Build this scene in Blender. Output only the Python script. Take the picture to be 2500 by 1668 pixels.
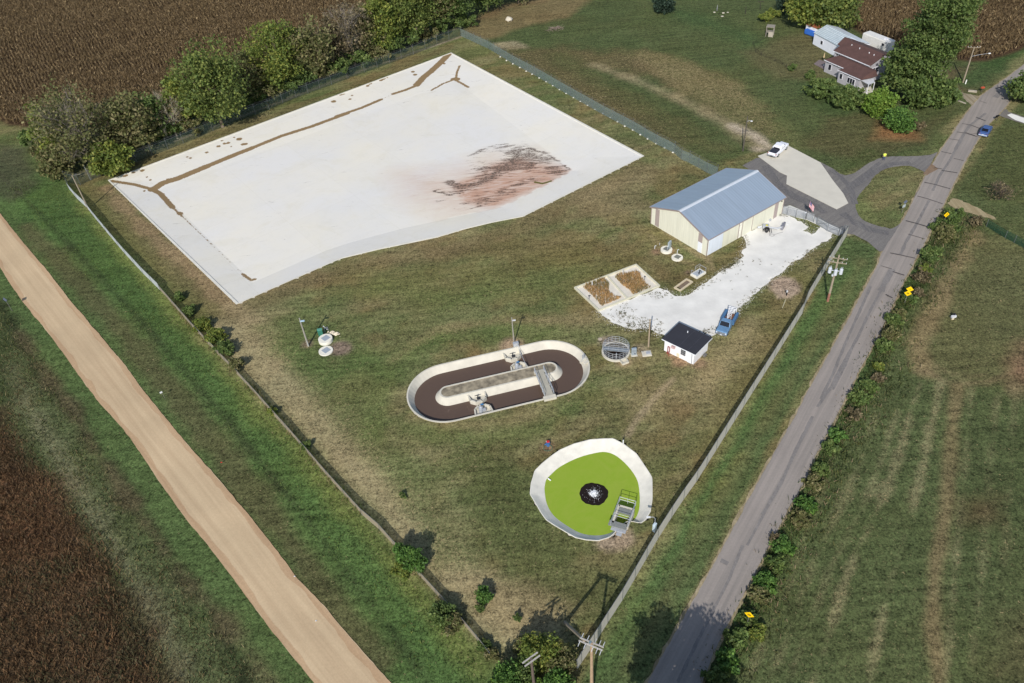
import bpy, bmesh, math, random
import numpy as np
from mathutils import Vector, Matrix, geometry
from mathutils.bvhtree import BVHTree
R = math.radians
for o in list(bpy.data.objects): bpy.data.objects.remove(o)
scene = bpy.context.scene
COL = scene.collection

# ------------------------------------------------------------------ camera
F, PITCH, ROLL, CH = 1944.0, R(41.75), R(-5.25), 85.0
_f = np.array([0, math.cos(PITCH), -math.sin(PITCH)]); _r = np.array([1.0, 0, 0]); _u = np.cross(_r, _f)
RT = _r*math.cos(ROLL) + _u*math.sin(ROLL); UP = -_r*math.sin(ROLL) + _u*math.cos(ROLL); FW = _f
cam = bpy.data.objects.new('camera', bpy.data.cameras.new('camera')); COL.objects.link(cam)
cam.data.sensor_width = 36; cam.data.lens = F/2500*36; cam.data.clip_end = 6000; cam.data.clip_start = 1
m = Matrix.Identity(4)
for i in range(3):
    m[i][0] = RT[i]; m[i][1] = UP[i]; m[i][2] = -FW[i]
m[2][3] = CH
cam.matrix_world = m
scene.camera = cam
scene.render.resolution_x, scene.render.resolution_y = 1024, 683
# ------------------------------------------------------------------ light
SUN_EL, SUN_AZ = R(37), R(15.5)      # shadows fall towards azimuth 15 deg east of +y
world = bpy.data.worlds.new('World'); scene.world = world; world.use_nodes = True
wn = world.node_tree.nodes; wl = world.node_tree.links
sky = wn.new('ShaderNodeTexSky'); sky.sky_type = 'NISHITA'; sky.sun_disc = False
sky.sun_elevation = SUN_EL; sky.sun_rotation = R(180) + SUN_AZ
bg = wn['Background']; bg.inputs[1].default_value = 0.115; wl.new(sky.outputs[0], bg.inputs[0])
sd = bpy.data.lights.new('sun', 'SUN'); sd.energy = 4.1; sd.angle = R(0.5); sd.color = (1.0, 0.955, 0.90)
sun = bpy.data.objects.new('sun', sd); COL.objects.link(sun)
sun.rotation_euler = Vector((math.sin(SUN_AZ)*math.cos(SUN_EL), math.cos(SUN_AZ)*math.cos(SUN_EL), -math.sin(SUN_EL))).to_track_quat('-Z', 'Y').to_euler()
sun.location = (-40, -60, 150)
scene.view_settings.view_transform = 'Standard'; scene.view_settings.look = 'None'
scene.view_settings.exposure = 0.0; scene.view_settings.gamma = 1.0

# ------------------------------------------------------------------ helpers
def G(px, py, z=0.0):                # a pixel of the 2500 px photograph -> the point at height z it shows
    d = (px-1250)*RT - (py-834)*UP + F*FW
    t = (z-CH)/d[2]
    return (d[0]*t, d[1]*t, z)
def proj(P):
    P = np.asarray(P, float); v = P - np.array([0, 0, CH]); w = v@FW
    return 1250 + F*(v@RT)/w, 834 - F*(v@UP)/w
def height(b, t):                    # height of a vertical thing from its foot and top pixels
    g = np.array(G(*b)); zs = np.linspace(0, 30, 1501)
    pts = g[None, :] + zs[:, None]*np.array([0, 0, 1.0]); x, y = proj(pts)
    return float(zs[np.argmin((x-t[0])**2 + (y-t[1])**2)])
def reg(ox, oy, s): return lambda x, y, z=0.0: G(ox+x*s, oy+y*s, z)
D = reg(0, 0, 2500/2350)             # the overview
A1 = reg(0, 0, 850/2350); A2 = reg(800, 0, 850/2350); A3 = reg(1650, 0, 850/2350); A4 = reg(1500, 380, 650/2350)
A5 = reg(1350, 600, 650/2350); A6 = reg(950, 780, 650/2350)
B1 = reg(1250, 1020, 450/2138); B2 = reg(1900, 0, 400/2091); B3 = reg(2050, 200, 450/1568); B4 = reg(1550, 1250, 650/2350)
B5 = reg(900, 1250, 650/2350); B6 = reg(0, 400, 850/2350); B7 = reg(0, 960, 950/2104)
C1 = reg(1200, 1480, 350/2350); C2 = reg(1980, 580, 150/1307); C3 = reg(1450, 800, 310/2350); C4 = reg(1480, 1180, 140/1372)
C7 = reg(1840, 480, 250/2350); C8 = reg(700, 760, 180/2350); E1 = reg(1700, 0, 300/2350); E2 = reg(2150, 480, 350/1829)
E3 = reg(1780, 600, 200/1960); E4 = reg(1580, 560, 180/2016); E5 = reg(2300, 90, 200/1254); E6 = reg(1130, 780, 200/2240)
E7 = reg(1130, 900, 300/2350); E8 = reg(0, 650, 420/1882); F1 = reg(1850, 700, 650/1699); F3 = reg(1400, 640, 220/2350)
def PX(ox, oy, s): return lambda x, y: (ox+x*s, oy+y*s)

def lin(c):
    return tuple((v/255/12.92 if v/255 <= .04045 else ((v/255+.055)/1.055)**2.4) for v in c)
def alb(r, g, b, k=1.0): return tuple(v*k for v in lin((r, g, b)))
rng = np.random.default_rng(7); random.seed(7)

def hashn(ix, iy, s):
    h = (ix.astype(np.int64)*374761393 + iy.astype(np.int64)*668265263 + s*1442695041) & 0x7fffffff
    h = ((h ^ (h >> 13))*1274126177) & 0x7fffffff
    return ((h ^ (h >> 16)) & 0xffff)/65535.0
def vnoise(x, y, sc, s=0):
    x = x/sc; y = y/sc; ix = np.floor(x); iy = np.floor(y); fx = x-ix; fy = y-iy
    fx = fx*fx*(3-2*fx); fy = fy*fy*(3-2*fy)
    a = hashn(ix, iy, s); b = hashn(ix+1, iy, s); c = hashn(ix, iy+1, s); d = hashn(ix+1, iy+1, s)
    return (a*(1-fx)+b*fx)*(1-fy) + (c*(1-fx)+d*fx)*fy
def fbm(x, y, sc, s=0, o=4):
    t = 0; a = .5; n = 0
    for i in range(o):
        t = t + a*vnoise(x, y, sc/2**i, s+i*17); n += a; a *= .55
    return t/n

def seg_dist(X, Y, pts, closed=False):
    d = np.full(X.shape, 1e9)
    P = [p[:2] for p in pts]
    if closed: P = P + [P[0]]
    for (ax, ay), (bx, by) in zip(P[:-1], P[1:]):
        vx, vy = bx-ax, by-ay; L = vx*vx+vy*vy+1e-9
        t = np.clip(((X-ax)*vx+(Y-ay)*vy)/L, 0, 1)
        d = np.minimum(d, np.hypot(X-ax-t*vx, Y-ay-t*vy))
    return d
def inside(X, Y, pts):
    c = np.zeros(X.shape, bool); P = [p[:2] for p in pts]; n = len(P)
    for i in range(n):
        x1, y1 = P[i]; x2, y2 = P[(i+1) % n]
        if y1 == y2: continue
        c ^= ((y1 > Y) != (y2 > Y)) & (X < (x2-x1)*(Y-y1)/(y2-y1)+x1)
    return c
def sdist(X, Y, pts):
    d = seg_dist(X, Y, pts, True); return np.where(inside(X, Y, pts), d, -d)
def nearest_on(X, Y, pts):
    P = [p[:2] for p in pts]; P = P + [P[0]]
    bd = np.full(X.shape, 1e9); bx_ = X.copy(); by_ = Y.copy()
    for (ax, ay), (bx, by) in zip(P[:-1], P[1:]):
        vx, vy = bx-ax, by-ay; L = vx*vx+vy*vy+1e-9
        t = np.clip(((X-ax)*vx+(Y-ay)*vy)/L, 0, 1); qx = ax+t*vx; qy = ay+t*vy
        d = np.hypot(X-qx, Y-qy); k = d < bd
        bd = np.where(k, d, bd); bx_ = np.where(k, qx, bx_); by_ = np.where(k, qy, by_)
    return bd, bx_, by_
def smooth(pts, n=6, closed=True):
    P = [np.array(p[:2], float) for p in pts]; N = len(P); out = []
    rg = range(N) if closed else range(N-1)
    for i in rg:
        if closed: p0, p1, p2, p3 = P[i-1], P[i], P[(i+1) % N], P[(i+2) % N]
        else: p0, p1, p2, p3 = P[max(i-1, 0)], P[i], P[i+1], P[min(i+2, N-1)]
        for k in range(n):
            t = k/n
            out.append(tuple(.5*((2*p1)+(-p0+p2)*t+(2*p0-5*p1+4*p2-p3)*t*t+(-p0+3*p1-3*p2+p3)*t**3)))
    if not closed: out.append(tuple(P[-1]))
    return out
def resample(pts, step, closed=True, amp=0.0, sc=1.5, seed=1):
    P = [p[:2] for p in pts]
    if closed: P = P + [P[0]]
    out = []
    for (ax, ay), (bx, by) in zip(P[:-1], P[1:]):
        L = math.hypot(bx-ax, by-ay); k = max(1, int(L/step))
        for i in range(k): out.append((ax+(bx-ax)*i/k, ay+(by-ay)*i/k))
    if not closed: out.append(P[-1])
    if amp:
        a = np.array(out); nx = fbm(a[:, 0], a[:, 1], sc, seed)-.5; ny = fbm(a[:, 0], a[:, 1], sc, seed+50)-.5
        a[:, 0] += nx*2*amp; a[:, 1] += ny*2*amp; out = [tuple(v) for v in a]
    return out

# ------------------------------------------------------------------ materials
MATS = {}
def node_mat(name):
    m = bpy.data.materials.new(name); m.use_nodes = True; nt = m.node_tree
    return m, nt.nodes, nt.links, nt.nodes['Principled BSDF']
def mat(name, c, rough=.7, metal=0.0, var=.18, sc=1.5, bump=0.0, spec=.5, alpha=None):
    if name in MATS: return MATS[name]
    m, N, L, b = node_mat(name)
    b.inputs['Roughness'].default_value = rough; b.inputs['Metallic'].default_value = metal
    b.inputs['Specular IOR Level'].default_value = spec
    tc = N.new('ShaderNodeTexCoord'); nz = N.new('ShaderNodeTexNoise'); nz.inputs['Scale'].default_value = sc; nz.inputs['Detail'].default_value = 6
    L.new(tc.outputs['Object'], nz.inputs['Vector'])
    rp = N.new('ShaderNodeValToRGB'); rp.color_ramp.elements[0].position = .3; rp.color_ramp.elements[1].position = .7
    rp.color_ramp.elements[0].color = tuple(v*(1-var) for v in c)+(1,); rp.color_ramp.elements[1].color = tuple(min(1, v*(1+var)) for v in c)+(1,)
    L.new(nz.outputs[0], rp.inputs[0]); L.new(rp.outputs[0], b.inputs['Base Color'])
    if bump:
        bp = N.new('ShaderNodeBump'); bp.inputs['Strength'].default_value = bump; bp.inputs['Distance'].default_value = .05
        n2 = N.new('ShaderNodeTexNoise'); n2.inputs['Scale'].default_value = sc*6; L.new(tc.outputs['Object'], n2.inputs['Vector'])
        L.new(n2.outputs[0], bp.inputs['Height']); L.new(bp.outputs[0], b.inputs['Normal'])
    MATS[name] = m; return m
def leaf_mat(name='leaf', trans=.36):
    if name in MATS: return MATS[name]
    m, N, L, b = node_mat(name)
    at = N.new('ShaderNodeVertexColor'); at.layer_name = 'Col'
    b.inputs['Roughness'].default_value = .6; b.inputs['Specular IOR Level'].default_value = .25
    L.new(at.outputs[0], b.inputs['Base Color'])
    tr = N.new('ShaderNodeBsdfTranslucent'); L.new(at.outputs[0], tr.inputs[0])
    mx = N.new('ShaderNodeMixShader'); mx.inputs[0].default_value = trans
    L.new(b.outputs[0], mx.inputs[1]); L.new(tr.outputs[0], mx.inputs[2]); L.new(mx.outputs[0], N['Material Output'].inputs[0])
    MATS[name] = m; return m
def mesh_mat(name, c, opacity, rough=.5, metal=.3, stripe=None):      # woven wire seen through
    if name in MATS: return MATS[name]
    m, N, L, b = node_mat(name)
    b.inputs['Base Color'].default_value = (*c, 1); b.inputs['Roughness'].default_value = rough; b.inputs['Metallic'].default_value = metal
    tr = N.new('ShaderNodeBsdfTransparent'); mx = N.new('ShaderNodeMixShader')
    tc = N.new('ShaderNodeTexCoord'); nz = N.new('ShaderNodeTexNoise'); nz.inputs['Scale'].default_value = 1.3; nz.inputs['Detail'].default_value = 5
    L.new(tc.outputs['Object'], nz.inputs['Vector'])
    mr = N.new('ShaderNodeMapRange'); mr.inputs[3].default_value = opacity-.04; mr.inputs[4].default_value = opacity+.04
    mr.inputs[1].default_value = .3; mr.inputs[2].default_value = .7
    L.new(nz.outputs[0], mr.inputs[0]); L.new(mr.outputs[0], mx.inputs[0]); L.new(tr.outputs[0], mx.inputs[1]); L.new(b.outputs[0], mx.inputs[2])
    L.new(mx.outputs[0], N['Material Output'].inputs[0]); MATS[name] = m; return m

# ------------------------------------------------------------------ object builders
def tag(o, label=None, cat=None, group=None, kind=None):
    if label: o['label'] = label
    if cat: o['category'] = cat
    if group: o['group'] = group
    if kind: o['kind'] = kind
    return o
def thing(name, label, cat, loc=(0, 0, 0), rz=0.0, group=None):
    o = bpy.data.objects.new(name, None); COL.objects.link(o); o.empty_display_size = .5
    o.location = loc; o.rotation_euler = (0, 0, rz)
    return tag(o, label, cat, group)
def np_mesh(name, V, Fq, colors=None, corners=4):
    me = bpy.data.meshes.new(name); V = np.asarray(V, np.float32); Fq = np.asarray(Fq, np.int32)
    me.vertices.add(len(V)); me.vertices.foreach_set('co', V.ravel())
    me.loops.add(Fq.size); me.loops.foreach_set('vertex_index', Fq.ravel())
    me.polygons.add(len(Fq)); me.polygons.foreach_set('loop_start', np.arange(len(Fq), dtype=np.int32)*corners)
    me.polygons.foreach_set('loop_total', np.full(len(Fq), corners, np.int32))
    me.update(calc_edges=True)
    if colors is not None:      # per vertex
        ca = me.color_attributes.new('Col', 'FLOAT_COLOR', 'POINT')
        c = np.ones((len(V), 4), np.float32); c[:, :colors.shape[1]] = colors
        ca.data.foreach_set('color', c.ravel())
    return me
def link(name, me, m=None, parent=None):
    o = bpy.data.objects.new(name, me); COL.objects.link(o)
    if m is not None: me.materials.append(m)
    if parent is not None: o.parent = parent
    return o
class MB:
    def __init__(s): s.v = []; s.f = []
    def add(s, vs, fs):
        k = len(s.v); s.v += [tuple(map(float, q)) for q in vs]; s.f += [tuple(k+i for i in f) for f in fs]; return s
    def box(s, c, size, rz=0.0, tilt=None):
        cx, cy, cz = c; a, b, h = [q/2 for q in size]; co, si = math.cos(rz), math.sin(rz)
        P = [(x, y, z) for z in (-h, h) for x, y in ((-a, -b), (a, -b), (a, b), (-a, b))]
        if tilt is not None: P = [tuple(tilt @ Vector(p)) for p in P]
        P = [(cx+x*co-y*si, cy+x*si+y*co, cz+z) for x, y, z in P]
        return s.add(P, [(3, 2, 1, 0), (4, 5, 6, 7), (0, 1, 5, 4), (1, 2, 6, 5), (2, 3, 7, 6), (3, 0, 4, 7)])
    def cyl(s, p0, p1, r0, r1=None, n=10, cap=True):
        r1 = r0 if r1 is None else r1
        p0 = Vector(p0); p1 = Vector(p1); d = (p1-p0)
        if d.length < 1e-6: return s
        d.normalize(); a = d.orthogonal().normalized(); b = d.cross(a)
        V = []
        for p, r in ((p0, r0), (p1, r1)):
            for i in range(n):
                t = 2*math.pi*i/n; V.append(tuple(p+a*math.cos(t)*r+b*math.sin(t)*r))
        Fs = [(i, (i+1) % n, n+(i+1) % n, n+i) for i in range(n)]
        if cap: Fs += [tuple(range(n-1, -1, -1)), tuple(range(n, 2*n))]
        return s.add(V, Fs)
    def tube(s, pts, r, n=6, closed=False):
        P = list(pts)+([pts[0]] if closed else [])
        for a, b in zip(P[:-1], P[1:]): s.cyl(a, b, r, r, n)
        return s
    def prism(s, pts, z0, z1):       # closed outline, vertical sides; z1 may be a list
        n = len(pts); zt = z1 if isinstance(z1, (list, tuple)) else [z1]*n
        V = [(p[0], p[1], z0) for p in pts]+[(p[0], p[1], z) for p, z in zip(pts, zt)]
        s.add(V, [tuple(range(n, 2*n))]+[(i, (i+1) % n, n+(i+1) % n, n+i) for i in range(n)]+[tuple(range(n-1, -1, -1))])
        return s
    def slab(s, pts, t=.1):          # any planar polygon of 3-D points thickened downwards
        n = len(pts); V = [tuple(p) for p in pts]+[(p[0], p[1], p[2]-t) for p in pts]
        return s.add(V, [tuple(range(n)), tuple(range(2*n-1, n-1, -1))]+[(n+i, n+(i+1) % n, (i+1) % n, i) for i in range(n)])
    def ring(s, c, r0, r1, z0, z1, n=40, a0=0, a1=2*math.pi):
        full = abs(a1-a0-2*math.pi) < 1e-6; k = n if full else n+1
        V = []
        for i in range(k):
            t = a0+(a1-a0)*i/n; co, si = math.cos(t), math.sin(t)
            for r, z in ((r0, z0), (r1, z0), (r1, z1), (r0, z1)): V.append((c[0]+r*co, c[1]+r*si, z))
        Fs = []
        for i in range(n):
            a = i*4; b = ((i+1) % k)*4
            for j in range(4): Fs.append((a+j, b+j, b+(j+1) % 4, a+(j+1) % 4))
        return s.add(V, Fs)
    def build(s, name, m, parent=None, world=True, bevel=0.0, smooth_=False):
        me = bpy.data.meshes.new(name); off = Vector((0, 0, 0))
        if parent is not None and world:
            p = parent; inv = Matrix.Identity(4)
            ch = []
            while p is not None: ch.append(p); p = p.parent
            for q in reversed(ch): inv = inv @ (Matrix.Translation(q.location) @ q.rotation_euler.to_matrix().to_4x4())
            inv = inv.inverted(); vs = [tuple(inv @ Vector(v)) for v in s.v]
        else: vs = s.v
        me.from_pydata(vs, [], s.f); me.update()
        bm = bmesh.new(); bm.from_mesh(me); bmesh.ops.recalc_face_normals(bm, faces=bm.faces[:])
        if bevel: bmesh.ops.bevel(bm, geom=bm.edges[:], offset=bevel, segments=2, affect='EDGES')
        bm.to_mesh(me); bm.free()
        if smooth_: me.polygons.foreach_set('use_smooth', [True]*len(me.polygons))
        return link(name, me, m, parent)
def copy_tree(o, parent=None):
    c = o.copy(); COL.objects.link(c); c.parent = parent
    for ch in list(o.children): copy_tree(ch, c)
    return c
def poly_sheet(name, outer, holes, z, m, top=None):
    loops = [[Vector((p[0], p[1], 0)) for p in outer]]+[[Vector((p[0], p[1], 0)) for p in h] for h in holes]
    tris = geometry.tessellate_polygon(loops); V = [(v.x, v.y, z) for l in loops for v in l]
    me = bpy.data.meshes.new(name); me.from_pydata(V, [], [tuple(t) for t in tris]); me.update()
    bm = bmesh.new(); bm.from_mesh(me); bmesh.ops.recalc_face_normals(bm, faces=bm.faces[:])
    if sum(f.normal.z for f in bm.faces) < 0: bmesh.ops.reverse_faces(bm, faces=bm.faces[:])
    bm.to_mesh(me); bm.free()
    return link(name, me, m)

# ================================================================== GROUND
# outlines (world metres)
RIM = [G(*p) for p in [(266,441),(1101,130),(1570,382),(1274,529),(1200,543),(1136,558),(1064,579),(925,608),(832,631),(580,742)]]
BZ = -.65
FLOOR = [G(*p, BZ) for p in [(388,464),(1113,197),(1398,417),(1342,447),(1227,505),(1107,531),(975,560),(850,594),(796,612),(617,690)]]
DCL, DCR = np.array([-10.3, 85.2]), np.array([5.3, 88.35]); DA = math.atan2(*(DCR-DCL)[::-1])
def stadium(r, n=24):
    out = []
    for i in range(n+1):
        t = DA-math.pi/2+math.pi*i/n; out.append((DCR[0]+r*math.cos(t), DCR[1]+r*math.sin(t)))
    for i in range(n+1):
        t = DA+math.pi/2+math.pi*i/n; out.append((DCL[0]+r*math.cos(t), DCL[1]+r*math.sin(t)))
    return out
b1 = [(215,890),(228,760),(270,620),(360,530),(460,450),(560,380),(720,310),(900,262),(1040,252),(1170,248),(1290,310),(1440,425),(1590,650),(1618,700),(1622,830),(1620,960),(1600,1090),(1540,1190),(1490,1222)]
b2 = [(1400,1205),(1340,1200),(1270,1240),(1215,1300),(1180,1345),(1130,1385),(1000,1425),(860,1415),(740,1390),(600,1310),(480,1240),(400,1185),(340,1100),(240,930)]
PRIM = [B1(*p) for p in b1+b2]
PZ = -.75
wt = [(380,850),(384,780),(400,720),(450,665),(560,570),(760,470),(950,415),(1080,400),(1200,440),(1330,550),(1440,700),(1475,850),(1475,1050),(1420,1180),(1330,1215),(1240,1270),(1180,1310),(1130,1340),(1000,1365),(840,1350),(700,1290),(500,1150),(410,1010)]
PWAT = [B1(*p, PZ) for p in wt]
TANK = (15.95, 90.45)
HOLES = [RIM, stadium(6.0), PRIM, [(TANK[0]+2.0*math.cos(t*math.pi/12), TANK[1]+2.0*math.sin(t*math.pi/12)) for t in range(24)]]

GX0, GX1, GY0, GY1, GS = -200.0, 190.0, 22.0, 345.0, .65
gx = np.arange(GX0, GX1+.01, GS); gy = np.arange(GY0, GY1+.01, GS)
X, Y = np.meshgrid(gx, gy); nx_, ny_ = len(gx), len(gy)
X = X.ravel(); Y = Y.ravel(); Z = (fbm(X, Y, 14, 3)-.5)*.10
base = np.array(alb(110, 107, 68)); n1 = fbm(X, Y, 9, 11); n2 = fbm(X, Y, 28, 21); n3 = fbm(X, Y, 3.2, 31)
C = np.empty((len(X), 3)); C[:] = base
def blend(mask, col):
    global C
    C = C*(1-mask[:, None]) + np.array(col)[None, :]*mask[:, None]
def ss(v, a, b):
    t = np.clip((v-a)/(b-a), 0, 1); return t*t*(3-2*t)
blend(ss(n2, .42, .66)*.55, alb(84, 96, 50)); blend(ss(n1, .52, .75)*.55, alb(118, 106, 70)); blend(ss(fbm(X, Y, 6, 41), .55, .8)*.5, alb(112, 88, 52))
def streaks(ang, wdt, s): u = X*math.cos(ang)+Y*math.sin(ang)+(fbm(X, Y, 25, s)-.5)*9; v = -X*math.sin(ang)+Y*math.cos(ang)+(fbm(X, Y, 22, s+3)-.5)*7; return fbm(u*.06, v, wdt, s+5, 3)
m1 = streaks(.42, 2.4, 130); m2 = streaks(-.95, 2.2, 150); wsel = ss(X+.75*(Y-60), -38, -18)
blend(ss(m1*wsel+m2*(1-wsel), .5, .66)*.4, alb(128, 120, 82)); blend(ss(.5-(m1*wsel+m2*(1-wsel)), -.02, .14)*.5, alb(84, 92, 52))
blend(ss(fbm(X, Y, 16, 171), .56, .7)*.45, alb(80, 98, 52)); blend(ss(fbm(X, Y, 11, 181), .6, .75)*.45, alb(116, 94, 60))
DRY = np.clip(.25+.5*(n1-.5), 0, 1)      # amount of straw flecks
ROUGH = np.zeros(len(X))                 # amount of dark weeds
def paint(pts, col, a=1.0, w=None, soft=2.0, rough_edge=1.5, dry=None, rough=None):
    """a meadow patch: outline (w None) or a strip of half width w, in metres on the ground"""
    global C, DRY, ROUGH
    P = np.array([p[:2] for p in pts]); pad = (w or 0)+soft+rough_edge+2
    k = (X > P[:, 0].min()-pad) & (X < P[:, 0].max()+pad) & (Y > P[:, 1].min()-pad) & (Y < P[:, 1].max()+pad)
    x, y = X[k], Y[k]
    d = sdist(x, y, pts) if w is None else w-seg_dist(x, y, pts)
    d = d + (fbm(x, y, 5, 77)-.5)*2*rough_edge
    mk = np.clip(d/soft+.5, 0, 1)*a
    if col is not None: C[k] = C[k]*(1-mk[:, None])+np.array(col)[None]*mk[:, None]
    if dry is not None: DRY[k] = DRY[k]*(1-mk)+dry*mk
    if rough is not None: ROUGH[k] = ROUGH[k]*(1-mk)+rough*mk
def Ds(*p, z=0.0): return [D(a, b) for a, b in p]
# --- outside the fence, west side verge and the far side of the dirt road
paint(Ds((-500,250),(150,410),(380,680),(560,860),(800,1130),(1000,1360),(1180,1600),(1500,2300),(-900,2300),(-900,600)), alb(76,94,50), soft=1.5, rough_edge=.8, dry=.05, rough=.2)
paint(Ds((20,430),(200,590),(420,830),(640,1080),(840,1320),(1010,1560),(1100,1700)), alb(76,102,50), .8, w=4.2, soft=4, dry=.08)
paint(Ds((0,330),(120,440),(300,620),(480,800)), alb(66,88,42), .6, w=5, soft=4)
paint(Ds((170,440),(330,640),(520,850),(720,1080),(900,1290),(1090,1530)), alb(104,112,54), .7, w=1.3, soft=2, dry=.5)
paint(Ds((60,520),(250,720),(440,950),(640,1210),(860,1520)), alb(82,78,50), .75, w=2.0, soft=2, dry=.3)
paint(Ds((0,400),(160,560),(320,730),(520,960),(700,1190),(900,1450),(1000,1600)), alb(52,62,36), .7, w=.5, soft=.9, rough_edge=.5)
paint(Ds((30,430),(190,600),(350,770),(540,990),(720,1210)), alb(56,64,38), .6, w=.25, soft=.6, rough_edge=.4)
paint(Ds((0,330),(60,340),(90,420),(30,470),(-40,440)), alb(70,66,50), .7, soft=3)
# west of the dirt road
paint(Ds((-60,640),(60,760),(160,930),(260,1120),(420,1330),(600,1560),(700,1700),(-400,1700),(-400,640)), alb(76,84,50), .9, dry=.2, rough=.5)
paint(Ds((0,830),(110,960),(200,1130),(330,1330),(450,1540),(520,1640)), alb(88,96,60), .55, w=2.4, soft=3, dry=.3, rough=.6)
paint(Ds((20,850),(110,1010),(220,1190),(320,1350),(420,1540)), alb(136,126,100), .38, w=1.0, soft=2.2, rough_edge=1.6, dry=.9)
paint(Ds((0,700),(80,840),(180,960),(300,1150),(400,1290),(500,1420),(560,1568)), alb(46,54,32), .8, w=.9, soft=1.2, rough=.9)
paint(Ds((40,760),(150,920),(280,1130),(370,1250),(470,1380),(620,1560)), alb(98,86,60), .6, w=.8, soft=1.4, dry=.5)
paint(Ds((-40,720),(0,760),(60,900),(0,940),(-80,900)), alb(58,72,40), .6, soft=3)
paint(Ds((-400,900),(0,955),(60,1040),(140,1130),(210,1230),(270,1330),(330,1440),(380,1568),(420,1700),(-400,1700)), alb(88,70,50), .95, soft=3.5, rough_edge=3, dry=.05, rough=1.0)
paint(Ds((-50,1080),(60,1090),(130,1200),(150,1290),(60,1300),(-50,1280)), alb(122,86,58), .6, soft=5, rough_edge=3)
# --- inside: worn and mown patterns
paint(Ds((165,420),(250,430),(545,700),(620,780),(600,800),(440,700),(330,600)), alb(104,96,60), .8, soft=1)
paint(Ds((245,430),(330,520),(430,610),(540,705)), alb(126,106,76), .85, w=1.5, soft=1.6, dry=.8)
paint(Ds((180,430),(300,560),(400,660),(520,790)), alb(92,92,50), .7, w=1.2, soft=1.5)
paint(Ds((540,705),(600,760),(640,830)), alb(146,128,94), .7, w=2.0, soft=2.5, dry=.9)
paint(Ds((500,760),(620,860),(760,1010),(900,1160),(1060,1330),(1180,1440),(1250,1440)), alb(144,132,96), .8, w=3.0, soft=3.2, rough_edge=1.3, dry=.9)
paint(Ds((640,800),(800,960),(950,1120),(1060,1210)), alb(126,116,80), .4, w=1.6, soft=2.4, dry=.8)
paint(Ds((540,720),(700,650),(850,600),(1000,580),(1200,520),(1330,450),(1480,385)), alb(108,94,64), .6, w=2.2, soft=2.2, dry=.8)
paint(Ds((1330,420),(1500,400),(1480,480),(1300,510)), alb(122,108,76), .6, soft=3, dry=.8)
paint(Ds((580,750),(700,720),(830,790),(900,840),(870,960),(960,1080),(1040,1220),(1120,1300),(1000,1300),(880,1100),(760,960),(660,830)), alb(80,94,48), .6, soft=3)
paint(Ds((640,800),(760,860),(830,830),(900,870)), alb(74,96,46), .5, w=2, soft=3)
paint(Ds((900,830),(1000,760),(1150,735),(1300,735),(1390,735)), alb(120,108,72), .6, w=1.0, soft=1.5, dry=.9)
paint(Ds((860,990),(900,840),(1000,780),(1150,760),(1350,770)), alb(84,100,50), .5, w=1.8, soft=2)
paint(Ds((930,985),(1100,1010),(1250,975),(1370,900)), alb(80,98,48), .6, w=1.4, soft=2)
paint(Ds((780,590),(900,620),(1100,600),(1350,560),(1500,600),(1300,680),(1000,700),(760,660)), alb(102,98,54), .5, soft=6)
paint(Ds((870,660),(1050,690),(1250,650),(1320,620)), alb(88,102,52), .5, w=2, soft=4)
paint(Ds((1060,1060),(1180,1010),(1220,1180),(1330,1290),(1450,1300),(1420,1420),(1250,1400),(1120,1260)), alb(78,84,46), .75, soft=4)
paint(Ds((1370,880),(1560,880),(1620,840),(1650,900),(1500,960),(1480,1000)), alb(134,120,82), .55, soft=3, rough_edge=2.5, dry=1.0)
paint(Ds((1650,780),(1720,740),(1750,790),(1660,860),(1600,880)), alb(138,124,86), .6, soft=3, rough_edge=2.5, dry=1.0)
paint(Ds((1310,900),(1400,900),(1480,980),(1540,1000),(1500,1060)), alb(98,90,54), .5, soft=4)
paint(Ds((1545,870),(1500,915),(1460,965),(1440,1000)), alb(144,128,96), .9, w=.5, soft=.6, rough_edge=.3)
paint(Ds((1600,1100),(1680,920),(1760,800),(1830,640)), alb(104,94,54), .5, w=1.5, soft=3)
paint(Ds((1480,1150),(1540,1080),(1530,1200),(1500,1230)), alb(98,84,48), .6, soft=3)
paint(Ds((1060,1330),(1180,1330),(1330,1400),(1240,1450),(1140,1440)), alb(130,114,80), .6, soft=3, dry=.9)
paint(Ds((1500,500),(1560,560),(1620,590),(1640,620),(1560,600),(1490,540)), alb(132,116,84), .7, w=.7, soft=1, dry=1)
paint(Ds((1480,590),(1600,640),(1560,660),(1480,620)), alb(94,78,50), .5, soft=3)
# bare soil rings
for p, r, c in [((1800,660),2.4,(150,132,112)),((1175,795),1.9,(150,128,102)),((780,800),1.8,(124,106,92)),((705,790),.8,(120,100,84)),((1395,783),1.5,(142,126,108)),((1470,805),1.3,(140,126,98)),((1545,815),1.0,(132,108,80)),((1560,832),1.3,(140,112,84)),((1600,835),1.2,(140,116,88)),
                ((1430,830),1.3,(140,122,92)),((1505,578),1.1,(132,106,80)),((1535,575),1.3,(132,106,80)),((1580,625),.9,(118,98,80)),((1425,1235),1.7,(150,132,108)),((1390,1245),1.1,(148,132,110)),((1940,535),1.1,(170,158,132)),((1255,1025),1.0,(128,102,78)),((2075,312),2.0,(140,92,58)),((2050,310),1.2,(130,98,66)),((575,642),.1,(90,80,60))]:
    q = D(*p); paint([(q[0], q[1]), (q[0]+.01, q[1])], alb(*c), .9, w=r, soft=.9, rough_edge=.7)
paint([A4(1390,1170), A4(1480,1080), A4(1560,1090), A4(1630,1200), A4(1560,1270), A4(1440,1270)], alb(156,138,118), .9, soft=.7, rough_edge=.6, dry=.3)
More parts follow.
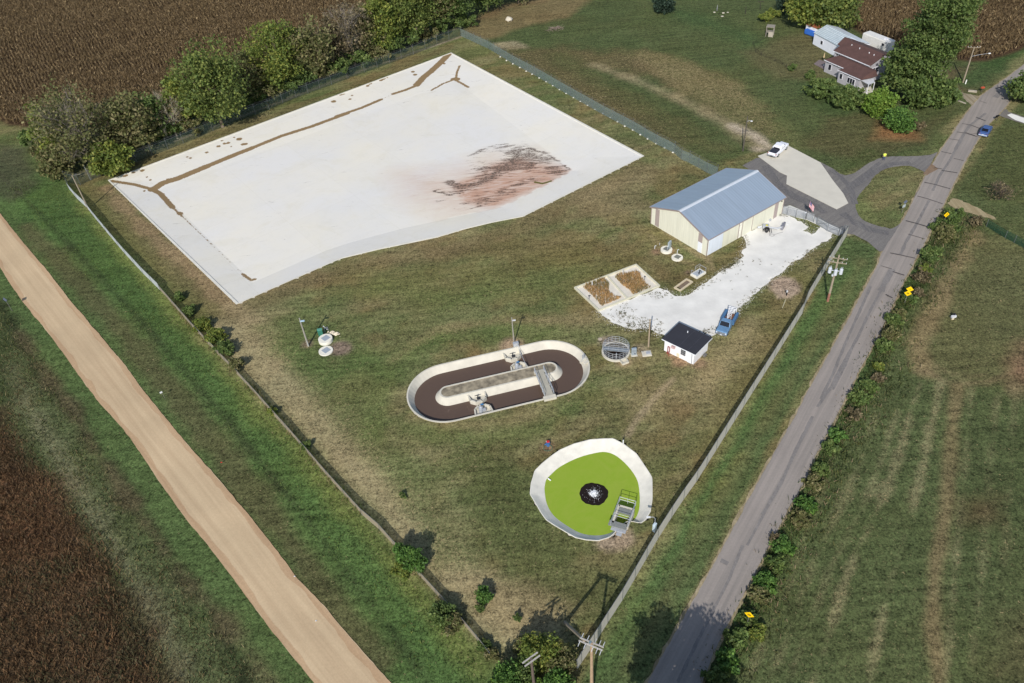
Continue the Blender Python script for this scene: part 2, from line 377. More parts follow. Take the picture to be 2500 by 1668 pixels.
# --- between the east fence and the paved road
paint(Ds((1330,1560),(1420,1440),(1640,1090),(1800,820),(1935,540),(2020,570),(1960,700),(1830,900),(1650,1250),(1480,1568),(1400,1900),(1250,1900)), alb(76,92,52), .95, soft=.8, rough_edge=.4, dry=.08)
paint(Ds((1370,1540),(1500,1330),(1700,1000),(1860,740),(1960,620)), alb(74,100,52), .7, w=1.3, soft=2.2, rough_edge=1)
paint(Ds((1440,1540),(1600,1230),(1770,940),(1900,730),(1980,600)), alb(108,98,62), .45, w=.7, soft=2, rough_edge=1, dry=.3)
paint(Ds((1400,1500),(1560,1260),(1700,1040)), alb(100,100,54), .5, w=.4, soft=1.2)
# --- north-east meadow and yard
paint(Ds((1060,70),(1640,380),(1740,350),(1900,400),(2120,350),(2350,110),(2600,-100),(2350,-60),(1250,-60)), alb(70,82,46), .9, soft=2, dry=.12)
paint(Ds((1060,75),(1110,40),(1250,0),(1400,-30),(1300,40),(1180,70),(1110,95)), alb(116,100,66), .8, soft=3, dry=.3)
paint(Ds((1080,50),(1160,15),(1240,0)), alb(112,92,62), .8, w=2.5, soft=3)
paint(Ds((1120,100),(1190,92),(1210,110),(1140,112)), alb(150,138,108), .7, soft=2, dry=.5)
paint(Ds((1130,120),(1300,110),(1460,120),(1640,170),(1760,260),(1780,320),(1640,260),(1500,180),(1350,160),(1500,240),(1640,340),(1560,340),(1350,230),(1200,150)), alb(88,72,46), .6, soft=5, rough_edge=4, dry=1.0)
paint(Ds((1480,110),(1600,150),(1700,200),(1760,260),(1700,240),(1560,200),(1450,150)), alb(92,76,50), .7, soft=4, rough_edge=3, dry=1.0)
paint(Ds((1430,110),(1560,130),(1700,180),(1800,280),(1860,330),(1820,350),(1700,300),(1600,230)), alb(98,100,58), .45, soft=5, dry=.8)
paint(Ds((1360,150),(1450,180),(1560,230),(1660,280),(1740,335)), alb(148,134,100), .62, w=1.2, soft=3, rough_edge=1.5, dry=.6)
paint(Ds((1680,290),(1730,310),(1770,340),(1740,345)), alb(182,166,144), .8, w=.8, soft=2, rough_edge=1.4)
paint(Ds((1280,130),(1400,200),(1520,270),(1620,350)), alb(74,84,46), .5, w=3, soft=4, dry=.3)
paint(Ds((1560,30),(1700,80),(1820,150),(1900,230),(1980,290)), alb(60,84,46), .55, w=4, soft=6, dry=.05)
paint(Ds((1880,60),(1700,120),(1780,180),(1900,190),(1900,120)), alb(100,90,60), .6, soft=4, dry=.2)
paint(Ds((1840,340),(1900,270),(2000,260),(2080,300),(2200,240),(2120,330),(1980,370)), alb(80,78,48), .8, soft=3, dry=.35)
paint(Ds((1900,400),(1940,395),(1960,370),(2000,350)), alb(66,78,40), .7, w=1, soft=2)
paint(Ds((2160,160),(2240,150),(2290,160),(2240,210),(2190,220)), alb(92,80,56), .7, soft=3)
paint(Ds((2220,190),(2300,130),(2400,60)), alb(58,82,42), .8, w=3, soft=3)
paint(Ds((2020,280),(2100,290),(2110,320),(2000,320)), alb(146,96,60), .5, soft=3, rough_edge=1)
# --- east side field
paint(Ds((2380,200),(2290,290),(2220,400),(2120,560),(1900,950),(1750,1240),(1540,1640),(1500,2300),(3300,2300),(3300,200)), alb(76,86,50), .95, soft=1, rough_edge=.5, dry=.2)
paint(Ds((2280,290),(2250,360),(2210,440),(2400,480),(2400,280)), alb(74,80,44), .8, soft=3)
paint(Ds((2230,560),(2170,640),(2090,790),(2110,850),(2200,880),(2400,880),(2400,570),(2290,540)), alb(90,90,56), .8, soft=2, dry=.3)
paint(Ds((2235,535),(2180,640),(2130,730),(2105,800),(2120,850)), alb(134,116,82), .6, w=1.3, soft=1.5)
paint(Ds((2120,850),(2180,880),(2260,880),(2340,850)), alb(134,116,84), .5, w=.35, soft=.8, rough_edge=.2)
paint(Ds((2130,830),(2190,862),(2260,862)), alb(126,112,80), .4, w=.2, soft=.6, rough_edge=.2)
paint(Ds((2350,780),(2310,820),(2330,900),(2400,880)), alb(126,96,74), .7, soft=3)
paint(Ds((2195,890),(2185,1000),(2175,1150),(2145,1300),(2140,1440),(2160,1600)), alb(118,102,70), .75, w=.8, soft=1.0, rough_edge=.6, dry=.4)
paint(Ds((2130,570),(2060,700),(1990,830),(1900,1010),(1780,1280),(1640,1540)), alb(70,90,46), .8, w=1.8, soft=2.5, rough=.5)
for x0, x1, w_, a_ in [(2110,1860,.32,.75),(2160,1990,.3,.7),(2060,1800,.25,.5),(2010,1760,.25,.45),(2230,2170,.25,.5),(2290,2230,.25,.45),(2330,2290,.2,.4),(1950,1720,.3,.5)]:
    y0 = 900 if x0 > 2100 else 960
    pts = [D(x0+(x1-x0)*t, y0+(1568-y0)*t+20*math.sin(t*9+x0)) for t in np.linspace(0, 1, 8)]
    paint(pts, alb(138,128,92), a_*.75, w=w_*.6, soft=.7, rough_edge=1.3, dry=1.0)
    q = [(p[0]+1.1, p[1]) for p in pts]; paint(q, alb(62,76,42), .3, w=.6, soft=1.4, rough_edge=.8)
paint(Ds((2200,1000),(2400,950),(2400,1300),(2230,1250)), alb(66,76,44), .5, soft=5, rough_edge=4)
paint(Ds((2215,1150),(2290,1140),(2300,1190),(2220,1200)), alb(90,70,48), .6, soft=3)
paint(Ds((2300,1400),(2400,1380),(2400,1568),(2250,1568)), alb(84,74,48), .5, soft=4)
# --- under the corn and the tree row
CORNW = [A1(-900,-700), A1(3200,-700), A1(2600,-60), A1(2200,150), A1(1750,420), A1(1200,560), A1(820,640), A1(560,700), A1(330,870), A1(60,850), A1(-60,780), A1(-500,560)]
CORNE = [A3(1085,-300), A3(1090,60), A3(1075,130), A3(1170,175), A3(1260,235), A3(1440,290), A3(1700,350), A3(1790,395), A3(1990,420), A3(2100,415), A3(2250,370), A3(2360,320), A3(2900,60), A3(2500,-400)]
for P_ in (CORNW, CORNE): paint(P_, alb(72, 56, 40), 1, soft=1.5, rough_edge=.5, dry=.2)
paint(Ds((60,330),(170,400),(600,260),(1060,60),(1200,-20),(1050,-40),(600,120),(120,260)), alb(62,72,38), .85, soft=3, rough=.5)
# fence line gravel strip behind the north fence
paint(Ds((165,410),(330,350),(600,250),(850,155),(1055,85)), alb(134,122,104), .75, w=.5, soft=.8, rough_edge=.4)
paint(Ds((180,425),(340,370),(620,268),(870,172),(1030,108)), alb(100,92,58), .7, w=1.5, soft=1)
# field tone variation
lum = C.mean(1, keepdims=True); C = (C*.9+lum*.1)*1.12; C *= (1+.35*(fbm(X, Y, 2.2, 61)-.5))[:, None]; C *= (1+.3*(n3-.5))[:, None]
# snap the sheet to the pits
Xs, Ys, Zs = X.copy(), Y.copy(), Z.copy(); holemask = np.zeros(len(X), bool)
for Hh in HOLES:
    P = np.array([p[:2] for p in Hh]); pad = 3
    k = np.where((X > P[:, 0].min()-pad) & (X < P[:, 0].max()+pad) & (Y > P[:, 1].min()-pad) & (Y < P[:, 1].max()+pad))[0]
    d, qx, qy = nearest_on(X[k], Y[k], Hh); ins = inside(X[k], Y[k], Hh)
    sn = d < .36
    Xs[k[sn]] = qx[sn]; Ys[k[sn]] = qy[sn]; Zs[k[sn]] = 0
    Zs[k[~sn & (d < 2.5) & ~ins]] *= .3
    holemask[k[ins & ~sn]] = True
idx = np.arange(nx_*ny_).reshape(ny_, nx_)
Q = np.stack([idx[:-1, :-1].ravel(), idx[:-1, 1:].ravel(), idx[1:, 1:].ravel(), idx[1:, :-1].ravel()], 1)
Q = Q[~holemask[Q].any(1)]
# outer skirt to the horizon
V = np.stack([Xs, Ys, Zs], 1)
BX = 2500
ext = np.array([(-BX, -BX, 0), (BX, -BX, 0), (BX, BX, 0), (-BX, BX, 0)], float); cr = [idx[0, 0], idx[0, -1], idx[-1, -1], idx[-1, 0]]
for c in cr: V[c, 2] = 0
k0 = len(V); V = np.vstack([V, ext])
def edge_fan(line, a, b):
    out = []
    for i in range(len(line)-1): out.append((line[i], line[i+1], a, a))
    return out
ringq = [(cr[0], cr[1], k0+1, k0), (cr[1], cr[2], k0+2, k0+1), (cr[2], cr[3], k0+3, k0+2), (cr[3], cr[0], k0, k0+3)]
for li in (idx[0, :], idx[-1, :], idx[:, 0], idx[:, -1]): V[li, 2] = 0
Q = np.vstack([Q, np.array(ringq)[:, ::-1]])
Ca = np.ones((len(V), 4)); Ca[:k0, :3] = np.clip(C, .004, 1); Ca[k0:, :3] = alb(84, 84, 50); Ca[:k0, 3] = np.clip(DRY, 0, 1); Ca[k0:, 3] = .2
gm = np_mesh('ground', V, Q)
ca = gm.color_attributes.new('Col', 'FLOAT_COLOR', 'POINT'); ca.data.foreach_set('color', Ca.astype(np.float32).ravel())
ra = gm.attributes.new('weeds', 'FLOAT', 'POINT'); rr = np.zeros(len(V), np.float32); rr[:k0] = ROUGH; ra.data.foreach_set('value', rr)
m_, N, L, b = node_mat('meadow')
at = N.new('ShaderNodeVertexColor'); at.layer_name = 'Col'; wa = N.new('ShaderNodeAttribute'); wa.attribute_name = 'weeds'
tc = N.new('ShaderNodeTexCoord')
def noise(sc, det=5, rough=.6, dist=0.0):
    n = N.new('ShaderNodeTexNoise'); n.inputs['Scale'].default_value = sc; n.inputs['Detail'].default_value = det; n.inputs['Roughness'].default_value = rough
    n.inputs['Distortion'].default_value = dist; L.new(tc.outputs['Object'], n.inputs['Vector']); return n
def math_(op, a, b=None, clamp=False):
    n = N.new('ShaderNodeMath'); n.operation = op; n.use_clamp = clamp
    for i, v in enumerate((a, b)):
        if v is None: continue
        if isinstance(v, (int, float)): n.inputs[i].default_value = v
        else: L.new(v, n.inputs[i])
    return n.outputs[0]
def mixc(fac, a, b, mode='MIX'):
    n = N.new('ShaderNodeMix'); n.data_type = 'RGBA'; n.blend_type = mode
    if isinstance(fac, (int, float)): n.inputs[0].default_value = fac
    else: L.new(fac, n.inputs[0])
    for i, v in ((6, a), (7, b)):
        if isinstance(v, tuple): n.inputs[i].default_value = (*v, 1)
        else: L.new(v, n.inputs[i])
    return n.outputs[2]
na = noise(1.1, 8, .75); nb = noise(3.4, 6, .75, .6); nc = noise(.05, 3)
v1 = math_('MULTIPLY', math_('SUBTRACT', na.outputs[0], .5), 3.0); v2 = math_('MULTIPLY', math_('SUBTRACT', nb.outputs[0], .5), 4.6)
def mown(rot, s):
    mp = N.new('ShaderNodeMapping'); mp.inputs['Rotation'].default_value = (0, 0, rot); mp.inputs['Scale'].default_value = (.045, 1, 1); L.new(tc.outputs['Object'], mp.inputs[0]); n = noise(s, 5, .7); L.new(mp.outputs[0], n.inputs['Vector']); return n
mw1 = mown(-.42, 1.1); mw2 = mown(.95, .9); sel = math_('MULTIPLY', math_('SUBTRACT', nc.outputs[0], .44), 9, True)
mwx = N.new('ShaderNodeMix'); L.new(sel, mwx.inputs[0]); L.new(mw1.outputs[0], mwx.inputs[2]); L.new(mw2.outputs[0], mwx.inputs[3])
v3 = math_('MULTIPLY', math_('SUBTRACT', mwx.outputs[0], .5), 1.7)
vv = math_('ADD', math_('ADD', 1.05, v3), math_('ADD', v1, v2))
vv = math_('MAXIMUM', vv, .25)
gr = N.new('ShaderNodeCombineColor'); [L.new(vv, gr.inputs[i]) for i in range(3)]
c1 = mixc(1.0, at.outputs['Color'], gr.outputs[0], 'MULTIPLY')
hs = mixc(math_('MULTIPLY', math_('SUBTRACT', nc.outputs[0], .42), 2.2, True), c1, mixc(1.0, c1, (1.08, .97, .9), 'MULTIPLY'))
# straw flecks where the meadow is dry
fl = noise(2.6, 3, .8, 1.2); thr = math_('SUBTRACT', .655, math_('MULTIPLY', at.outputs['Alpha'], .16))
ff = math_('MULTIPLY', math_('SUBTRACT', fl.outputs[0], thr), 12, True)
fl2 = noise(1.1, 4, .75, .8); f2 = math_('MULTIPLY', math_('MULTIPLY', math_('SUBTRACT', fl2.outputs[0], .54), 9, True), math_('MULTIPLY', math_('SUBTRACT', at.outputs['Alpha'], .6), 2.5, True)); ff = math_('MULTIPLY', math_('MAXIMUM', ff, f2), .75)
c2 = mixc(ff, hs, alb(178, 160, 118))
wd = noise(1.7, 5, .8, .5); wf = math_('MULTIPLY', math_('MULTIPLY', math_('SUBTRACT', wd.outputs[0], .5), 7, True), wa.outputs['Fac'])
c3 = mixc(math_('MULTIPLY', wf, .55), c2, mixc(1.0, c2, (.42, .45, .42), 'MULTIPLY'))
L.new(c3, b.inputs['Base Color']); b.inputs['Roughness'].default_value = .95; b.inputs['Specular IOR Level'].default_value = .1
bp = N.new('ShaderNodeBump'); bp.inputs['Strength'].default_value = .9; bp.inputs['Distance'].default_value = .16
hb = math_('ADD', nb.outputs[0], math_('MULTIPLY', wd.outputs[0], math_('ADD', wa.outputs['Fac'], .2)))
L.new(hb, bp.inputs['Height']); L.new(bp.outputs[0], b.inputs['Normal'])
ground = link('ground', gm, m_); tag(ground, kind='structure')
gm.polygons.foreach_set('use_smooth', [True]*len(gm.polygons))

# ================================================================== ROADS
ZR = .07
def road_mat(name, c, stain, var=.12, streak=None, crack=0.0, rot=0.0):
    m, N, L, b = node_mat(name)
    tc = N.new('ShaderNodeTexCoord'); mp = N.new('ShaderNodeMapping'); mp.inputs['Rotation'].default_value = (0, 0, rot); L.new(tc.outputs['Object'], mp.inputs[0])
    mp2 = N.new('ShaderNodeMapping'); mp2.inputs['Scale'].default_value = (1.4, .035, 1); L.new(mp.outputs[0], mp2.inputs[0])
    n1 = N.new('ShaderNodeTexNoise'); n1.inputs['Scale'].default_value = .9; n1.inputs['Detail'].default_value = 7; n1.inputs['Roughness'].default_value = .65; L.new(mp2.outputs[0], n1.inputs[0])
    n2 = N.new('ShaderNodeTexNoise'); n2.inputs['Scale'].default_value = 4; n2.inputs['Detail'].default_value = 8; n2.inputs['Roughness'].default_value = .8; L.new(tc.outputs['Object'], n2.inputs[0])
    n3 = N.new('ShaderNodeTexNoise'); n3.inputs['Scale'].default_value = .12; n3.inputs['Detail'].default_value = 4; L.new(tc.outputs['Object'], n3.inputs[0])
    rp = N.new('ShaderNodeValToRGB'); rp.color_ramp.elements[0].position = .32; rp.color_ramp.elements[1].position = .66
    rp.color_ramp.elements[0].color = (*stain, 1); rp.color_ramp.elements[1].color = (*c, 1); L.new(n1.outputs[0], rp.inputs[0])
    r2 = N.new('ShaderNodeMapRange'); r2.inputs[1].default_value = .3; r2.inputs[2].default_value = .7; r2.inputs[3].default_value = 1-var; r2.inputs[4].default_value = 1+var; L.new(n2.outputs[0], r2.inputs[0])
    r3 = N.new('ShaderNodeMapRange'); r3.inputs[1].default_value = .3; r3.inputs[2].default_value = .7; r3.inputs[3].default_value = .93; r3.inputs[4].default_value = 1.07; L.new(n3.outputs[0], r3.inputs[0])
    mu = N.new('ShaderNodeMath'); mu.operation = 'MULTIPLY'; L.new(r2.outputs[0], mu.inputs[0]); L.new(r3.outputs[0], mu.inputs[1])
    vm = N.new('ShaderNodeVectorMath'); vm.operation = 'SCALE'; L.new(rp.outputs[0], vm.inputs[0]); L.new(mu.outputs[0], vm.inputs['Scale'])
    L.new(vm.outputs[0], b.inputs['Base Color']); b.inputs['Roughness'].default_value = .9; b.inputs['Specular IOR Level'].default_value = .2
    bp = N.new('ShaderNodeBump'); bp.inputs['Strength'].default_value = .3; bp.inputs['Distance'].default_value = .03; L.new(n2.outputs[0], bp.inputs['Height']); L.new(bp.outputs[0], b.inputs['Normal'])
    return m
gl = [(0,653),(32.6,704),(70,755),(108.5,801),(163,874),(224,960),(272,1016),(316,1068),(384,1168),(451,1262),(542,1375),(655,1529),(767,1668)]
gr_ = [(0,521),(47,581),(108,653),(173,736),(253,830),(307,895),(355,960),(451,1077),(542,1181),(655,1317),(722,1407),(790,1479),(858,1560),(950,1664)]
GL = [G(*p) for p in gl]; GR = [G(*p) for p in gr_]
def ext_(P, d):
    a, b_ = np.array(P[0][:2]), np.array(P[1][:2]); e, f = np.array(P[-1][:2]), np.array(P[-2][:2])
    return [tuple(a+(a-b_)/np.linalg.norm(a-b_)*d)]+[tuple(p[:2]) for p in P]+[tuple(e+(e-f)/np.linalg.norm(e-f)*d)]
GL = ext_(GL, 60); GR = ext_(GR, 60)
dirt_out = resample(smooth(GL, 4, False), .5, False, .14, 2.0, 5)+resample(smooth(GR, 4, False), .5, False, .14, 2.0, 6)[::-1]
g_dir = np.array(GR[-3])-np.array(GR[2]); g_rot = math.atan2(g_dir[0], g_dir[1])
dirt = poly_sheet('dirt_road', dirt_out, [], ZR, road_mat('dirt', alb(200,177,143), alb(184,160,128), .1, rot=g_rot)); tag(dirt, kind='structure')
# reddish loose shoulders
sh_m = road_mat('dirt_edge', alb(190,162,128), alb(172,142,110), .15, rot=g_rot)
for nm, P_, s in (('left', GL, -1), ('right', GR, 1)):
    a = resample(smooth(P_, 4, False), .35, False, .16, 2.2, 15+s)
    bb = resample([(p[0]-s*.9, p[1]) for p in smooth(P_, 4, False)], .35, False, .45, 3.5, 25+s)
    tag(poly_sheet('road_shoulder', a+bb[::-1], [], ZR+.006, sh_m), kind='structure')
pl = [(2500,158),(2466,184),(2432,208),(2394,235),(2373,259),(2357,280),(2337,308),(2316,340),(2294,372),(2262,427),(2234,481),(2211,527),(2191,559),(2153,616),(2142,650),(2114,700),(2087,750),(2034,845),(1976,949),(1926,1044),(1869,1144),(1811,1250),(1771,1325),(1738,1388),(1688,1474),(1647,1549),(1580,1668)]
pr = [(2560,170),(2475,233),(2455,262),(2418,300),(2389,338),(2354,398),(2331,444),(2308,490),(2285,539),(2262,585),(2237,630),(2200,700),(2171,765),(2141,826),(2099,903),(2076,949),(2030,1040),(1991,1113),(1961,1182),(1930,1236),(1909,1275),(1879,1327),(1840,1407),(1799,1482),(1749,1582),(1713,1668)]
PL = ext_([G(*p) for p in pl], 70); PR = ext_([G(*p) for p in pr], 60)
p_dir = np.array(PL[-4])-np.array(PL[10]); p_rot = math.atan2(p_dir[0], p_dir[1])
pave = poly_sheet('paved_road', resample(PL, .5, False, .16, 1.0, 7)+resample(PR, .5, False, .16, 1.0, 8)[::-1], [], ZR, road_mat('paving', alb(156,147,139), alb(134,128,122), .1, rot=p_rot)); tag(pave, kind='structure')
edge_m = road_mat('road_edge_gravel', alb(168,154,124), alb(120,108,80), .3)
for P_, s in ((PL, -1), (PR, 1)):
    a = resample(P_, .5, False, .12, 1.0, 7 if s < 0 else 8); bb = resample([(p[0]+s*.35, p[1]) for p in P_], .5, False, .3, .9, 19)
    tag(poly_sheet('road_shoulder', a+bb[::-1], [], ZR-.012, edge_m), kind='structure')
# tar joints, tyre streaks: flat sheets 4 mm up
tar = road_mat('tar', alb(84,80,80), alb(72,70,70), .15)
def strip(pts, w, wob=.05, seed=1):
    P = resample(pts, .4, False, wob, .7, seed); a = np.array(P); t = np.gradient(a, axis=0); t /= np.linalg.norm(t, axis=1)[:, None]+1e-9
    n = np.stack([-t[:, 1], t[:, 0]], 1); ww = w*(.6+.8*fbm(a[:, 0], a[:, 1], 1.0, seed+3))[:, None]/2
    l = a+n*ww; r = a-n*ww; return l, r
def strips(name, items, m, z, kind='structure'):
    V = []; Fq = []
    for k, (pts, w) in enumerate(items):
        l, r = strip(pts, w, seed=k+1); o = len(V)
        for p, q in zip(l, r): V += [(p[0], p[1], z+.0012*k), (q[0], q[1], z+.0012*k)]
        for i in range(len(l)-1): Fq.append((o+2*i+1, o+2*i+3, o+2*i+2, o+2*i))
    me = np_mesh(name, V, Fq); return tag(link(name, me, m), kind=kind)
def rd(t, s):           # along the road (by row of the edge lists), s across 0..1
    i = int(t); f = t-i; a = np.array(PL[i])*(1-f)+np.array(PL[min(i+1, len(PL)-1)])*f
    bq = nearest_on(np.array([a[0]]), np.array([a[1]]), PR[:]+PR[::-1][1:-1]); c = np.array([bq[1][0], bq[2][0]])
    return tuple(a+(c-a)*s)
items = [([B3(1340,45), B3(1400,65), B3(1500,95)], .22), ([B3(1190,165), B3(1250,185)], .12), ([B3(1160,305), B3(1240,335)], .3), ([B3(1040,358), B3(1110,370), B3(1190,400)], .22), ([B3(995,430), B3(1070,440), B3(1160,468)], .2), ([B3(930,488), B3(1010,500)], .15),
         ([B3(865,597), B3(950,615)], .22), ([B3(970,655), B3(1055,675)], .2), ([B3(805,733), B3(870,745)], .2), ([B3(865,757), B3(1000,778)], .25), ([B3(720,858), B3(820,880), B3(940,915)], .24), ([B3(660,975), B3(750,1000), B3(875,1042)], .2), ([B3(560,1185), B3(640,1205), B3(760,1240)], .28), ([B3(580,1300), B3(720,1340)], .14), ([B3(430,1460), B3(530,1480), B3(640,1505)], .25),
         ([E2(150,965), E2(300,1010)], .3), ([E2(60,1255), E2(150,1300)], .25), ([E2(0,890), E2(140,930)], .15), ([B3(1060,430), B3(1170,470)], .15), ([B3(1170,440), B3(1110,450)], .1)]
strips('road_joints', items, tar, ZR+.03)
streak = road_mat('road_streaks', alb(134,129,125), alb(118,114,111), .25)
cl = [([B3(1370,95), B3(1320,135)], 1.2), ([B3(1240,270), B3(1110,370)], .5), ([B3(1110,370), B3(1060,440), B3(985,575)], .7), ([B3(985,575), B3(930,680), B3(850,800), B3(790,930)], .5), ([B3(760,1010), B3(650,1220), B3(560,1370), B3(520,1470)], .5),
      ([E2(150,930), E2(60,1090), E2(0,1210)], 1.0), ([F1(800,0), F1(720,150), F1(640,320), F1(540,500), F1(470,640), F1(380,770)], .42), ([F1(720,0), F1(640,180), F1(560,360), F1(480,560), F1(400,720)], .4), ([F1(620,350), F1(560,500), F1(480,660)], .3),
      ([F1(350,830), F1(250,1030), F1(150,1250), F1(30,1460)], .45), ([B4(950,300), B4(820,620), B4(650,950), B4(500,1250), B4(380,1500)], .35), ([B4(1150,0), B4(990,300)], .3), ([B4(800,430), B4(780,460)], 1.0)]
strips('road_streaks', cl, streak, ZR+.006)

# loop driveway, island, apron, yard
isl = smooth([B3(*p) for p in [(450,1245),(380,1240),(230,1195),(165,1140),(135,1060),(150,985),(230,890),(300,805),(370,750),(480,722),(590,718),(680,750),(725,790),(680,900),(600,1070),(540,1180)]], 5)
asp = [B3(835,598), B3(760,626), B3(620,636), B3(440,636), B3(330,655), B3(250,690), B3(180,740), B3(120,780), B3(50,797), B3(0,783), A3(1060,1140), A3(975,1095), A3(860,1100), A3(660,1050), A3(540,1070), A3(450,1120), A3(560,1180), A3(740,1340), A3(712,1420), C7(830,190), C7(1220,370), C7(1640,590), C7(2020,790), A4(2040,690), A4(2110,700), A4(2230,760), A4(2340,850), B3(360,1440), B3(420,1400), B3(560,1150), B3(700,850), B3(800,650)]
asph = poly_sheet('driveway', resample(asp, .4, True, .12, 1.0, 12), [resample(isl, .4, True, .15, 1.0, 13)], ZR-.006, road_mat('asphalt', alb(128,124,119), alb(106,103,101), .3, rot=.9)); tag(asph, kind='structure')
ds = [([B3(0,970), B3(150,870), B3(300,760), B3(440,700), B3(600,690)], 1.3), ([B3(60,900), B3(200,800), B3(340,690)], .8), ([B3(20,1120), B3(130,1200), B3(260,1260), B3(420,1290)], 1.4), ([A3(600,1120), A3(700,1260), A3(800,1330), A3(960,1400)], 1.6), ([A3(1050,1150), A3(1170,1250), A3(1210,1380)], 1.2), ([A3(860,1350), A3(1010,1440)], 1.5)]
strips('driveway_patches', ds, road_mat('old_asphalt', alb(98,96,97), alb(116,113,110), .45), ZR+.002)
apron = [A3(553,1056), A3(755,985), A3(975,1100), A3(1010,1150), A3(1060,1222), A3(1130,1310), A3(1163,1375), A3(1085,1416), A3(745,1245), A3(750,1188), A3(700,1165)]
conc_m = mat('apron_concrete', alb(203,198,184), .85, var=.05, sc=.5)
me_ = MB().prism(apron, -.1, ZR+.05); ap = me_.build('concrete_apron', conc_m); tag(ap, kind='structure')
gutter = MB().prism([C7(640,280), C7(660,268), C7(830,205), C7(1220,375), C7(1640,595), C7(2060,800), C7(2040,860), C7(1940,905), C7(1690,800), C7(1480,660), C7(1220,540), C7(960,480), C7(760,415), C7(625,398)], -.1, ZR+.02)
tag(gutter.build('concrete_strip', mat('strip_concrete', alb(204,203,196), .85, var=.07, sc=.8)), kind='structure')
yd = [A4(1125,712), A4(1215,662), A4(1330,592), A4(1462,518), C7(720,420), C7(940,500), C7(1000,560), C7(1120,580), C7(1200,640), C7(1235,700), C7(1210,750), C7(1160,800), C7(1270,850), C7(1320,880), C7(1400,840), C7(1440,770), C7(1540,705), C7(1680,800), C7(1780,850), C7(1790,940), C7(1700,1000), C7(1560,1060), C7(1480,1128), A4(1740,830), A4(1690,870), A4(1660,905), A4(1600,925), A4(1510,990), A4(1460,1050), A4(1380,1090), A4(1340,1140), A4(1260,1200), A4(1210,1245), A4(1150,1310), A4(1095,1350), A4(1085,1400), A5(1640,560), A5(1560,680), A5(1480,760), A5(1390,800), A5(1100,830), A5(985,800), A5(920,775), A5(850,735), A5(700,740), A5(600,715), A5(540,690), A5(500,650), A5(400,590), A5(430,560), A5(560,520), A5(750,450), A5(930,378), A5(1010,400), A5(1060,430), A5(1110,446), A5(1180,440), A5(1250,395), A5(1330,335), A5(1430,270), A5(1500,215), A5(1590,185), A5(1640,130), A5(1670,90), A4(1130,850), A4(1165,790), A4(1160,735)]
yard_m = mat('white_gravel', alb(221,219,212), .95, var=.1, sc=.35, bump=.6)
yard = poly_sheet('gravel_yard', resample(yd, .3, True, .45, 1.1, 33), [], .055, yard_m); tag(yard, kind='structure')
# side drives
dr1 = poly_sheet('side_drive', resample([E5(600,905), E5(540,905), E5(400,880), E5(200,820), E5(160,890), E5(330,950), E5(470,1062), E5(520,1010)], .4, True, .3, 1.0, 41), [], ZR-.02, road_mat('drive_gravel', alb(166,156,136), alb(120,108,84), .2)); tag(dr1, kind='structure')
dr2 = poly_sheet('side_drive', resample([E5(960,1080), E5(1020,1150), E5(1254,1230), E5(1700,1400), E5(1700,1520), E5(1254,1335), E5(1100,1290), E5(900,1215), E5(830,1200), E5(900,1130)], .4, True, .2, 1.0, 42), [], ZR-.02, road_mat('drive_asphalt', alb(128,122,114), alb(108,104,98), .12)); tag(dr2, kind='structure')
dr3 = poly_sheet('white_gravel_drive', resample([E5(990,1200), E5(1060,1180), E5(1254,1245), E5(1700,1410), E5(1700,1500), E5(1254,1325), E5(1120,1280)], .4, True, .15, 1.0, 43), [], ZR, yard_m); tag(dr3, kind='structure')
dr4 = poly_sheet('field_entrance', resample([E2(860,90), E2(920,20), E2(1040,60), E2(1150,110), E2(1300,180), E2(1420,240), E2(1480,300), E2(1330,270), E2(1200,225), E2(1080,195), E2(960,150)], .3, True, .5, .9, 44), [], ZR-.02, road_mat('entrance_gravel', alb(172,158,126), alb(138,122,90), .2)); tag(dr4, kind='structure')
tg = smooth([(p[0], p[1]) for p in [B3(0,0)]], 1)
ptch = poly_sheet('soil_patch', resample([B3(700,790), B3(780,700), B3(840,740), B3(740,800), B3(735,790)], .4, True, .2, 1, 45), [], ZR-.004+.012, road_mat('soil', alb(138,118,98), alb(120,100,80), .2)); tag(ptch, kind='structure')

# ================================================================== BASIN
def cdt(outer, rings, pts):
    V = [Vector(p[:2]) for p in outer]; E_ = [(i, (i+1) % len(outer)) for i in range(len(outer))]
    for rg in rings:
        k = len(V); V += [Vector(p[:2]) for p in rg]; E_ += [(k+i, k+(i+1) % len(rg)) for i in range(len(rg))]
    V += [Vector(p) for p in pts]
    r = geometry.delaunay_2d_cdt(V, E_, [], 1, 1e-4); return np.array([tuple(v) for v in r[0]]), [f for f in r[2]]
def depth_pit(X, Y, rim, floor, z):
    do = seg_dist(X, Y, rim, True); di = seg_dist(X, Y, floor, True); ins = inside(X, Y, floor)
    t = np.where(ins, 1.0, do/(do+di+1e-6)); return t*z
rimr = resample(RIM, .7); flr = resample(FLOOR, .7)
ar = np.array([p[:2] for p in RIM]); xs = np.arange(ar[:, 0].min(), ar[:, 0].max(), .36); ys = np.arange(ar[:, 1].min(), ar[:, 1].max(), .36)
PXg, PYg = [q.ravel() for q in np.meshgrid(xs, ys)]
k = inside(PXg, PYg, RIM) & (seg_dist(PXg, PYg, RIM, True) > .3) & (seg_dist(PXg, PYg, FLOOR, True) > .3)
V2, F2 = cdt(rimr, [flr], list(zip(PXg[k], PYg[k])))
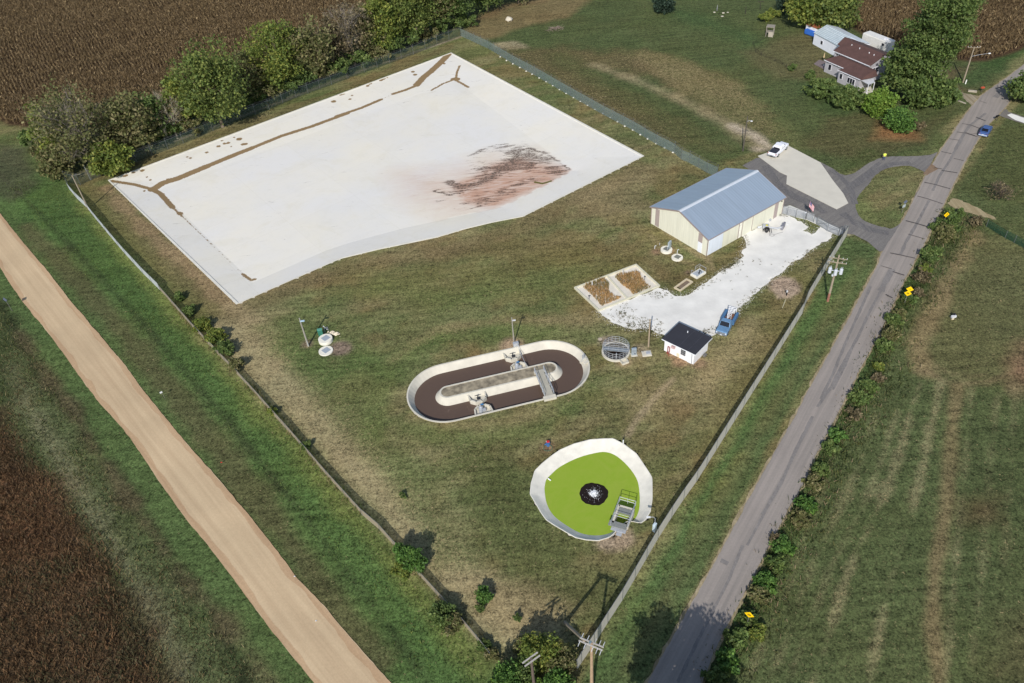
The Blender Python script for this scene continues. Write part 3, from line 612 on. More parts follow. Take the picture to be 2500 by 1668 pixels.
# keep only faces inside the rim
cx = np.array([V2[list(f)].mean(0) for f in F2]); kf = inside(cx[:, 0], cx[:, 1], RIM)
zb = depth_pit(V2[:, 0], V2[:, 1], RIM, FLOOR, BZ); zb[seg_dist(V2[:, 0], V2[:, 1], RIM, True) < 1e-3] = .03
faces = [f for f, q in zip(F2, kf) if q]
me = bpy.data.meshes.new('liner'); me.from_pydata([(x, y, z) for (x, y), z in zip(V2, zb)], [], faces); me.update()
bm = bmesh.new(); bm.from_mesh(me); bmesh.ops.recalc_face_normals(bm, faces=bm.faces[:])
if sum(f.normal.z for f in bm.faces) < 0: bmesh.ops.reverse_faces(bm, faces=bm.faces[:])
bvh = BVHTree.FromBMesh(bm); bm.to_mesh(me); bm.free()
def hit(px, py):
    d = (px-1250)*RT-(py-834)*UP+F*FW; h = bvh.ray_cast(Vector((0, 0, CH)), Vector(d).normalized()); return (h[0].x, h[0].y, h[0].z) if h[0] else G(px, py, BZ)
H1 = lambda x, y: hit(x*850/2350, y*850/2350); H2 = lambda x, y: hit(800+x*850/2350, y*850/2350); H6 = lambda x, y: hit(x*850/2350, 400+y*850/2350)
Xb, Yb = V2[:, 0], V2[:, 1]
mud = np.full(len(V2), 0.0)
def dm(pts, w, fall=.5):
    global mud
    w = w+.24
    pts = pts if len(pts) > 1 else pts+[(pts[0][0]+.01, pts[0][1])]
    mud = np.maximum(mud, np.clip(.5+(w-seg_dist(Xb, Yb, pts))/fall/2, 0, 1))
dm([H1(750,1222), H1(900,1245), H1(1030,1280)], .28); dm([H1(1030,1280), H1(1100,1235), H1(1200,1205), H1(1400,1122)], .75); dm([H1(1400,1122), H1(1560,1055), H1(1700,1000)], .6); dm([H1(1700,1000), H1(1900,918), H1(2100,855), H1(2345,765)], .42)
dm([H1(2345,765), H2(60,785), H2(230,728), H2(360,672)], .32); dm([H2(360,672), H2(440,637)], -.1); dm([H2(440,635), H2(520,610), H2(600,578)], .3); dm([H2(600,575), H2(650,520), H2(700,480), H2(780,405), H2(840,358)], .75)
dm([H1(1030,1280), H1(1085,1310), H1(1120,1350), H1(1165,1400)], .4); dm([H1(1165,1400), H1(1230,1462)], .02); dm([H2(700,610), H2(780,565), H2(860,535)], .12); dm([H2(860,538), H2(950,590)], .15); dm([H2(866,530), H2(872,490), H2(890,445)], .1); dm([H2(850,535), H2(875,535)], .6)
for a in [(1395,1030),(1265,1060),(960,1152),(1500,950),(1475,988),(1515,970),(1560,990),(1540,965),(1580,928),(1660,972),(990,1195),(1015,1215),(900,1165),(845,1185),(975,1290),(1285,1068),(1640,975),(1615,940),(2255,685),(2300,640),(1215,1442),(1130,1210)]: dm([H1(*a)], random.uniform(.08, .5))
for a in [(40,685),(150,670),(85,640),(110,635),(290,565),(360,540),(380,535),(575,485),(590,505),(785,430),(270,580),(400,525),(165,645)]: dm([H2(*a)], random.uniform(.1, .5))
dm([H6(1170,300), H6(1500,610), H6(1640,745)], -.1); dm([H6(1640,745), H6(1690,785), H6(1720,780)], .12)
def area(pts, soft): return np.clip(sdist(Xb, Yb, pts)/soft+.5, 0, 1)
dark = area([H2(*p) for p in [(940,1070),(1060,1000),(1180,965),(1270,975),(1345,960),(1350,1000),(1480,1035),(1560,1090),(1650,1150),(1560,1215),(1400,1150),(1200,1210),(1040,1280),(900,1320),(720,1295),(850,1300),(800,1215),(960,1230),(980,1120),(1150,1090),(1200,1020),(1100,1010)]], 4.5)
dark2 = np.clip(.5+(.9-seg_dist(Xb, Yb, [H2(820,1235), H2(900,1260), H2(1010,1240), H2(1100,1190), H2(1190,1130), H2(1260,1080), H2(1300,1010)]))/1.6, 0, 1)
dark2 = np.maximum(dark2, np.clip(.5+(.3-seg_dist(Xb, Yb, [H2(720,1292), H2(830,1318), H2(920,1290), H2(1010,1260)]))/.9, 0, 1))
dark2 = np.maximum(dark2, np.clip(.5+(.15-seg_dist(Xb, Yb, [H2(945,1058), H2(1040,1010), H2(1110,985), H2(1220,970)]))/.9, 0, 1))
dark2 = np.maximum(dark2, .85*np.clip(.5+(.5-seg_dist(Xb, Yb, [H2(1350,1000), H2(1480,1040), H2(1560,1090), H2(1650,1155)]))/1.4, 0, 1))
dark2 = np.maximum(dark2, .8*np.clip(.5+(.1-seg_dist(Xb, Yb, [H2(735,1360), H2(800,1352)]))/.6, 0, 1))
dk = np.maximum(dark*.68, dark2*1.15)
pink = 1.25*np.maximum(area([H2(*p) for p in [(800,1240),(960,1190),(1100,1100),(1300,1060),(1600,1120),(1650,1160),(1500,1240),(1300,1330),(1130,1410),(1000,1400),(900,1370)]], 3.5), .5*area([H2(*p) for p in [(480,1180),(800,1160),(1100,1060),(1400,1040),(1640,1150),(1130,1420),(900,1470),(700,1400),(560,1330)]], 12))
floor_in = inside(Xb, Yb, FLOOR)
dk = np.maximum(dk, .62*area([H2(*p) for p in [(900,1380),(1000,1320),(1100,1290),(1250,1220),(1400,1160),(1500,1180),(1400,1260),(1250,1320),(1100,1390),(1000,1420)]], 5)); pink *= np.where(floor_in, 1, .12); dk *= np.where(floor_in, 1, .05)
grn = np.maximum(np.clip(.5+(.35-seg_dist(Xb, Yb, [H2(1400,1230), H2(1450,1240), H2(1510,1222)]))/.8, 0, 1), np.clip(.5+(.1-seg_dist(Xb, Yb, [H2(1430,1192), H2(1480,1190), H2(1510,1210)]))/.8, 0, 1))
yel = .6*np.clip(fbm(Xb, Yb, 18, 90)*1.6-.5, 0, 1)
ca = me.color_attributes.new('Col', 'FLOAT_COLOR', 'POINT'); ca.data.foreach_set('color', np.stack([mud, dk, pink, grn], 1).astype(np.float32).ravel())
ra = me.attributes.new('slope', 'FLOAT', 'POINT'); ra.data.foreach_set('value', np.where(floor_in, 0.0, 1.0).astype(np.float32))
m_, N, L, b = node_mat('liner_concrete')
at = N.new('ShaderNodeVertexColor'); at.layer_name = 'Col'; sp = N.new('ShaderNodeSeparateColor'); L.new(at.outputs[0], sp.inputs[0]); tc = N.new('ShaderNodeTexCoord')
big = noise(.05, 5, .6); mid = noise(.5, 7, .75, .9)
mps = N.new('ShaderNodeMapping'); mps.inputs['Rotation'].default_value = (0, 0, -.45); mps.inputs['Scale'].default_value = (.16, .9, 1); L.new(tc.outputs['Object'], mps.inputs[0]); wisp = noise(1.0, 7, .75, 1.5); L.new(mps.outputs[0], wisp.inputs['Vector']); fin = noise(2.2, 5, .8, .5)
c0 = mixc(math_('MULTIPLY', math_('SUBTRACT', big.outputs[0], .36), 3.2, True), alb(221,219,214), alb(227,222,208))
c0 = mixc(math_('MULTIPLY', math_('SUBTRACT', mid.outputs[0], .5), 1.1, True), c0, alb(204,201,190))
# slab joints
mp = N.new('ShaderNodeMapping'); ja = math.atan2(RIM[1][1]-RIM[0][1], RIM[1][0]-RIM[0][0]); mp.inputs['Rotation'].default_value = (0, 0, -ja); L.new(tc.outputs['Object'], mp.inputs[0])
br = N.new('ShaderNodeTexBrick'); br.offset = 0; br.inputs['Scale'].default_value = 1; br.inputs['Mortar Size'].default_value = .035; br.inputs['Brick Width'].default_value = 15; br.inputs['Row Height'].default_value = 10.5
br.inputs['Color1'].default_value = (1, 1, 1, 1); br.inputs['Color2'].default_value = (.975, .975, .965, 1); br.inputs['Mortar'].default_value = (.92, .91, .89, 1); L.new(mp.outputs[0], br.inputs[0])
blo = noise(.11, 6, .7, 1.0); c0 = mixc(math_('MULTIPLY', math_('SUBTRACT', blo.outputs[0], .52), 4, True), c0, mixc(1.0, c0, (.94, .925, .87), 'MULTIPLY'))
c0 = mixc(1.0, c0, br.outputs[0], 'MULTIPLY')
c1 = mixc(math_('MULTIPLY', sp.outputs[2], math_('ADD', -.25, math_('MULTIPLY', wisp.outputs[0], 2.0)), True), c0, alb(188,150,128))
vo = N.new('ShaderNodeTexVoronoi'); vo.feature = 'DISTANCE_TO_EDGE'; vo.inputs['Scale'].default_value = 1.5; L.new(tc.outputs['Object'], vo.inputs[0])
ck = math_('GREATER_THAN', vo.outputs[0], .09)
dkf = math_('MULTIPLY', math_('MULTIPLY', math_('SUBTRACT', math_('ADD', sp.outputs[1], math_('MULTIPLY', math_('SUBTRACT', wisp.outputs[0], .5), 3.2)), .44), 4, True), math_('ADD', .55, math_('MULTIPLY', ck, .45)), True)
c2 = mixc(math_('MULTIPLY', dkf, .95), c1, alb(98,84,74))
gf = math_('MULTIPLY', math_('SUBTRACT', math_('ADD', at.outputs['Alpha'], math_('MULTIPLY', math_('SUBTRACT', mid.outputs[0], .5), .5)), .5), 8, True)
c2 = mixc(gf, c2, alb(104,98,52))
mf = math_('MULTIPLY', math_('SUBTRACT', math_('ADD', sp.outputs[0], math_('MULTIPLY', math_('SUBTRACT', fin.outputs[0], .5), .9)), .5), 14, True)
c3 = mixc(mf, c2, alb(138,116,84))
L.new(c3, b.inputs['Base Color']); b.inputs['Roughness'].default_value = .85; b.inputs['Specular IOR Level'].default_value = .25
bp = N.new('ShaderNodeBump'); bp.inputs['Strength'].default_value = .25; bp.inputs['Distance'].default_value = .04; L.new(fin.outputs[0], bp.inputs['Height']); L.new(bp.outputs[0], b.inputs['Normal'])
basin = thing('concrete_basin', 'huge shallow white concrete lined basin with brown mud lines and a rust stained corner', 'basin', (-30, 150, 0))
li = link('liner', me, m_); li.parent = basin; li.location = (30, -150, 0)
cb = MB(); Pn = resample(RIM, 2.0); ctr = ar.mean(0)
o_, i_ = [], []
for p in Pn:
    v = np.array(p)-ctr; v /= np.linalg.norm(v); o_.append(tuple(np.array(p)+v*.25)); i_.append(tuple(np.array(p)-v*.2))
n = len(Pn)
cb.add([(x, y, -.3) for x, y in o_]+[(x, y, .1) for x, y in o_]+[(x, y, .1) for x, y in i_]+[(x, y, -.12) for x, y in i_],
       [(j*n+i, j*n+(i+1) % n, (j+1)*n+(i+1) % n, (j+1)*n+i) for j in range(3) for i in range(n)])
wm = mat('light_concrete', alb(214,211,200), .85, var=.08, sc=.8); cb.build('kerb', wm, basin)

# ================================================================== OXIDATION DITCH
dc = mat('ditch_concrete', alb(200,195,180), .85, var=.1, sc=.7, bump=.1)
ditch = thing('ditch_tank', 'oval racetrack concrete ditch filled with dark brown water around a long island', 'ditch', (-2.5, 86.8, 0))
def loft(rings_, closed=True):
    mb = MB(); n = len(rings_[0][0]); V = [(x, y, z) for P, z in rings_ for x, y in P]
    mb.add(V, [(j*n+i, j*n+(i+1) % n, (j+1)*n+(i+1) % n, (j+1)*n+i) for j in range(len(rings_)-1) for i in range(n)]); return mb
loft([(stadium(6.28), -.3), (stadium(6.28), .12), (stadium(6.05), .12), (stadium(4.6), -1.7)]).build('outer_wall', dc, ditch)
loft([(stadium(2.65), -1.7), (stadium(1.3), .06), (stadium(1.05), .06), (stadium(1.05), -.3)]).build('island_wall', dc, ditch)
isl_m = mat('island_top_dirt', alb(140,130,110), .95, var=.62, sc=.9, bump=.4)
MB().prism(stadium(1.08), -.3, .0).build('island_top', isl_m, ditch)
m_, N, L, b = node_mat('brown_water'); tc = N.new('ShaderNodeTexCoord'); n_ = noise(.9, 6, .7, .8); big = noise(.16, 4, .6)
fo = math_('MULTIPLY', math_('SUBTRACT', math_('MULTIPLY', n_.outputs[0], math_('ADD', big.outputs[0], .5)), .62), 5, True)
L.new(mixc(math_('MULTIPLY', fo, .35), alb(92,76,66), alb(150,132,116)), b.inputs['Base Color']); b.inputs['Roughness'].default_value = .35; b.inputs['Specular IOR Level'].default_value = .3
bp = N.new('ShaderNodeBump'); bp.inputs['Strength'].default_value = .15; bp.inputs['Distance'].default_value = .03; L.new(n_.outputs[0], bp.inputs['Height']); L.new(bp.outputs[0], b.inputs['Normal'])
wq = poly_sheet('water', stadium(5.35), [stadium(1.9)], -.9, m_); tag(wq, kind='structure')
# rotor bays: octagonal half bowls against walls
def local_at(p): return (p[0]-0, p[1]-0)
axv = np.array([math.cos(DA), math.sin(DA)]); axn = np.array([-axv[1], axv[0]])
galv = mat('galvanised', alb(186,190,195), .5, .3, var=.1, sc=3); steel_d = mat('dark_steel', alb(70,72,76), .5, .5)
def bay(c, side, label, motor):
    t = thing('rotor_bay', label, 'aerator bay', (c[0], c[1], 0), DA, 'rotor bays of the ditch')
    s = side; pts = [(-1.3, 0), (-1.15, s*1.15), (-.45, s*1.7), (.45, s*1.7), (1.15, s*1.15), (1.3, 0)]
    wb = MB()
    for (x0, y0), (x1, y1) in zip(pts[:-1], pts[1:]):
        L_ = math.hypot(x1-x0, y1-y0); wb.box(((x0+x1)/2, (y0+y1)/2, -.8), (L_+.12, .2, 1.3), math.atan2(y1-y0, x1-x0))
    wb.build('bay_wall', dc, t, world=False)
    MB().prism([(x*.95, y*.95) for x, y in (pts if s > 0 else pts[::-1])], -.95, -.62).build('bay_floor', dc, t, world=False)
    if motor:
        mm = MB(); mm.cyl((-.3, s*.75, -.6), (-.3, s*.75, .35), .34, .3, 14); mm.cyl((-.3, s*.75, .35), (-.3, s*.75, .55), .2, .12, 12); mm.box((.15, s*.7, -.3), (.5, .35, .4)); mm.build('motor', galv, t, world=False)
        MB().box((.05, s*1.55, .02), (.45, .2, .12)).build('bracket', mat('blue_paint', alb(70,130,180), .5), t, world=False)
    else:
        pp = MB(); pp.cyl((0, s*.6, -.6), (0, s*.6, .1), .05); pp.cyl((-.45, s*.6, -.05), (.45, s*.6, -.05), .04); pp.box((.1, s*.8, -.5), (.5, .4, .2)); pp.build('shaft', steel_d, t, world=False)
    return t
def on_axis(p, r, s):     # point on wall line at radius r, side s, nearest to world p
    q = np.array(p[:2])-DCL; a = q@axv; return tuple(DCL+axv*a+axn*s*r)
bay(on_axis(A6(1088,300), 5.75, 1), -1, 'square notched concrete bay hanging on the far outer wall of the oval ditch', False)
bay(on_axis(A6(1145,410), 1.3, 1), 1, 'half octagon concrete bowl on the far side of the ditch island', True)
bay(on_axis(A6(772,650), 1.5, -1), -1, 'concrete bay with black cross shaft on the near side of the ditch island', False)
bay(on_axis(A6(832,800), 5.75, -1), 1, 'half octagon concrete bowl with grey motor on the near outer wall of the ditch', True)
pb = MB().cyl((*on_axis(E6(1500,700), 6.4, 1), .8), (*on_axis(E6(1500,700), 6.4, 1), 0), .08); pb.tube([(*on_axis(E6(1490,720), 6.3, 1), .8), (*on_axis(A6(1150,280), 5.0, 1), .35), (*on_axis(A6(1215,425), 1.3, 1), .2)], .035)
pb.box((*on_axis(E6(1440,690), 6.6, 1), .35), (.9, .5, .7), DA)
tag(pb.build('winch', galv, bevel=0), 'grey cable winch with rod reaching over the ditch to its island', 'winch')
# footbridge
br0 = np.array(A6(1415,690)[:2]); br1 = np.array(A6(1325,470)[:2]); bd = br1-br0; bl = np.linalg.norm(bd); ba = math.atan2(bd[1], bd[0])
brg = thing('footbridge', 'narrow concrete footbridge with grey handrails crossing to the ditch island', 'footbridge', (br0[0], br0[1], 0), ba)
MB().box((bl/2, 0, .22), (bl+.6, 1.35, .18)).build('deck', mat('deck_concrete', alb(170,166,152), .85, var=.08), brg, world=False)
MB().box((-.25, 0, .15), (.7, 1.9, .5)).build('landing', dc, brg, world=False); MB().box((bl, 0, .1), (.5, 1.6, .3)).build('landing', dc, brg, world=False)
for s in (-1, 1):
    rl = MB()
    for z in (.75, 1.3): rl.cyl((0, s*.72, z), (bl, s*.72, z), .045)
    for i in range(6): rl.cyl((bl*i/5, s*.72, .3), (bl*i/5, s*.72, 1.3), .04)
    rl.build('handrail', galv, brg, world=False)
sb = MB(); q = A6(1715,370); sb.box((q[0], q[1], .15), (1.3, .35, .4), DA+.5); sb.box((q[0]+.25, q[1]-.25, .1), (.9, .9, .25), DA+.5)
tag(sb.build('outlet_weir', dc), 'small concrete overflow notch at the right end of the oval ditch', 'weir')
gt = MB(); gt.box((q[0], q[1]+.2, .7), (.5, .08, 1.0), DA+.5); tag(gt.build('sluice_gate', galv), 'grey metal sluice plate standing on the notch at the ditch end', 'sluice gate')

# ================================================================== POND
pond = thing('pond_basin', 'rounded triangular white concrete pond rim holding bright green duckweed', 'pond', (*np.array([p[:2] for p in PRIM]).mean(0), 0))
PR_ = resample(PRIM, .5, True, .03, 2, 4)
pc = np.array([p[:2] for p in PWAT]).mean(0)
def shrink(P, k): return [tuple(pc+(np.array(p[:2])-pc)*k) for p in P]
# interior liner: rim to water line and below
W_ = resample(smooth(PWAT, 4), .5)
def polar(P, n=180):
    a = np.array([p[:2] for p in P])-pc; th = np.arctan2(a[:, 1], a[:, 0]); r = np.hypot(a[:, 0], a[:, 1]); o = np.argsort(th)
    t = np.linspace(-math.pi, math.pi, n, endpoint=False); rr = np.interp(t, th[o], r[o], period=2*math.pi)
    return [(pc[0]+q*math.cos(u), pc[1]+q*math.sin(u)) for q, u in zip(rr, t)]
rimP, watP = polar(PR_), polar(W_)
lin_m = mat('pond_concrete', alb(220,216,204), .85, var=.1, sc=.9, bump=.1)
mid_ = [((a[0]*.5+c[0]*.5), (a[1]*.5+c[1]*.5)) for a, c in zip(rimP, watP)]
out_ = [tuple(pc+(np.array(p)-pc)*1.012) for p in rimP]
loft([(out_, -.3), (out_, .08), (rimP, .08), (mid_, PZ*.48), (watP, PZ), ([tuple(pc+(np.array(p)-pc)*.93) for p in watP], PZ-1)]).build('liner', lin_m, pond)
m_, N, L, b = node_mat('duckweed'); tc = N.new('ShaderNodeTexCoord'); n_ = noise(.35, 6, .65, 1.5); n2_ = noise(3, 5, .7)
L.new(mixc(math_('MULTIPLY', math_('SUBTRACT', n_.outputs[0], .35), 2.2, True), mixc(math_('MULTIPLY', n2_.outputs[0], .5), alb(138,164,50), alb(126,154,44)), alb(146,164,64)), b.inputs['Base Color'])
b.inputs['Roughness'].default_value = .9; b.inputs['Specular IOR Level'].default_value = .15
FC = B1(948,885, PZ); fr = 3.2
fr = (B1(1104,885,PZ)[0]-B1(793,885,PZ)[0])/2*1.08
hole = [(FC[0]+fr*(1+.03*math.sin(3*t+1)+.02*math.sin(11*t))*math.cos(t), FC[1]+fr*(.98+.04*math.sin(4*t)+.02*math.sin(13*t))*math.sin(t)) for t in np.linspace(0, 2*math.pi, 60, endpoint=False)]
wat2 = [tuple(pc+(np.array(p)-pc)*1.01) for p in watP]
weed = poly_sheet('duckweed', wat2, [hole], PZ+.01, m_); tag(weed, 'flat sheet of bright green duckweed covering the pond', 'duckweed', kind='stuff')
pwm, N, L, b = node_mat('pond_water'); b.inputs['Base Color'].default_value = (*alb(38,30,26), 1); b.inputs['Roughness'].default_value = .25; b.inputs['Specular IOR Level'].default_value = .25
tc = N.new('ShaderNodeTexCoord'); n_ = noise(5, 5, .7); bp = N.new('ShaderNodeBump'); bp.inputs['Strength'].default_value = .35; bp.inputs['Distance'].default_value = .05; L.new(n_.outputs[0], bp.inputs['Height']); L.new(bp.outputs[0], b.inputs['Normal'])
tag(poly_sheet('water', [(FC[0]+(p[0]-FC[0])*1.1, FC[1]+(p[1]-FC[1])*1.1) for p in hole], [], PZ-.04, pwm), kind='structure')
# fountain: bubbling boil made of many drops
ft = thing('fountain', 'white bubbling aerator spray in the black round hole of the duckweed', 'fountain', (FC[0], FC[1], PZ))
foam = mat('spray', alb(236,238,240), .3, var=.05)
fb = bmesh.new()
for i in range(620):
    r = abs(random.gauss(0, .36))*fr*.62 if i < 560 else random.uniform(.2, .8)*fr; a = random.uniform(0, 2*math.pi); s = random.uniform(.012, .045)*(1.25 if r < .3*fr else .6)
    bmesh.ops.create_icosphere(fb, subdivisions=1, radius=s, matrix=Matrix.Translation((r*math.cos(a), r*math.sin(a), max(0, .35-.22*r)*random.random())) @ Matrix.Diagonal((1.4, 1.4, .7, 1)))
me = bpy.data.meshes.new('drops'); fb.to_mesh(me); fb.free(); tag(link('drops', me, foam, ft), kind='stuff')
fbm2 = MB(); ring_n = 40
V = [(0, 0, .12)]+[(0.2*fr*(1+.1*math.sin(5*t)+.08*math.sin(8*t+1))*.6*math.cos(t), .2*fr*(1+.1*math.sin(4*t+2)+.08*math.sin(9*t))*.6*math.sin(t), .0) for t in np.linspace(0, 2*math.pi, ring_n, endpoint=False)]
fbm2.add(V, [(0, 1+i, 1+(i+1) % ring_n) for i in range(ring_n)]).build('boil', mat('boil_foam', alb(180,184,188), .4, var=.3, sc=5), ft, world=False)
# outlet platform
pf0 = C4(300,1120); pf1 = C4(420,760, .3); pa = math.atan2(pf1[1]-pf0[1], pf1[0]-pf0[0])
pt = thing('outlet_platform', 'grey railed metal platform over a concrete box at the pond edge', 'platform', (pf0[0], pf0[1], 0), pa)
q = MB(); Lp = 3.6
for s in (-1, 1): q.box((1.9, s*.95, -.3), (2.9, .25, 1.7))
q.box((3.25, 0, -.3), (.25, 1.9, 1.7)); q.build('concrete_box', dc, pt, world=False)
MB().box((2.6, 0, .52), (.9, 1.6, .08)).box((.35, .25, .5), (.8, 2.3, .1)).build('grating', mat('grating', alb(150,152,146), .6, .4, var=.2, sc=12), pt, world=False)
MB().box((-.05, 0, .2), (.7, 1.9, .1)).box((-.5, -.2, .0), (.7, .7, .1)).build('step', galv, pt, world=False)
rl = MB()
for z in (.95, 1.45): rl.tube([(.0, 1.05, z), (3.9, 1.05, z), (3.9, -1.05, z), (.0, -1.05, z)], .03); rl.cyl((1.3, 1.05, z), (1.3, -1.05, z), .03)
for x, y in [(0, 1.05), (1.3, 1.05), (2.6, 1.05), (3.9, 1.05), (3.9, 0), (3.9, -1.05), (2.6, -1.05), (1.3, -1.05), (0, -1.05)]: rl.cyl((x, y, .5), (x, y, 1.45), .03)
rl.build('handrail', galv, pt, world=False)
pipe = MB(); a_, b_ = B1(418,705, PZ+.15), B1(450,728, PZ+.1); pipe.cyl(a_, b_, .09); tag(pipe.build('inlet_pipe', mat('white_pvc', alb(235,235,232), .4)), 'short white pipe poking into the pond from its left rim', 'pipe')

# ================================================================== CLARIFIER TANK
tk = thing('round_tank', 'round concrete tank sunk in the grass with a grey railing and walkway across', 'tank', (TANK[0], TANK[1], 0))
MB().ring((0, 0), 1.95, 2.2, -2.5, .35, 48).build('wall', dc, tk, world=False)
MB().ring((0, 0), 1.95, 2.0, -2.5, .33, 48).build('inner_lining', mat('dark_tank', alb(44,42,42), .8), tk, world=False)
MB().cyl((0, 0, -1.6), (0, 0, -1.5), 1.94, n=40).build('water', pwm, tk, world=False)
rl = MB()
for z in (.75, 1.1, 1.5):
    pts = [(2.05*math.cos(t), 2.05*math.sin(t), z) for t in np.linspace(0, 2*math.pi, 40, endpoint=False)]; rl.tube(pts, .024, 5, True)
for i in range(22):
    t = 2*math.pi*i/22; rl.cyl((2.05*math.cos(t), 2.05*math.sin(t), .3), (2.05*math.cos(t), 2.05*math.sin(t), 1.5), .024, n=5)
rl.build('handrail', galv, tk, world=False)
MB().box((0, .12, .5), (4.1, .75, .1), -.28).build('walkway', mat('walk_grating', alb(158,166,170), .5, .5, var=.25, sc=10), tk, world=False)
rl = MB()
for s in (-.3, .55):
    co, si = math.cos(-.28), math.sin(-.28)
    f = lambda x, z: (x*co-s*si, x*si+s*co, z)
    for z in (.95, 1.4): rl.cyl(f(-1.9, z), f(1.9, z), .022, n=5)
    for x in np.linspace(-1.9, 1.9, 6): rl.cyl(f(x, .5), f(x, 1.4), .022, n=5)
rl.build('walkway_rail', galv, tk, world=False)
MB().box((0, .95, -.2), (3.3, .55, .35), -.28).build('trough', mat('trough_concrete', alb(212,206,184), .8), tk, world=False)
MB().box((.2, -.7, -.9), (2.6, .12, .12), .2).cyl((0, -.6, -1.5), (0, -.6, .4), .09).build('scraper', galv, tk, world=False)
w = thing('concrete_notch_box', 'open square concrete box against the front of the round tank', 'concrete box', C3(560,640)[:2]+(0,), .35)
MB().box((0, -.45, .1), (1.1, .14, .5)).box((.5, 0, .1), (.14, 1.0, .5)).box((-.5, 0, .1), (.14, 1.0, .5)).box((0, 0, -.05), (1.0, .9, .12)).build('walls', dc, w, world=False)
cab_m = mat('cabinet_grey', alb(176,188,196), .45, .3, var=.06)
cb_ = thing('control_cabinet', 'light grey electric cabinet beside the round tank', 'cabinet', C3(745,520)[:2]+(0,), .05)
MB().box((0, .25, .65), (.75, .4, 1.3)).build('body', cab_m, cb_, world=False, bevel=.02); MB().box((0, .02, .7), (.62, .04, 1.1)).build('door', mat('cab_door', alb(160,172,182), .45, .3), cb_, world=False)
MB().box((0, .2, -.02), (1.0, .9, .14)).build('pad', dc, cb_, world=False); MB().cyl((.1, -.02, .35), (.1, -.02, .5), .08).build('meter', steel_d, cb_, world=False)
hp = thing('hatch_slab', 'square pale concrete slab with a grey hatch between tank and pole', 'concrete slab', C3(975,490)[:2]+(0,), .0)
MB().box((0, 0, .05), (1.45, 1.15, .3)).build('slab', dc, hp, world=False, bevel=.02); MB().box((.25, .05, .22), (.65, .6, .05)).build('hatch', galv, hp, world=False); MB().cyl((-.5, .4, .2), (-.5, .4, .25), .07).build('knob', steel_d, hp, world=False)
ml = C3(115,215); tag(MB().cyl((ml[0], ml[1], -.1), (ml[0], ml[1], .05), .35, n=20).build('manhole_cover', mat('cover', alb(176,162,144), .8)), 'small round manhole cover in bare soil behind the round tank', 'manhole')

# ================================================================== BUILDINGS
LA, FA, RA = np.array(A4(323,600)[:2]), np.array(A4(812,888)[:2]), np.array(A4(1468,515)[:2])
gd = (LA-FA); W_b = np.linalg.norm(gd); gd /= W_b; ld = np.array([gd[1], -gd[0]]); ld = ld if ld@(RA-FA) > 0 else -ld; L_b = (RA-FA)@ld
ang = math.atan2(ld[1], ld[0]); EH = 3.75
ridge_px = (1500+590*.2766, 380+492*.2766)
mg = FA+gd*W_b/2; RH = height((proj((mg[0]-ld[0]*.3, mg[1]-ld[1]*.3, 0))), ridge_px)
if not 4.8 < RH < 8: RH = 6.4
print('metal building', W_b, L_b, 'ridge', RH)
mbld = thing('metal_building', 'long cream metal building with a shiny grey gable roof', 'metal building', (FA[0], FA[1], 0), ang)
sgn = 1 if (gd[0]*-math.sin(ang)+gd[1]*math.cos(ang)) > 0 else -1     # local y runs along the gable
W_, S_ = W_b, sgn
def ribbed(name, c, scale, axis, rough, metal, depth=.02, var=.05):
    m, N, L, b = node_mat(name); tc = N.new('ShaderNodeTexCoord')
    wv = N.new('ShaderNodeTexWave'); wv.bands_direction = axis; wv.inputs['Scale'].default_value = scale; wv.inputs['Distortion'].default_value = 0; L.new(tc.outputs['Object'], wv.inputs[0])
    mp = N.new('ShaderNodeMapping'); mp.inputs['Scale'].default_value = ((.9, .06, .06) if axis == 'X' else (.06, .9, .06)); L.new(tc.outputs['Object'], mp.inputs[0])
    nz = N.new('ShaderNodeTexNoise'); nz.inputs['Scale'].default_value = 2.2; nz.inputs['Detail'].default_value = 6; L.new(mp.outputs[0], nz.inputs[0])
    rp = N.new('ShaderNodeValToRGB'); rp.color_ramp.elements[0].position = .3; rp.color_ramp.elements[1].position = .7
    rp.color_ramp.elements[0].color = tuple(v*(1-var*1.6) for v in c)+(1,); rp.color_ramp.elements[1].color = tuple(min(1, v*(1+var)) for v in c)+(1,); L.new(nz.outputs[0], rp.inputs[0])
    L.new(rp.outputs[0], b.inputs['Base Color']); b.inputs['Roughness'].default_value = rough; b.inputs['Metallic'].default_value = metal
    bp = N.new('ShaderNodeBump'); bp.inputs['Strength'].default_value = .7; bp.inputs['Distance'].default_value = depth; L.new(wv.outputs[0], bp.inputs['Height']); L.new(bp.outputs[0], b.inputs['Normal']); return m
cream = ribbed('cream_siding', alb(222,221,202), .7, 'X', .5, 0); cream2 = ribbed('cream_siding_gable', alb(222,221,204), .7, 'Y', .5, 0)
roofm = ribbed('metal_roof', alb(166,181,196), .55, 'X', .42, .35, .03, .045)
def walls_gable(L0, Wd, EH, RH, s):
    a = MB(); y = lambda t: s*t
    P = [(0, y(0), 0), (L0, y(0), 0), (L0, y(Wd), 0), (0, y(Wd), 0), (0, y(0), EH), (L0, y(0), EH), (L0, y(Wd), EH), (0, y(Wd), EH), (0, y(Wd/2), RH), (L0, y(Wd/2), RH)]
    return a.add(P, [(0, 1, 5, 4), (2, 3, 7, 6)]), MB().add(P, [(0, 4, 8, 7, 3), (1, 2, 6, 9, 5)])
wa_, wg_ = walls_gable(L_b, W_, EH, RH, S_)
for f_ in wa_.f: MB().add([wa_.v[i] for i in f_], [tuple(range(len(f_)))]).build('side_wall', cream, mbld, world=False)
for f_ in wg_.f: MB().add([wg_.v[i] for i in f_], [tuple(range(len(f_)))]).build('gable_wall', cream2, mbld, world=False)
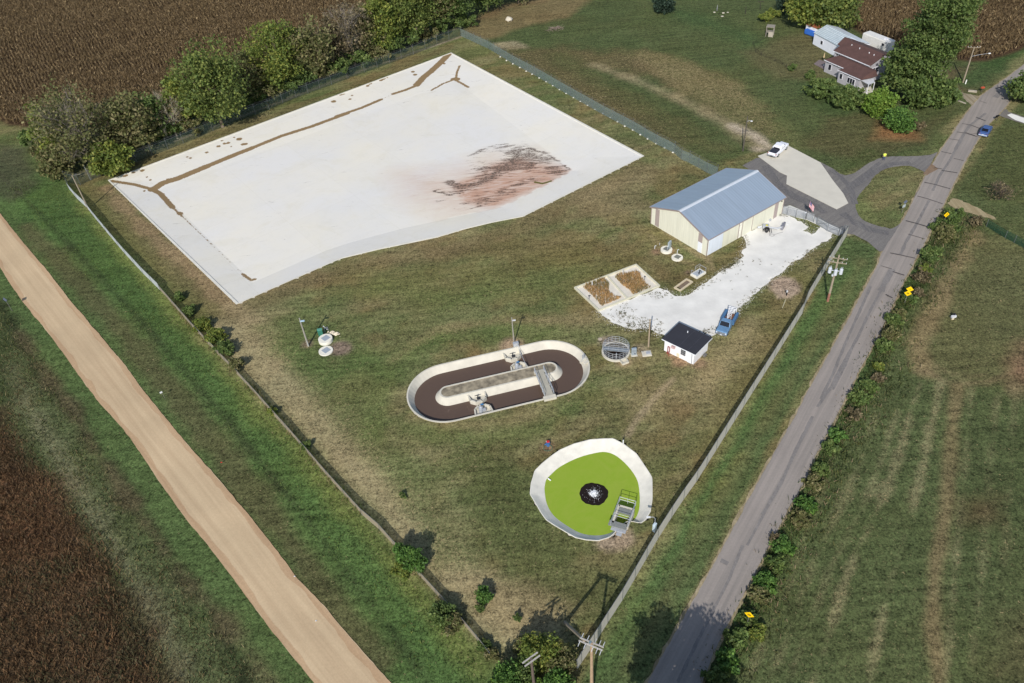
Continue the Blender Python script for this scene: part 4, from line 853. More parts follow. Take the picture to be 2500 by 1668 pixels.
o = .28; sl = (RH-EH)/(W_/2); rf = MB(); e0 = EH+.05-sl*o; rz = RH+.07
rf.slab([(-o, -S_*o, e0), (L_b+o, -S_*o, e0), (L_b+o, S_*W_/2, rz), (-o, S_*W_/2, rz)], .05); rf.slab([(-o, S_*(W_+o), e0), (L_b+o, S_*(W_+o), e0), (L_b+o, S_*W_/2, rz), (-o, S_*W_/2, rz)], .05)
rf.build('roof', roofm, mbld, world=False)
rc = MB(); rc.slab([(-o-.02, S_*(W_/2-.38), rz+.03-sl*.38), (L_b+o+.02, S_*(W_/2-.38), rz+.03-sl*.38), (L_b+o+.02, S_*W_/2, rz+.05), (-o-.02, S_*W_/2, rz+.05)], .03).slab([(-o-.02, S_*(W_/2+.38), rz+.03-sl*.38), (L_b+o+.02, S_*(W_/2+.38), rz+.03-sl*.38), (L_b+o+.02, S_*W_/2, rz+.05), (-o-.02, S_*W_/2, rz+.05)], .03)
rc.build('ridge_cap', mat('ridge_metal', alb(222,228,234), .35, .3, var=.04), mbld, world=False)
tr = MB(); tm = mat('taupe_trim', alb(150,136,132), .5, var=.06)
for x0, y0, x1, y1, z0, z1 in [(-o-.02, -S_*o, -o-.02, S_*W_/2, e0, rz), (-o-.02, S_*(W_+o), -o-.02, S_*W_/2, e0, rz), (L_b+o, -S_*o, L_b+o, S_*W_/2, e0, rz), (L_b+o, S_*(W_+o), L_b+o, S_*W_/2, e0, rz)]:
    tr.add([(x0-.03, y0, z0-.22), (x0+.04, y0, z0-.22), (x0+.04, y0, z0+.015), (x0-.03, y0, z0+.015), (x1-.03, y1, z1-.22), (x1+.04, y1, z1-.22), (x1+.04, y1, z1+.015), (x1-.03, y1, z1+.015)], [(0, 1, 2, 3), (7, 6, 5, 4), (0, 4, 5, 1), (1, 5, 6, 2), (2, 6, 7, 3), (3, 7, 4, 0)])
tr.box((L_b/2, -S_*(o+.03), e0-.07), (L_b+2*o, .06, .16)); tr.box((L_b/2, S_*(W_+o+.03), e0-.07), (L_b+2*o, .06, .16))
for x, y in ((-.02, -S_*.02), (L_b+.02, -S_*.02), (-.02, S_*(W_+.02))): tr.box((x, y, EH/2), (.12, .12, EH-.02))
tr.build('trim', tm, mbld, world=False)
tau = ribbed('taupe_panel', alb(168,154,150), 1.2, 'Y', .5, 0)
MB().box((-.02, S_*1.75, EH/2+.95), (.05, .95, EH-1.75)).build('wall_strip', tau, mbld, world=False)
MB().box((-.02, S_*(W_-1.55), EH/2+.15), (.05, 1.0, EH-.05)).build('wall_strip', tau, mbld, world=False)
MB().box((L_b-1.9, -S_*.02, EH/2-.02), (.95, .05, EH-.15)).build('wall_strip', tau, mbld, world=False)
wht = mat('white_door', alb(232,236,242), .45, var=.03)
MB().box((-.03, S_*1.7, 1.05), (.06, .95, 2.1)).build('door', wht, mbld, world=False, bevel=.01)
MB().box((2.0, -S_*.04, EH/2-.06), (3.6, .07, EH-.35)).build('sliding_door', ribbed('door_siding', alb(222,230,240), 1.4, 'X', .5, 0), mbld, world=False)
for x, w_ in ((8.0, .12), (8.9, .1), (8.35, .5), (11.6, .07)): MB().box((x, -S_*.03, EH/2-.1), (w_, .06, EH-.3)).build('door_post', (tm if w_ < .2 else mat('pale_post', alb(236,234,220), .5)), mbld, world=False)
MB().box((L_b-.6, -S_*.06, EH-.7), (.15, .12, .2)).build('wall_lamp', steel_d, mbld, world=False)
MB().box((16.6, -S_*.12, .25), (.5, .25, .35)).build('vent_box', galv, mbld, world=False)

# small white block building
LB, FB, RB = np.array(A5(980,925)[:2]), np.array(A5(1238,1050)[:2]), np.array(A5(1365,925)[:2])
d1 = LB-FB; w1 = np.linalg.norm(d1); d1 /= w1; d2 = np.array([d1[1], -d1[0]]); d2 = d2 if d2@(RB-FB) > 0 else -d2; w2 = (RB-FB)@d2
sh = thing('block_building', 'small white block building with a flat black roof by the gravel', 'small building', (FB[0], FB[1], 0), math.atan2(d2[1], d2[0]))
S2 = 1 if (d1[0]*-math.sin(sh.rotation_euler.z)+d1[1]*math.cos(sh.rotation_euler.z)) > 0 else -1
wm2 = mat('white_block', alb(236,236,238), .7, var=.04, sc=2, bump=.15); HB = height(proj((*FB, 0)), (1350+1262*.2766, 600+960*.2766)); print('small building', w1, w2, HB)
HB = min(max(HB, 2.4), 3.2); w2 = max(w2, 3.6)
MB().add([(0, 0, 0), (w2, 0, 0), (w2, S2*w1, 0), (0, S2*w1, 0), (0, 0, HB), (w2, 0, HB), (w2, S2*w1, HB), (0, S2*w1, HB)], [(0, 1, 5, 4), (1, 2, 6, 5), (2, 3, 7, 6), (3, 0, 4, 7), (4, 5, 6, 7)]).build('wall', wm2, sh, world=False)
bm_ = mat('black_membrane', alb(50,50,56), .7, var=.1, sc=.8)
MB().slab([(-.35, -S2*.35, HB+.1), (w2+.45, -S2*.35, HB+.1), (w2+.45, S2*(w1+.35), HB+.1), (-.35, S2*(w1+.35), HB+.1)], .1).build('roof', bm_, sh, world=False)
MB().box((w2/2+.05, S2*w1*.5, HB+.112), (w2+.7, .05, .02)).box((w2/2+.05, S2*w1*.2, HB+.112), (w2+.7, .05, .02)).build('roof_seam', mat('seam', alb(66,66,74), .6), sh, world=False)
MB().box((-.37, S2*w1/2, HB), (.04, w1+.7, .14)).box((w2/2, -S2*.37, HB), (w2+.8, .04, .14)).build('fascia', wht, sh, world=False)
MB().cyl((w2*.8, S2*w1*.62, HB+.1), (w2*.8, S2*w1*.62, HB+.4), .07).build('vent_pipe', wht, sh, world=False)
wd_ = MB().box((-.03, S2*w1*.36, 1.5), (.06, .8, 1.1)).build('window', mat('window_glass', alb(80,84,90), .15), sh, world=False)
f_ = MB(); [f_.box((-.07, S2*w1*.36, 1.5+dz), (.03, .8, .05)) for dz in (-.55, -.2, .2, .55)]; f_.box((-.075, S2*w1*.36, 1.5), (.02, .05, 1.15)); f_.build('frame', mat('frame_grey', alb(150,150,150), .5), wd_, world=False)
MB().box((-.025, S2*w1*.13, 1.05), (.05, .85, 2.1)).build('door', wht, sh, world=False, bevel=.01)
MB().box((-.2, S2*w1*.68, 1.75), (.4, .6, .4)).build('wall_unit', mat('faded_pink', alb(196,168,166), .5), sh, world=False, bevel=.03)
MB().box((-.02, S2*w1*.52, .45), (.045, .5, .8)).build('rust_stain', mat('rust_stain', alb(226,216,190), .8), sh, world=False)
pr_ = MB(); pr_.tube([(-.15, S2*w1*.86, .1), (-.15, S2*w1*.86, 1.25), (-.15, S2*w1*.84, 1.4), (-.15, S2*w1*.80, 1.25), (-.15, S2*w1*.80, .3)], .07, 8); pr_.cyl((-.15, S2*w1*.85, .25), (-.45, S2*w1*.83, .25), .12); pr_.cyl((-.6, S2*w1*.76, 0), (-.6, S2*w1*.76, .8), .05)
tag(pr_.build('red_pipes', mat('red_pipe', alb(140,52,48), .5), sh, world=False))
dn = MB().tube([(-.3, S2*.45, HB-.1), (-.1, S2*.35, HB-.2), (-.07, S2*.25, .1)], .035, 6); dn.build('downspout', steel_d, sh, world=False)
MB().box((w2*.65, -S2*.4, .25), (.6, .4, .3)).build('box', mat('box_grey', alb(110,108,104), .7), sh, world=False)

# farm house group
def roof_poly(name, pts, parent, m, t=.12): return MB().slab(pts, t).build(name, m, parent)
def wall_under(mb, a, b, z=0.0, inset=0.0):
    mb.add([(a[0], a[1], z), (b[0], b[1], z), (b[0], b[1], b[2]-.08), (a[0], a[1], a[2]-.08)], [(0, 1, 2, 3)]); return mb
hm = mat('brown_shingle', alb(86,62,57), .9, var=.12, sc=.9, bump=.3); hw = mat('grey_siding', alb(172,170,174), .7, var=.05); hg = mat('house_glass', alb(40,42,50), .1); hf = mat('house_trim', alb(228,228,232), .6)
house = thing('farmhouse', 'two level grey house with brown shingle roofs among trees', 'house', D(1940,165))
e1, e2 = B2(725,650,4.4), B2(1170,835,4.4)
u_ = np.array(e2)-np.array(e1); Lh = np.linalg.norm(u_[:2]); u_ = u_[:2]/Lh; v_ = np.array([-u_[1], u_[0]])
v_ = v_ if v_[1] > 0 else -v_
def hp_(o, a, b_, z): q = np.array(o[:2])+u_*a+v_*b_; return (q[0], q[1], z)
dB = 8.2; rz1 = 6.0
MB().slab([hp_(e1,-.3,-.3,4.4), hp_(e1,Lh+.3,-.3,4.4), hp_(e1,Lh+.3,dB/2,rz1), hp_(e1,-.3,dB/2,rz1)], .12).slab([hp_(e1,-.3,dB/2,rz1), hp_(e1,Lh+.3,dB/2,rz1), hp_(e1,Lh+.3,dB+.3,4.4), hp_(e1,-.3,dB+.3,4.4)], .12).slab([hp_(e1,-2.4,3.2,4.5), hp_(e1,-.1,3.2,4.5), hp_(e1,-.1,dB/2+.9,rz1-.15), hp_(e1,-2.2,dB/2+.9,rz1-.15)], .12).slab([hp_(e1,-2.2,dB/2+.9,rz1-.15), hp_(e1,-.1,dB/2+.9,rz1-.15), hp_(e1,-.1,dB,4.5), hp_(e1,-2.2,dB,4.5)], .12).build('roof', hm, house)
mw = MB().prism([hp_(e1,0,0,0), hp_(e1,Lh,0,0), hp_(e1,Lh,dB,0), hp_(e1,0,dB,0)], 0, 4.3)
mw.prism([hp_(e1,-2.1,3.4,0), hp_(e1,.1,3.4,0), hp_(e1,.1,dB-.2,0), hp_(e1,-2.1,dB-.2,0)], 0, 4.35)
for x in (0.02, Lh-.02): mw.add([hp_(e1,x,0,4.3), hp_(e1,x,dB,4.3), hp_(e1,x,dB/2,rz1-.12)], [(0, 1, 2)])
mw.build('wall', hw, house)
def window(o, a, b_, z, w_=.8, h=1.3, along=True, n=1):
    for i in range(n):
        aa = a+i*(w_+.15) if along else a; bb = b_ if along else b_+i*(w_+.15)
        c = hp_(o, aa, bb, z); r_ = math.atan2(u_[1], u_[0])+(0 if along else math.pi/2)
        w0 = MB().box(c, (w_+.2, .1, h+.2), r_).build('window', hf, house); MB().box(c, (w_, .14, h), r_).box(c, (w_, .15, .001), r_).build('pane', hg, w0)
window(e1, .9, -.02, 3.75, .5, .5, n=2); window(e1, Lh-1.3, -.02, 3.75, .5, .5, n=2); window(e1, -2.12, 4.6, 3.2, .8, 1.2, False); window(e1, Lh+.02, 1.6, 2.6, .8, 1.4, False, 2)
g1 = B2(610,765,2.9); g2 = B2(1045,1010,2.9)
lh2 = (np.array(B2(1180,920,2.9))[:2]-np.array(g1[:2]))@u_
fr0 = (np.array(e1[:2])-np.array(g1[:2]))@v_; dl = max(2.5, fr0)
nx0 = (np.array(B2(780,895,2.9))[:2]-np.array(g1[:2])); na_, nb_ = nx0@u_, nx0@v_
la_ = (np.array(g2[:2])-np.array(g1[:2]))@u_; nb_ = min(nb_, -1.0); print('house', Lh, lh2, fr0, na_, nb_, la_)
hz = 2.9; hr = 3.9
MB().slab([hp_(g1,-.3,-.3,hz), hp_(g1,na_,-.3,hz), hp_(g1,na_+1.2,1.8,hr), hp_(g1,1.6,2.0,hr)], .12).slab([hp_(g1,-.3,-.3,hz), hp_(g1,1.6,2.0,hr), hp_(g1,1.8,dl,hr), hp_(g1,-.3,dl,hz)], .12).slab([hp_(g1,1.6,2.0,hr), hp_(g1,na_+1.2,1.8,hr), hp_(g1,la_+.2,1.8,hr), hp_(g1,la_+.2,dl,hr), hp_(g1,1.8,dl,hr)], .12).slab([hp_(g1,na_-.3,nb_-.2,hz), hp_(g1,la_+.3,nb_-.2,hz), hp_(g1,la_+.2,1.8,hr), hp_(g1,na_+1.2,1.8,hr), hp_(g1,na_,-.3,hz)], .12).slab([hp_(g1,la_+.3,nb_-.2,hz), hp_(g1,max(lh2,la_+1),dl*.4,hz), hp_(g1,max(lh2,la_+1),dl,hz), hp_(g1,la_+.2,dl,hr), hp_(g1,la_+.2,1.8,hr)], .12).build('lower_roof', hm, house)
MB().prism([hp_(g1,0,0,0), hp_(g1,la_,0,0), hp_(g1,la_,dl-.05,0), hp_(g1,0,dl-.05,0)], 0, 2.8).prism([hp_(g1,na_,nb_,0), hp_(g1,la_,nb_,0), hp_(g1,la_,.1,0), hp_(g1,na_,.1,0)], 0, 2.79).build('lower_wall', hw, house)
window(g1, 1.6, -.02, 1.6, .8, 1.3); window(g1, na_+.9, nb_-.02, 1.7, .7, 1.2); window(g1, na_+3.2, nb_-.02, 1.6, .6, 1.2, n=3)
gu = MB(); gu.box(hp_(e1,Lh/2,-.36,4.36), (Lh+.7, .1, .14), math.atan2(u_[1], u_[0])); gu.box(hp_(g1,na_/2,-.36,2.86), (na_+.5, .1, .14), math.atan2(u_[1], u_[0])); gu.box(hp_(g1,(na_+la_)/2,nb_-.26,2.86), (la_-na_+.6, .1, .14), math.atan2(u_[1], u_[0]))
gu.build('gutter', hf, house)
[MB().cyl(hp_(e1,a,b_,z), hp_(e1,a,b_,z+.45), .1).build('roof_vent', hf, house) for a, b_, z in ((2, 3.0, 5.4), (4.5, 2.9, 5.4), (7.5, 2.8, 5.3), (9, 2.7, 5.3))]
pz = 2.6; pp0, pp1, pp2, pp3 = B2(1040,1015,pz), B2(1190,930,pz), B2(1232,1050,pz-.15), B2(1155,1078,pz-.15)
MB().slab([pp0, pp3, pp2, pp1], .1).build('porch_roof', mat('porch_metal', alb(206,208,212), .5, .1, var=.15, sc=2), house)
[MB().cyl((q[0], q[1], 0), (q[0], q[1], pz-.2), .08).build('porch_post', hf, house) for q in (pp3, pp2)]
pr2 = MB(); pr2.tube([(pp0[0], pp0[1]-.3, 1.0), (pp3[0], pp3[1]-.1, 1.0)], .04); [pr2.cyl((pp0[0]+(pp3[0]-pp0[0])*t, pp0[1]-.3+(pp3[1]-pp0[1])*t, .3), (pp0[0]+(pp3[0]-pp0[0])*t, pp0[1]-.3+(pp3[1]-pp0[1])*t, 1.0), .02) for t in np.linspace(0, 1, 10)]; pr2.build('porch_rail', hf, house)
MB().prism([(pp0[0], pp0[1]), (pp3[0], pp3[1]), (pp2[0], pp2[1]), (pp1[0], pp1[1])], 0, .35).build('porch_floor', dc, house)
# white shed with clear roof panels
shed = thing('shed', 'white metal shed with translucent panelled roof behind the house', 'shed', B2(600,560))
g = 2.9; a0, a1, r0, r1 = B2(465,418,g), B2(700,545,g), B2(592,300,g+1.3), B2(870,425,g+1.3)
su = np.array(a1[:2])-np.array(a0[:2]); sL = np.linalg.norm(su); su /= sL; sv = np.array([-su[1], su[0]]); sv = sv if sv[1] > 0 else -sv
sw = abs((np.array(r0[:2])-np.array(a0[:2]))@sv); sw = min(max(sw, 3.5), 6); print('shed', sL, sw); sL = max(sL, 9.5)
def sp_(a, b_, z): q = np.array(a0[:2])+su*a+sv*b_; return (q[0], q[1], z)
MB().slab([sp_(-.2,-.2,g), sp_(sL,-.2,g), sp_(sL,sw,g+1.3), sp_(-.2,sw,g+1.3)], .06).build('front_roof', mat('panel_roof', alb(176,190,196), .35, .1, var=.08), shed)
MB().slab([sp_(-.2,sw,g+1.3), sp_(sL+3,sw,g+1.3), sp_(sL+3,2*sw+.2,g), sp_(-.2,2*sw+.2,g)], .06).slab([sp_(sL,-.2,g), sp_(sL+3,-.2,g), sp_(sL+3,sw,g+1.3), sp_(sL,sw,g+1.3)], .06).build('back_roof', mat('white_metal_roof', alb(218,224,230), .4, .1, var=.04), shed)
rb = MB()
for i in range(13): x = sL*i/12; rb.add([sp_(x-.05,-.2,g+.03), sp_(x+.05,-.2,g+.03), sp_(x+.05,sw,g+1.33), sp_(x-.05,sw,g+1.33)], [(0, 1, 2, 3)])
for j in range(5): y_ = sw*(j+.5)/5; zz = g+1.3*(y_/sw)+.035; rb.add([sp_(0,y_-.04,zz-.01), sp_(sL,y_-.04,zz-.01), sp_(sL,y_+.04,zz+.01), sp_(0,y_+.04,zz+.01)], [(0, 1, 2, 3)])
rb.build('roof_battens', mat('batten', alb(222,228,230), .4), shed)
sm = MB().prism([sp_(0,0,0), sp_(sL+2.8,0,0), sp_(sL+2.8,2*sw,0), sp_(0,2*sw,0)], 0, g-.08)
for x in (0.02, sL+2.78): sm.add([sp_(x,0,g-.08), sp_(x,2*sw,g-.08), sp_(x,sw,g+1.22)], [(0, 1, 2)])
sm.build('wall', mat('shed_white', alb(226,230,238), .6, var=.03), shed)
w0 = MB().box(sp_(3.4,-.02,1.5), (.9, .08, 1.0), math.atan2(su[1], su[0])).build('window', hf, shed); MB().box(sp_(3.4,-.03,1.5), (.7, .12, .8), math.atan2(su[1], su[0])).build('pane', hg, w0)
rv = thing('camper', 'long white camper parked between house and corn field', 'camper', B2(1260,560)); ru = np.array(B2(1400,640)[:2])-np.array(B2(1110,525)[:2]); rL = 8.2; ra_ = math.atan2(ru[1], ru[0]); rc_ = B2(1270,545,1.5)
wrv = mat('camper_white', alb(222,220,214), .5, var=.06)
MB().box((rc_[0], rc_[1], 1.75), (rL, 2.5, 2.6), ra_).build('body', wrv, rv, bevel=.15)
MB().box((rc_[0]+2.2*math.cos(ra_), rc_[1]+2.2*math.sin(ra_), 3.15), (.8, .7, .25), ra_).build('roof_unit', hf, rv)
MB().box((rc_[0]+2.6*math.cos(ra_)+1.26*math.sin(ra_), rc_[1]+2.6*math.sin(ra_)-1.26*math.cos(ra_), 2.1), (.7, .06, .6), ra_).build('window', hg, rv)
for s in (-.4, .4):
    for t in (-1.26, 1.26): c = (rc_[0]+s*math.cos(ra_)-t*math.sin(ra_), rc_[1]+s*math.sin(ra_)+t*math.cos(ra_), .36); MB().cyl(c, (c[0]+.01-math.sin(ra_)*.1, c[1]+math.cos(ra_)*.1, .36), .36, n=14).build('wheel', mat('tyre', alb(34,34,36), .8), rv)
bt = thing('tarp_heap', 'bright blue tarp over a low load beside the white shed', 'tarp', B2(430,430)); c = B2(432,405,.9)
MB().box((c[0], c[1], .75), (3.6, 2.0, 1.4), ra_+.1).build('tarp', mat('blue_tarp', alb(52,104,188), .5, var=.15, sc=2), bt, bevel=.25)
rw = thing('rusty_trailer', 'white sided trailer with a rusty orange top behind the blue tarp', 'trailer', B2(480,360)); c = B2(480,335,2.2)
MB().box((c[0], c[1], 1.25), (4.5, 2.2, 1.9), ra_).build('body', hf, rw); MB().box((c[0], c[1], 2.25), (4.6, 2.3, .14), ra_).build('top', mat('rust', alb(150,88,56), .9, var=.35, sc=2), rw)
c = B2(385,370,1.0); tk2 = thing('gas_tank', 'small upright white tank next to the blue tarp', 'tank', B2(385,385)); MB().cyl((c[0], c[1], .1), (c[0], c[1], 1.5), .4, n=16).build('body', hf, tk2); MB().cyl((c[0], c[1], 1.5), (c[0], c[1], 1.75), .4, .12, 16).build('dome', hf, tk2)
pt_ = thing('patio', 'small brick paved patio corner left of the house', 'patio', B2(540,840)); MB().prism([B2(455,820), B2(615,905), B2(640,800), B2(520,770)], 0, .12).build('paving', mat('patio_paving', alb(120,108,108), .9, var=.2, sc=4), pt_)
c = B2(572,790); um = thing('closed_umbrella', 'closed beige patio umbrella standing left of the house', 'umbrella', c[:2]+(.12,)); MB().cyl((0, 0, 0), (0, 0, 2.3), .03).build('pole', steel_d, um, world=False); MB().cyl((0, 0, 1.0), (0, 0, 2.2), .22, .04, 12).build('canopy', mat('beige_cloth', alb(190,168,128), .9), um, world=False)
for i, a_ in enumerate([(580,848), (608,862)]): c = B2(*a_); p_ = thing('flower_pot', ['white round flower pot on the patio, nearer the umbrella', 'white round flower pot on the patio, against the house wall'][i], 'flower pot', c[:2]+(.12,), 0, 'pots on the patio'); MB().cyl((0, 0, 0), (0, 0, .4), .2, .28, 14).build('pot', hf, p_, world=False); MB().cyl((0, 0, .4), (0, 0, .55), .18, .1, 9).build('plant', mat('pot_plant', alb(60,84,44), .9), p_, world=False)

# playhouse, posts, yard bits
ph = E1(1400,690); pho = thing('wooden_playhouse', 'weathered grey wooden playhouse tower on the lawn', 'playhouse', ph[:2]+(0,), -.45)
wdm = mat('weathered_wood', alb(142,136,124), .9, var=.2, sc=4)
[MB().box((x, y, 1.3), (.14, .14, 2.6)).build('post', wdm, pho, world=False) for x in (-.9, .9) for y in (-.8, .8)]
MB().box((0, 0, 2.62), (2.1, 1.9, .12)).build('roof', wdm, pho, world=False)
q = MB(); [q.box((-.9, 0, z), (.06, 1.6, .1)) for z in (.4, .7, 1.0, 1.3, 1.6, 1.9)]; q.build('slat_side', wdm, pho, world=False)
MB().box((.3, -.82, .7), (1.2, .06, 1.3)).build('front_board', mat('paler_wood', alb(168,160,146), .9, var=.1, sc=5), pho, world=False); MB().box((0, 0, 1.2), (1.7, 1.5, .08)).build('floor', wdm, pho, world=False)
for i, (b_, t_) in enumerate([((938,270), (965,130)), ((1218,180), (1232,30))]):
    f = E1(*b_); hh = height((1700+b_[0]*.12766, b_[1]*.12766), (1700+t_[0]*.12766, t_[1]*.12766)); hh = min(max(hh, 1.5), 3)
    p_ = thing('clothes_post', ['dark wooden post alone on the lawn, left of two', 'dark wooden post with a crossbar at the top picture edge, right of two'][i], 'post', f[:2]+(0,), 0, 'dark posts on the lawn'); MB().cyl((0, 0, 0), (0, 0, hh), .09, .08, 8).build('shaft', mat('dark_wood', alb(58,52,46), .9), p_, world=False)
    if i: MB().box((0, 0, hh), (1.8, .12, .12)).build('crossbar', mat('dark_wood', alb(58,52,46), .9), p_, world=False)
c = E1(395,210); st = thing('garden_statue', 'tall thin grey garden ornament standing beside a ring of stones', 'garden ornament', c[:2]+(0,)); MB().cyl((0, 0, 0), (0, 0, .8), .1, .18, 9).cyl((0, 0, .8), (0, 0, 1.5), .18, .07, 9).build('body', mat('grey_stone', alb(126,128,128), .7), st, world=False); MB().cyl((0, 0, 1.5), (.12, 0, 1.75), .06, .03, 8).build('head', mat('grey_stone', alb(126,128,128), .7), st, world=False)
rocks = [(A2(1225,140), 1.0, 'large pale boulder at the wood edge', .75), (E1(345,240), .35, 'pale stone at the left of the flower bed', .35), (E1(515,255), .35, 'bright white stone in the flower bed', .5), (E1(600,240), .3, 'small white stone at the right of the flower bed', .3), (E1(495,315), .4, 'long pale log lying in front of the flower bed', .2)]
for p_, r_, lb, z_ in rocks:
    bm = bmesh.new(); bmesh.ops.create_icosphere(bm, subdivisions=2, radius=r_)
    for v in bm.verts: v.co *= 1+random.uniform(-.18, .18); v.co.z *= z_
    me = bpy.data.meshes.new('boulder'); bm.to_mesh(me); bm.free(); o_ = link('boulder', me, mat('pale_rock', alb(196,188,170), .9, var=.12)); o_.location = (p_[0], p_[1], r_*z_*.5); tag(o_, lb, 'stone')

# ================================================================== FENCES
post_m = mat('fence_post', alb(120,124,126), .5, .5)
fgrey = mesh_mat('grey_slats', alb(214,220,226), .68, .6, .1); ftan = mesh_mat('worn_slats', alb(212,207,196), .86, .7, .0)
fgreen = mesh_mat('green_wire', alb(136,156,156), .5, .5, .3); fgate = mesh_mat('silver_wire', alb(190,194,200), .35, .4, .5); fnorth = mesh_mat('dark_green_wire', alb(74,92,84), .38, .5, .3)
def fence(name, pts, h, m, label, step=3.0, arm=False, wob=0.0, cat='fence', postm=None, rail=True):
    P = resample(pts, step, False); P = [tuple(p[:2]) for p in P]
    t = thing(name, label, cat, (P[0][0], P[0][1], 0)); ox, oy = P[0]
    fine = resample(pts, .75, False); hts = h*(1+wob*(fbm(np.array([p[0] for p in fine]), np.array([p[1] for p in fine]), 7, 5)-.5)) if wob else np.full(len(fine), h)
    V = []; Fs = []
    for (x, y), hh in zip(fine, hts): V += [(x-ox, y-oy, .03), (x-ox, y-oy, hh)]
    for i in range(len(fine)-1): Fs.append((2*i, 2*i+2, 2*i+3, 2*i+1))
    MB().add(V, Fs).build('wire_panel', m, t, world=False)
    if rail: MB().tube([(x-ox, y-oy, hh+.02) for (x, y), hh in zip(fine, hts)][::2]+[(fine[-1][0]-ox, fine[-1][1]-oy, h+.02)], .03, 5).build('top_rail', postm or post_m, t, world=False)
    pm_ = MB().cyl((0, 0, 0), (0, 0, h+(.05 if not arm else .25)), .045, n=6)
    if arm: pm_.cyl((0, 0, h+.22), (.12, .2, h+.5), .03, n=5)
    src = pm_.build('post', postm or post_m, t, world=False); src.location = (0, 0, 0)
    for i, p in enumerate(P):
        if i == 0: continue
        o_ = src.copy(); COL.objects.link(o_); o_.parent = t; o_.location = (p[0]-ox, p[1]-oy, 0)
    if arm:
        for k, (dz, dx) in enumerate(((.32, .04), (.46, .1))): MB().tube([(p[0]-ox+dx, p[1]-oy+dx*1.5, h+dz) for p in P], .012, 4).build('barbed_wire', post_m, t, world=False)
    return t
fb = [(165,415),(195,450),(222,487),(248,530),(300,603),(352,660),(392,704)]
fbase_l = [B6(455,125), B6(470,175), B6(520,235), B6(590,300), B6(640,365), B6(760,510), B6(850,615), B6(970,745), B6(1085,858), B6(1170,955), B6(1300,1105), B6(1460,1275), B6(1590,1410), B6(1715,1545), B7(1480,120), B7(1620,275), B7(1770,450), B7(1960,660), B5(100,160), B5(225,300), B5(330,410), B5(440,555), B5(600,730), B5(830,985), B5(960,1135), B5(1075,1290)]
split = 9
fence('slatted_fence', fbase_l[:split], 1.7, fgrey, 'grey slatted fence along the west side beside the concrete basin', wob=.1, arm=False)
fence('slatted_fence', fbase_l[split-1:], 1.25, mesh_mat('thin_tan_slats', alb(168,156,136), .7, .8, 0), 'weedy tan slatted fence running down the west side to the bottom trees', wob=.35)
fence('chain_link_fence', [B6(455,125)]+[A1(*p) for p in [(545,1250),(620,1215),(820,1140),(1030,1050),(1240,970),(1440,885),(1630,810),(1820,740),(2000,660),(2240,575),(2345,535)]]+[A2(*p) for p in [(140,530),(250,490),(420,430),(580,370),(740,300),(900,245)]], 2.3, fnorth, 'dark green chain link fence with angled barbed wire posts along the tree row', 3.2, True)
fence('chain_link_fence', [A2(*p) for p in [(900,245),(1085,330),(1250,430),(1400,510),(1570,610),(1710,690),(1860,775),(2060,880),(2220,975),(2340,1035)]]+[A4(590,35), A4(660,65), A4(740,108), A4(815,150), A4(905,190)], 2.2, fgreen, 'grey green chain link fence with barbed wire between the basin and the meadow', 3.2, True)
conc_ft = mat('footing', alb(206,202,190), .9)
for i, a_ in enumerate([(1165,385),(1207,410),(1250,432),(1297,457),(1340,482),(1380,502),(1428,528),(1475,553),(1520,580),(1565,606),(1610,633),(1660,660),(1707,686),(1755,712),(1806,740),(1857,768),(1907,795),(1957,823),(2005,853),(2060,878),(2110,910),(2160,938),(2218,970),(2275,998),(2330,1030)]):
    c = A2(*a_); o_ = MB().cyl((0, 0, -.05), (0, 0, .14), .26, .2, 10).build('post_footing', conc_ft); o_.location = c
    tag(o_, 'pale concrete footing at the foot of the north-east fence, number %d from its far end' % (i+1), 'footing', 'footings along the north-east fence')
fence('slatted_fence', [A4(2045,715), A4(1880,985), A4(1690,1300), A5(2200,600), A5(1950,1000), A5(1760,1300), A5(1600,1553), B1(2138,745), B1(1990,950), B1(1850,1160), B1(1690,1410), B5(2350,590), B5(2240,780), B5(2110,980), B5(1990,1170), B5(1880,1330), B5(1840,1400)], 2.4, ftan, 'long weathered slatted fence beside the paved road', 3.0, wob=.04)
fence('chain_link_fence', [C7(620,395), C7(760,425), C7(960,482), C7(1200,530), C7(1370,600)], 1.75, fgate, 'short silver chain link fence between metal building and flagpole', 2.4)
gt_ = fence('double_gate', [C7(1440,640), C7(1680,800), C7(1935,905)], 1.75, fgate, 'silver double swing gate across the gravel yard entrance', 2.6, cat='gate')
gm_ = MB()
for p, q in (((C7(1440,640)), C7(1670,795)), (C7(1695,810), C7(1935,905))):
    for z in (.25, 1.0, 1.7): gm_.cyl((p[0], p[1], z), (q[0], q[1], z), .03, n=6)
    gm_.cyl((p[0], p[1], .25), (q[0], q[1], 1.7), .025, n=6)
gm_.build('gate_frame', post_m, gt_)
fence('chain_link_fence', [C7(1935,905), C7(1990,900), C7(2060,850), C7(2110,870)], 1.75, fgate, 'short fence corner between the double gate and the roadside fence', 1.2)
fence('green_fence', [E2(1345,385), E2(1585,530), E2(1700,590), E2(1829,660), E2(2100,800)], 1.5, mesh_mat('green_snow_fence', alb(44,84,66), .6), 'low green mesh fence at the right edge of the field', 4.5, rail=False)
fence('wire_fence', [E1(1400,700), E1(1080,860), E1(1130,1000), E1(1240,1060), E1(1500,1180), E1(1720,1290)], .9, mesh_mat('thin_wire', alb(86,82,70), .2), 'low dark wire fence round the house lawn', 4, rail=False, postm=mat('dark_wood', alb(58,52,46), .9))

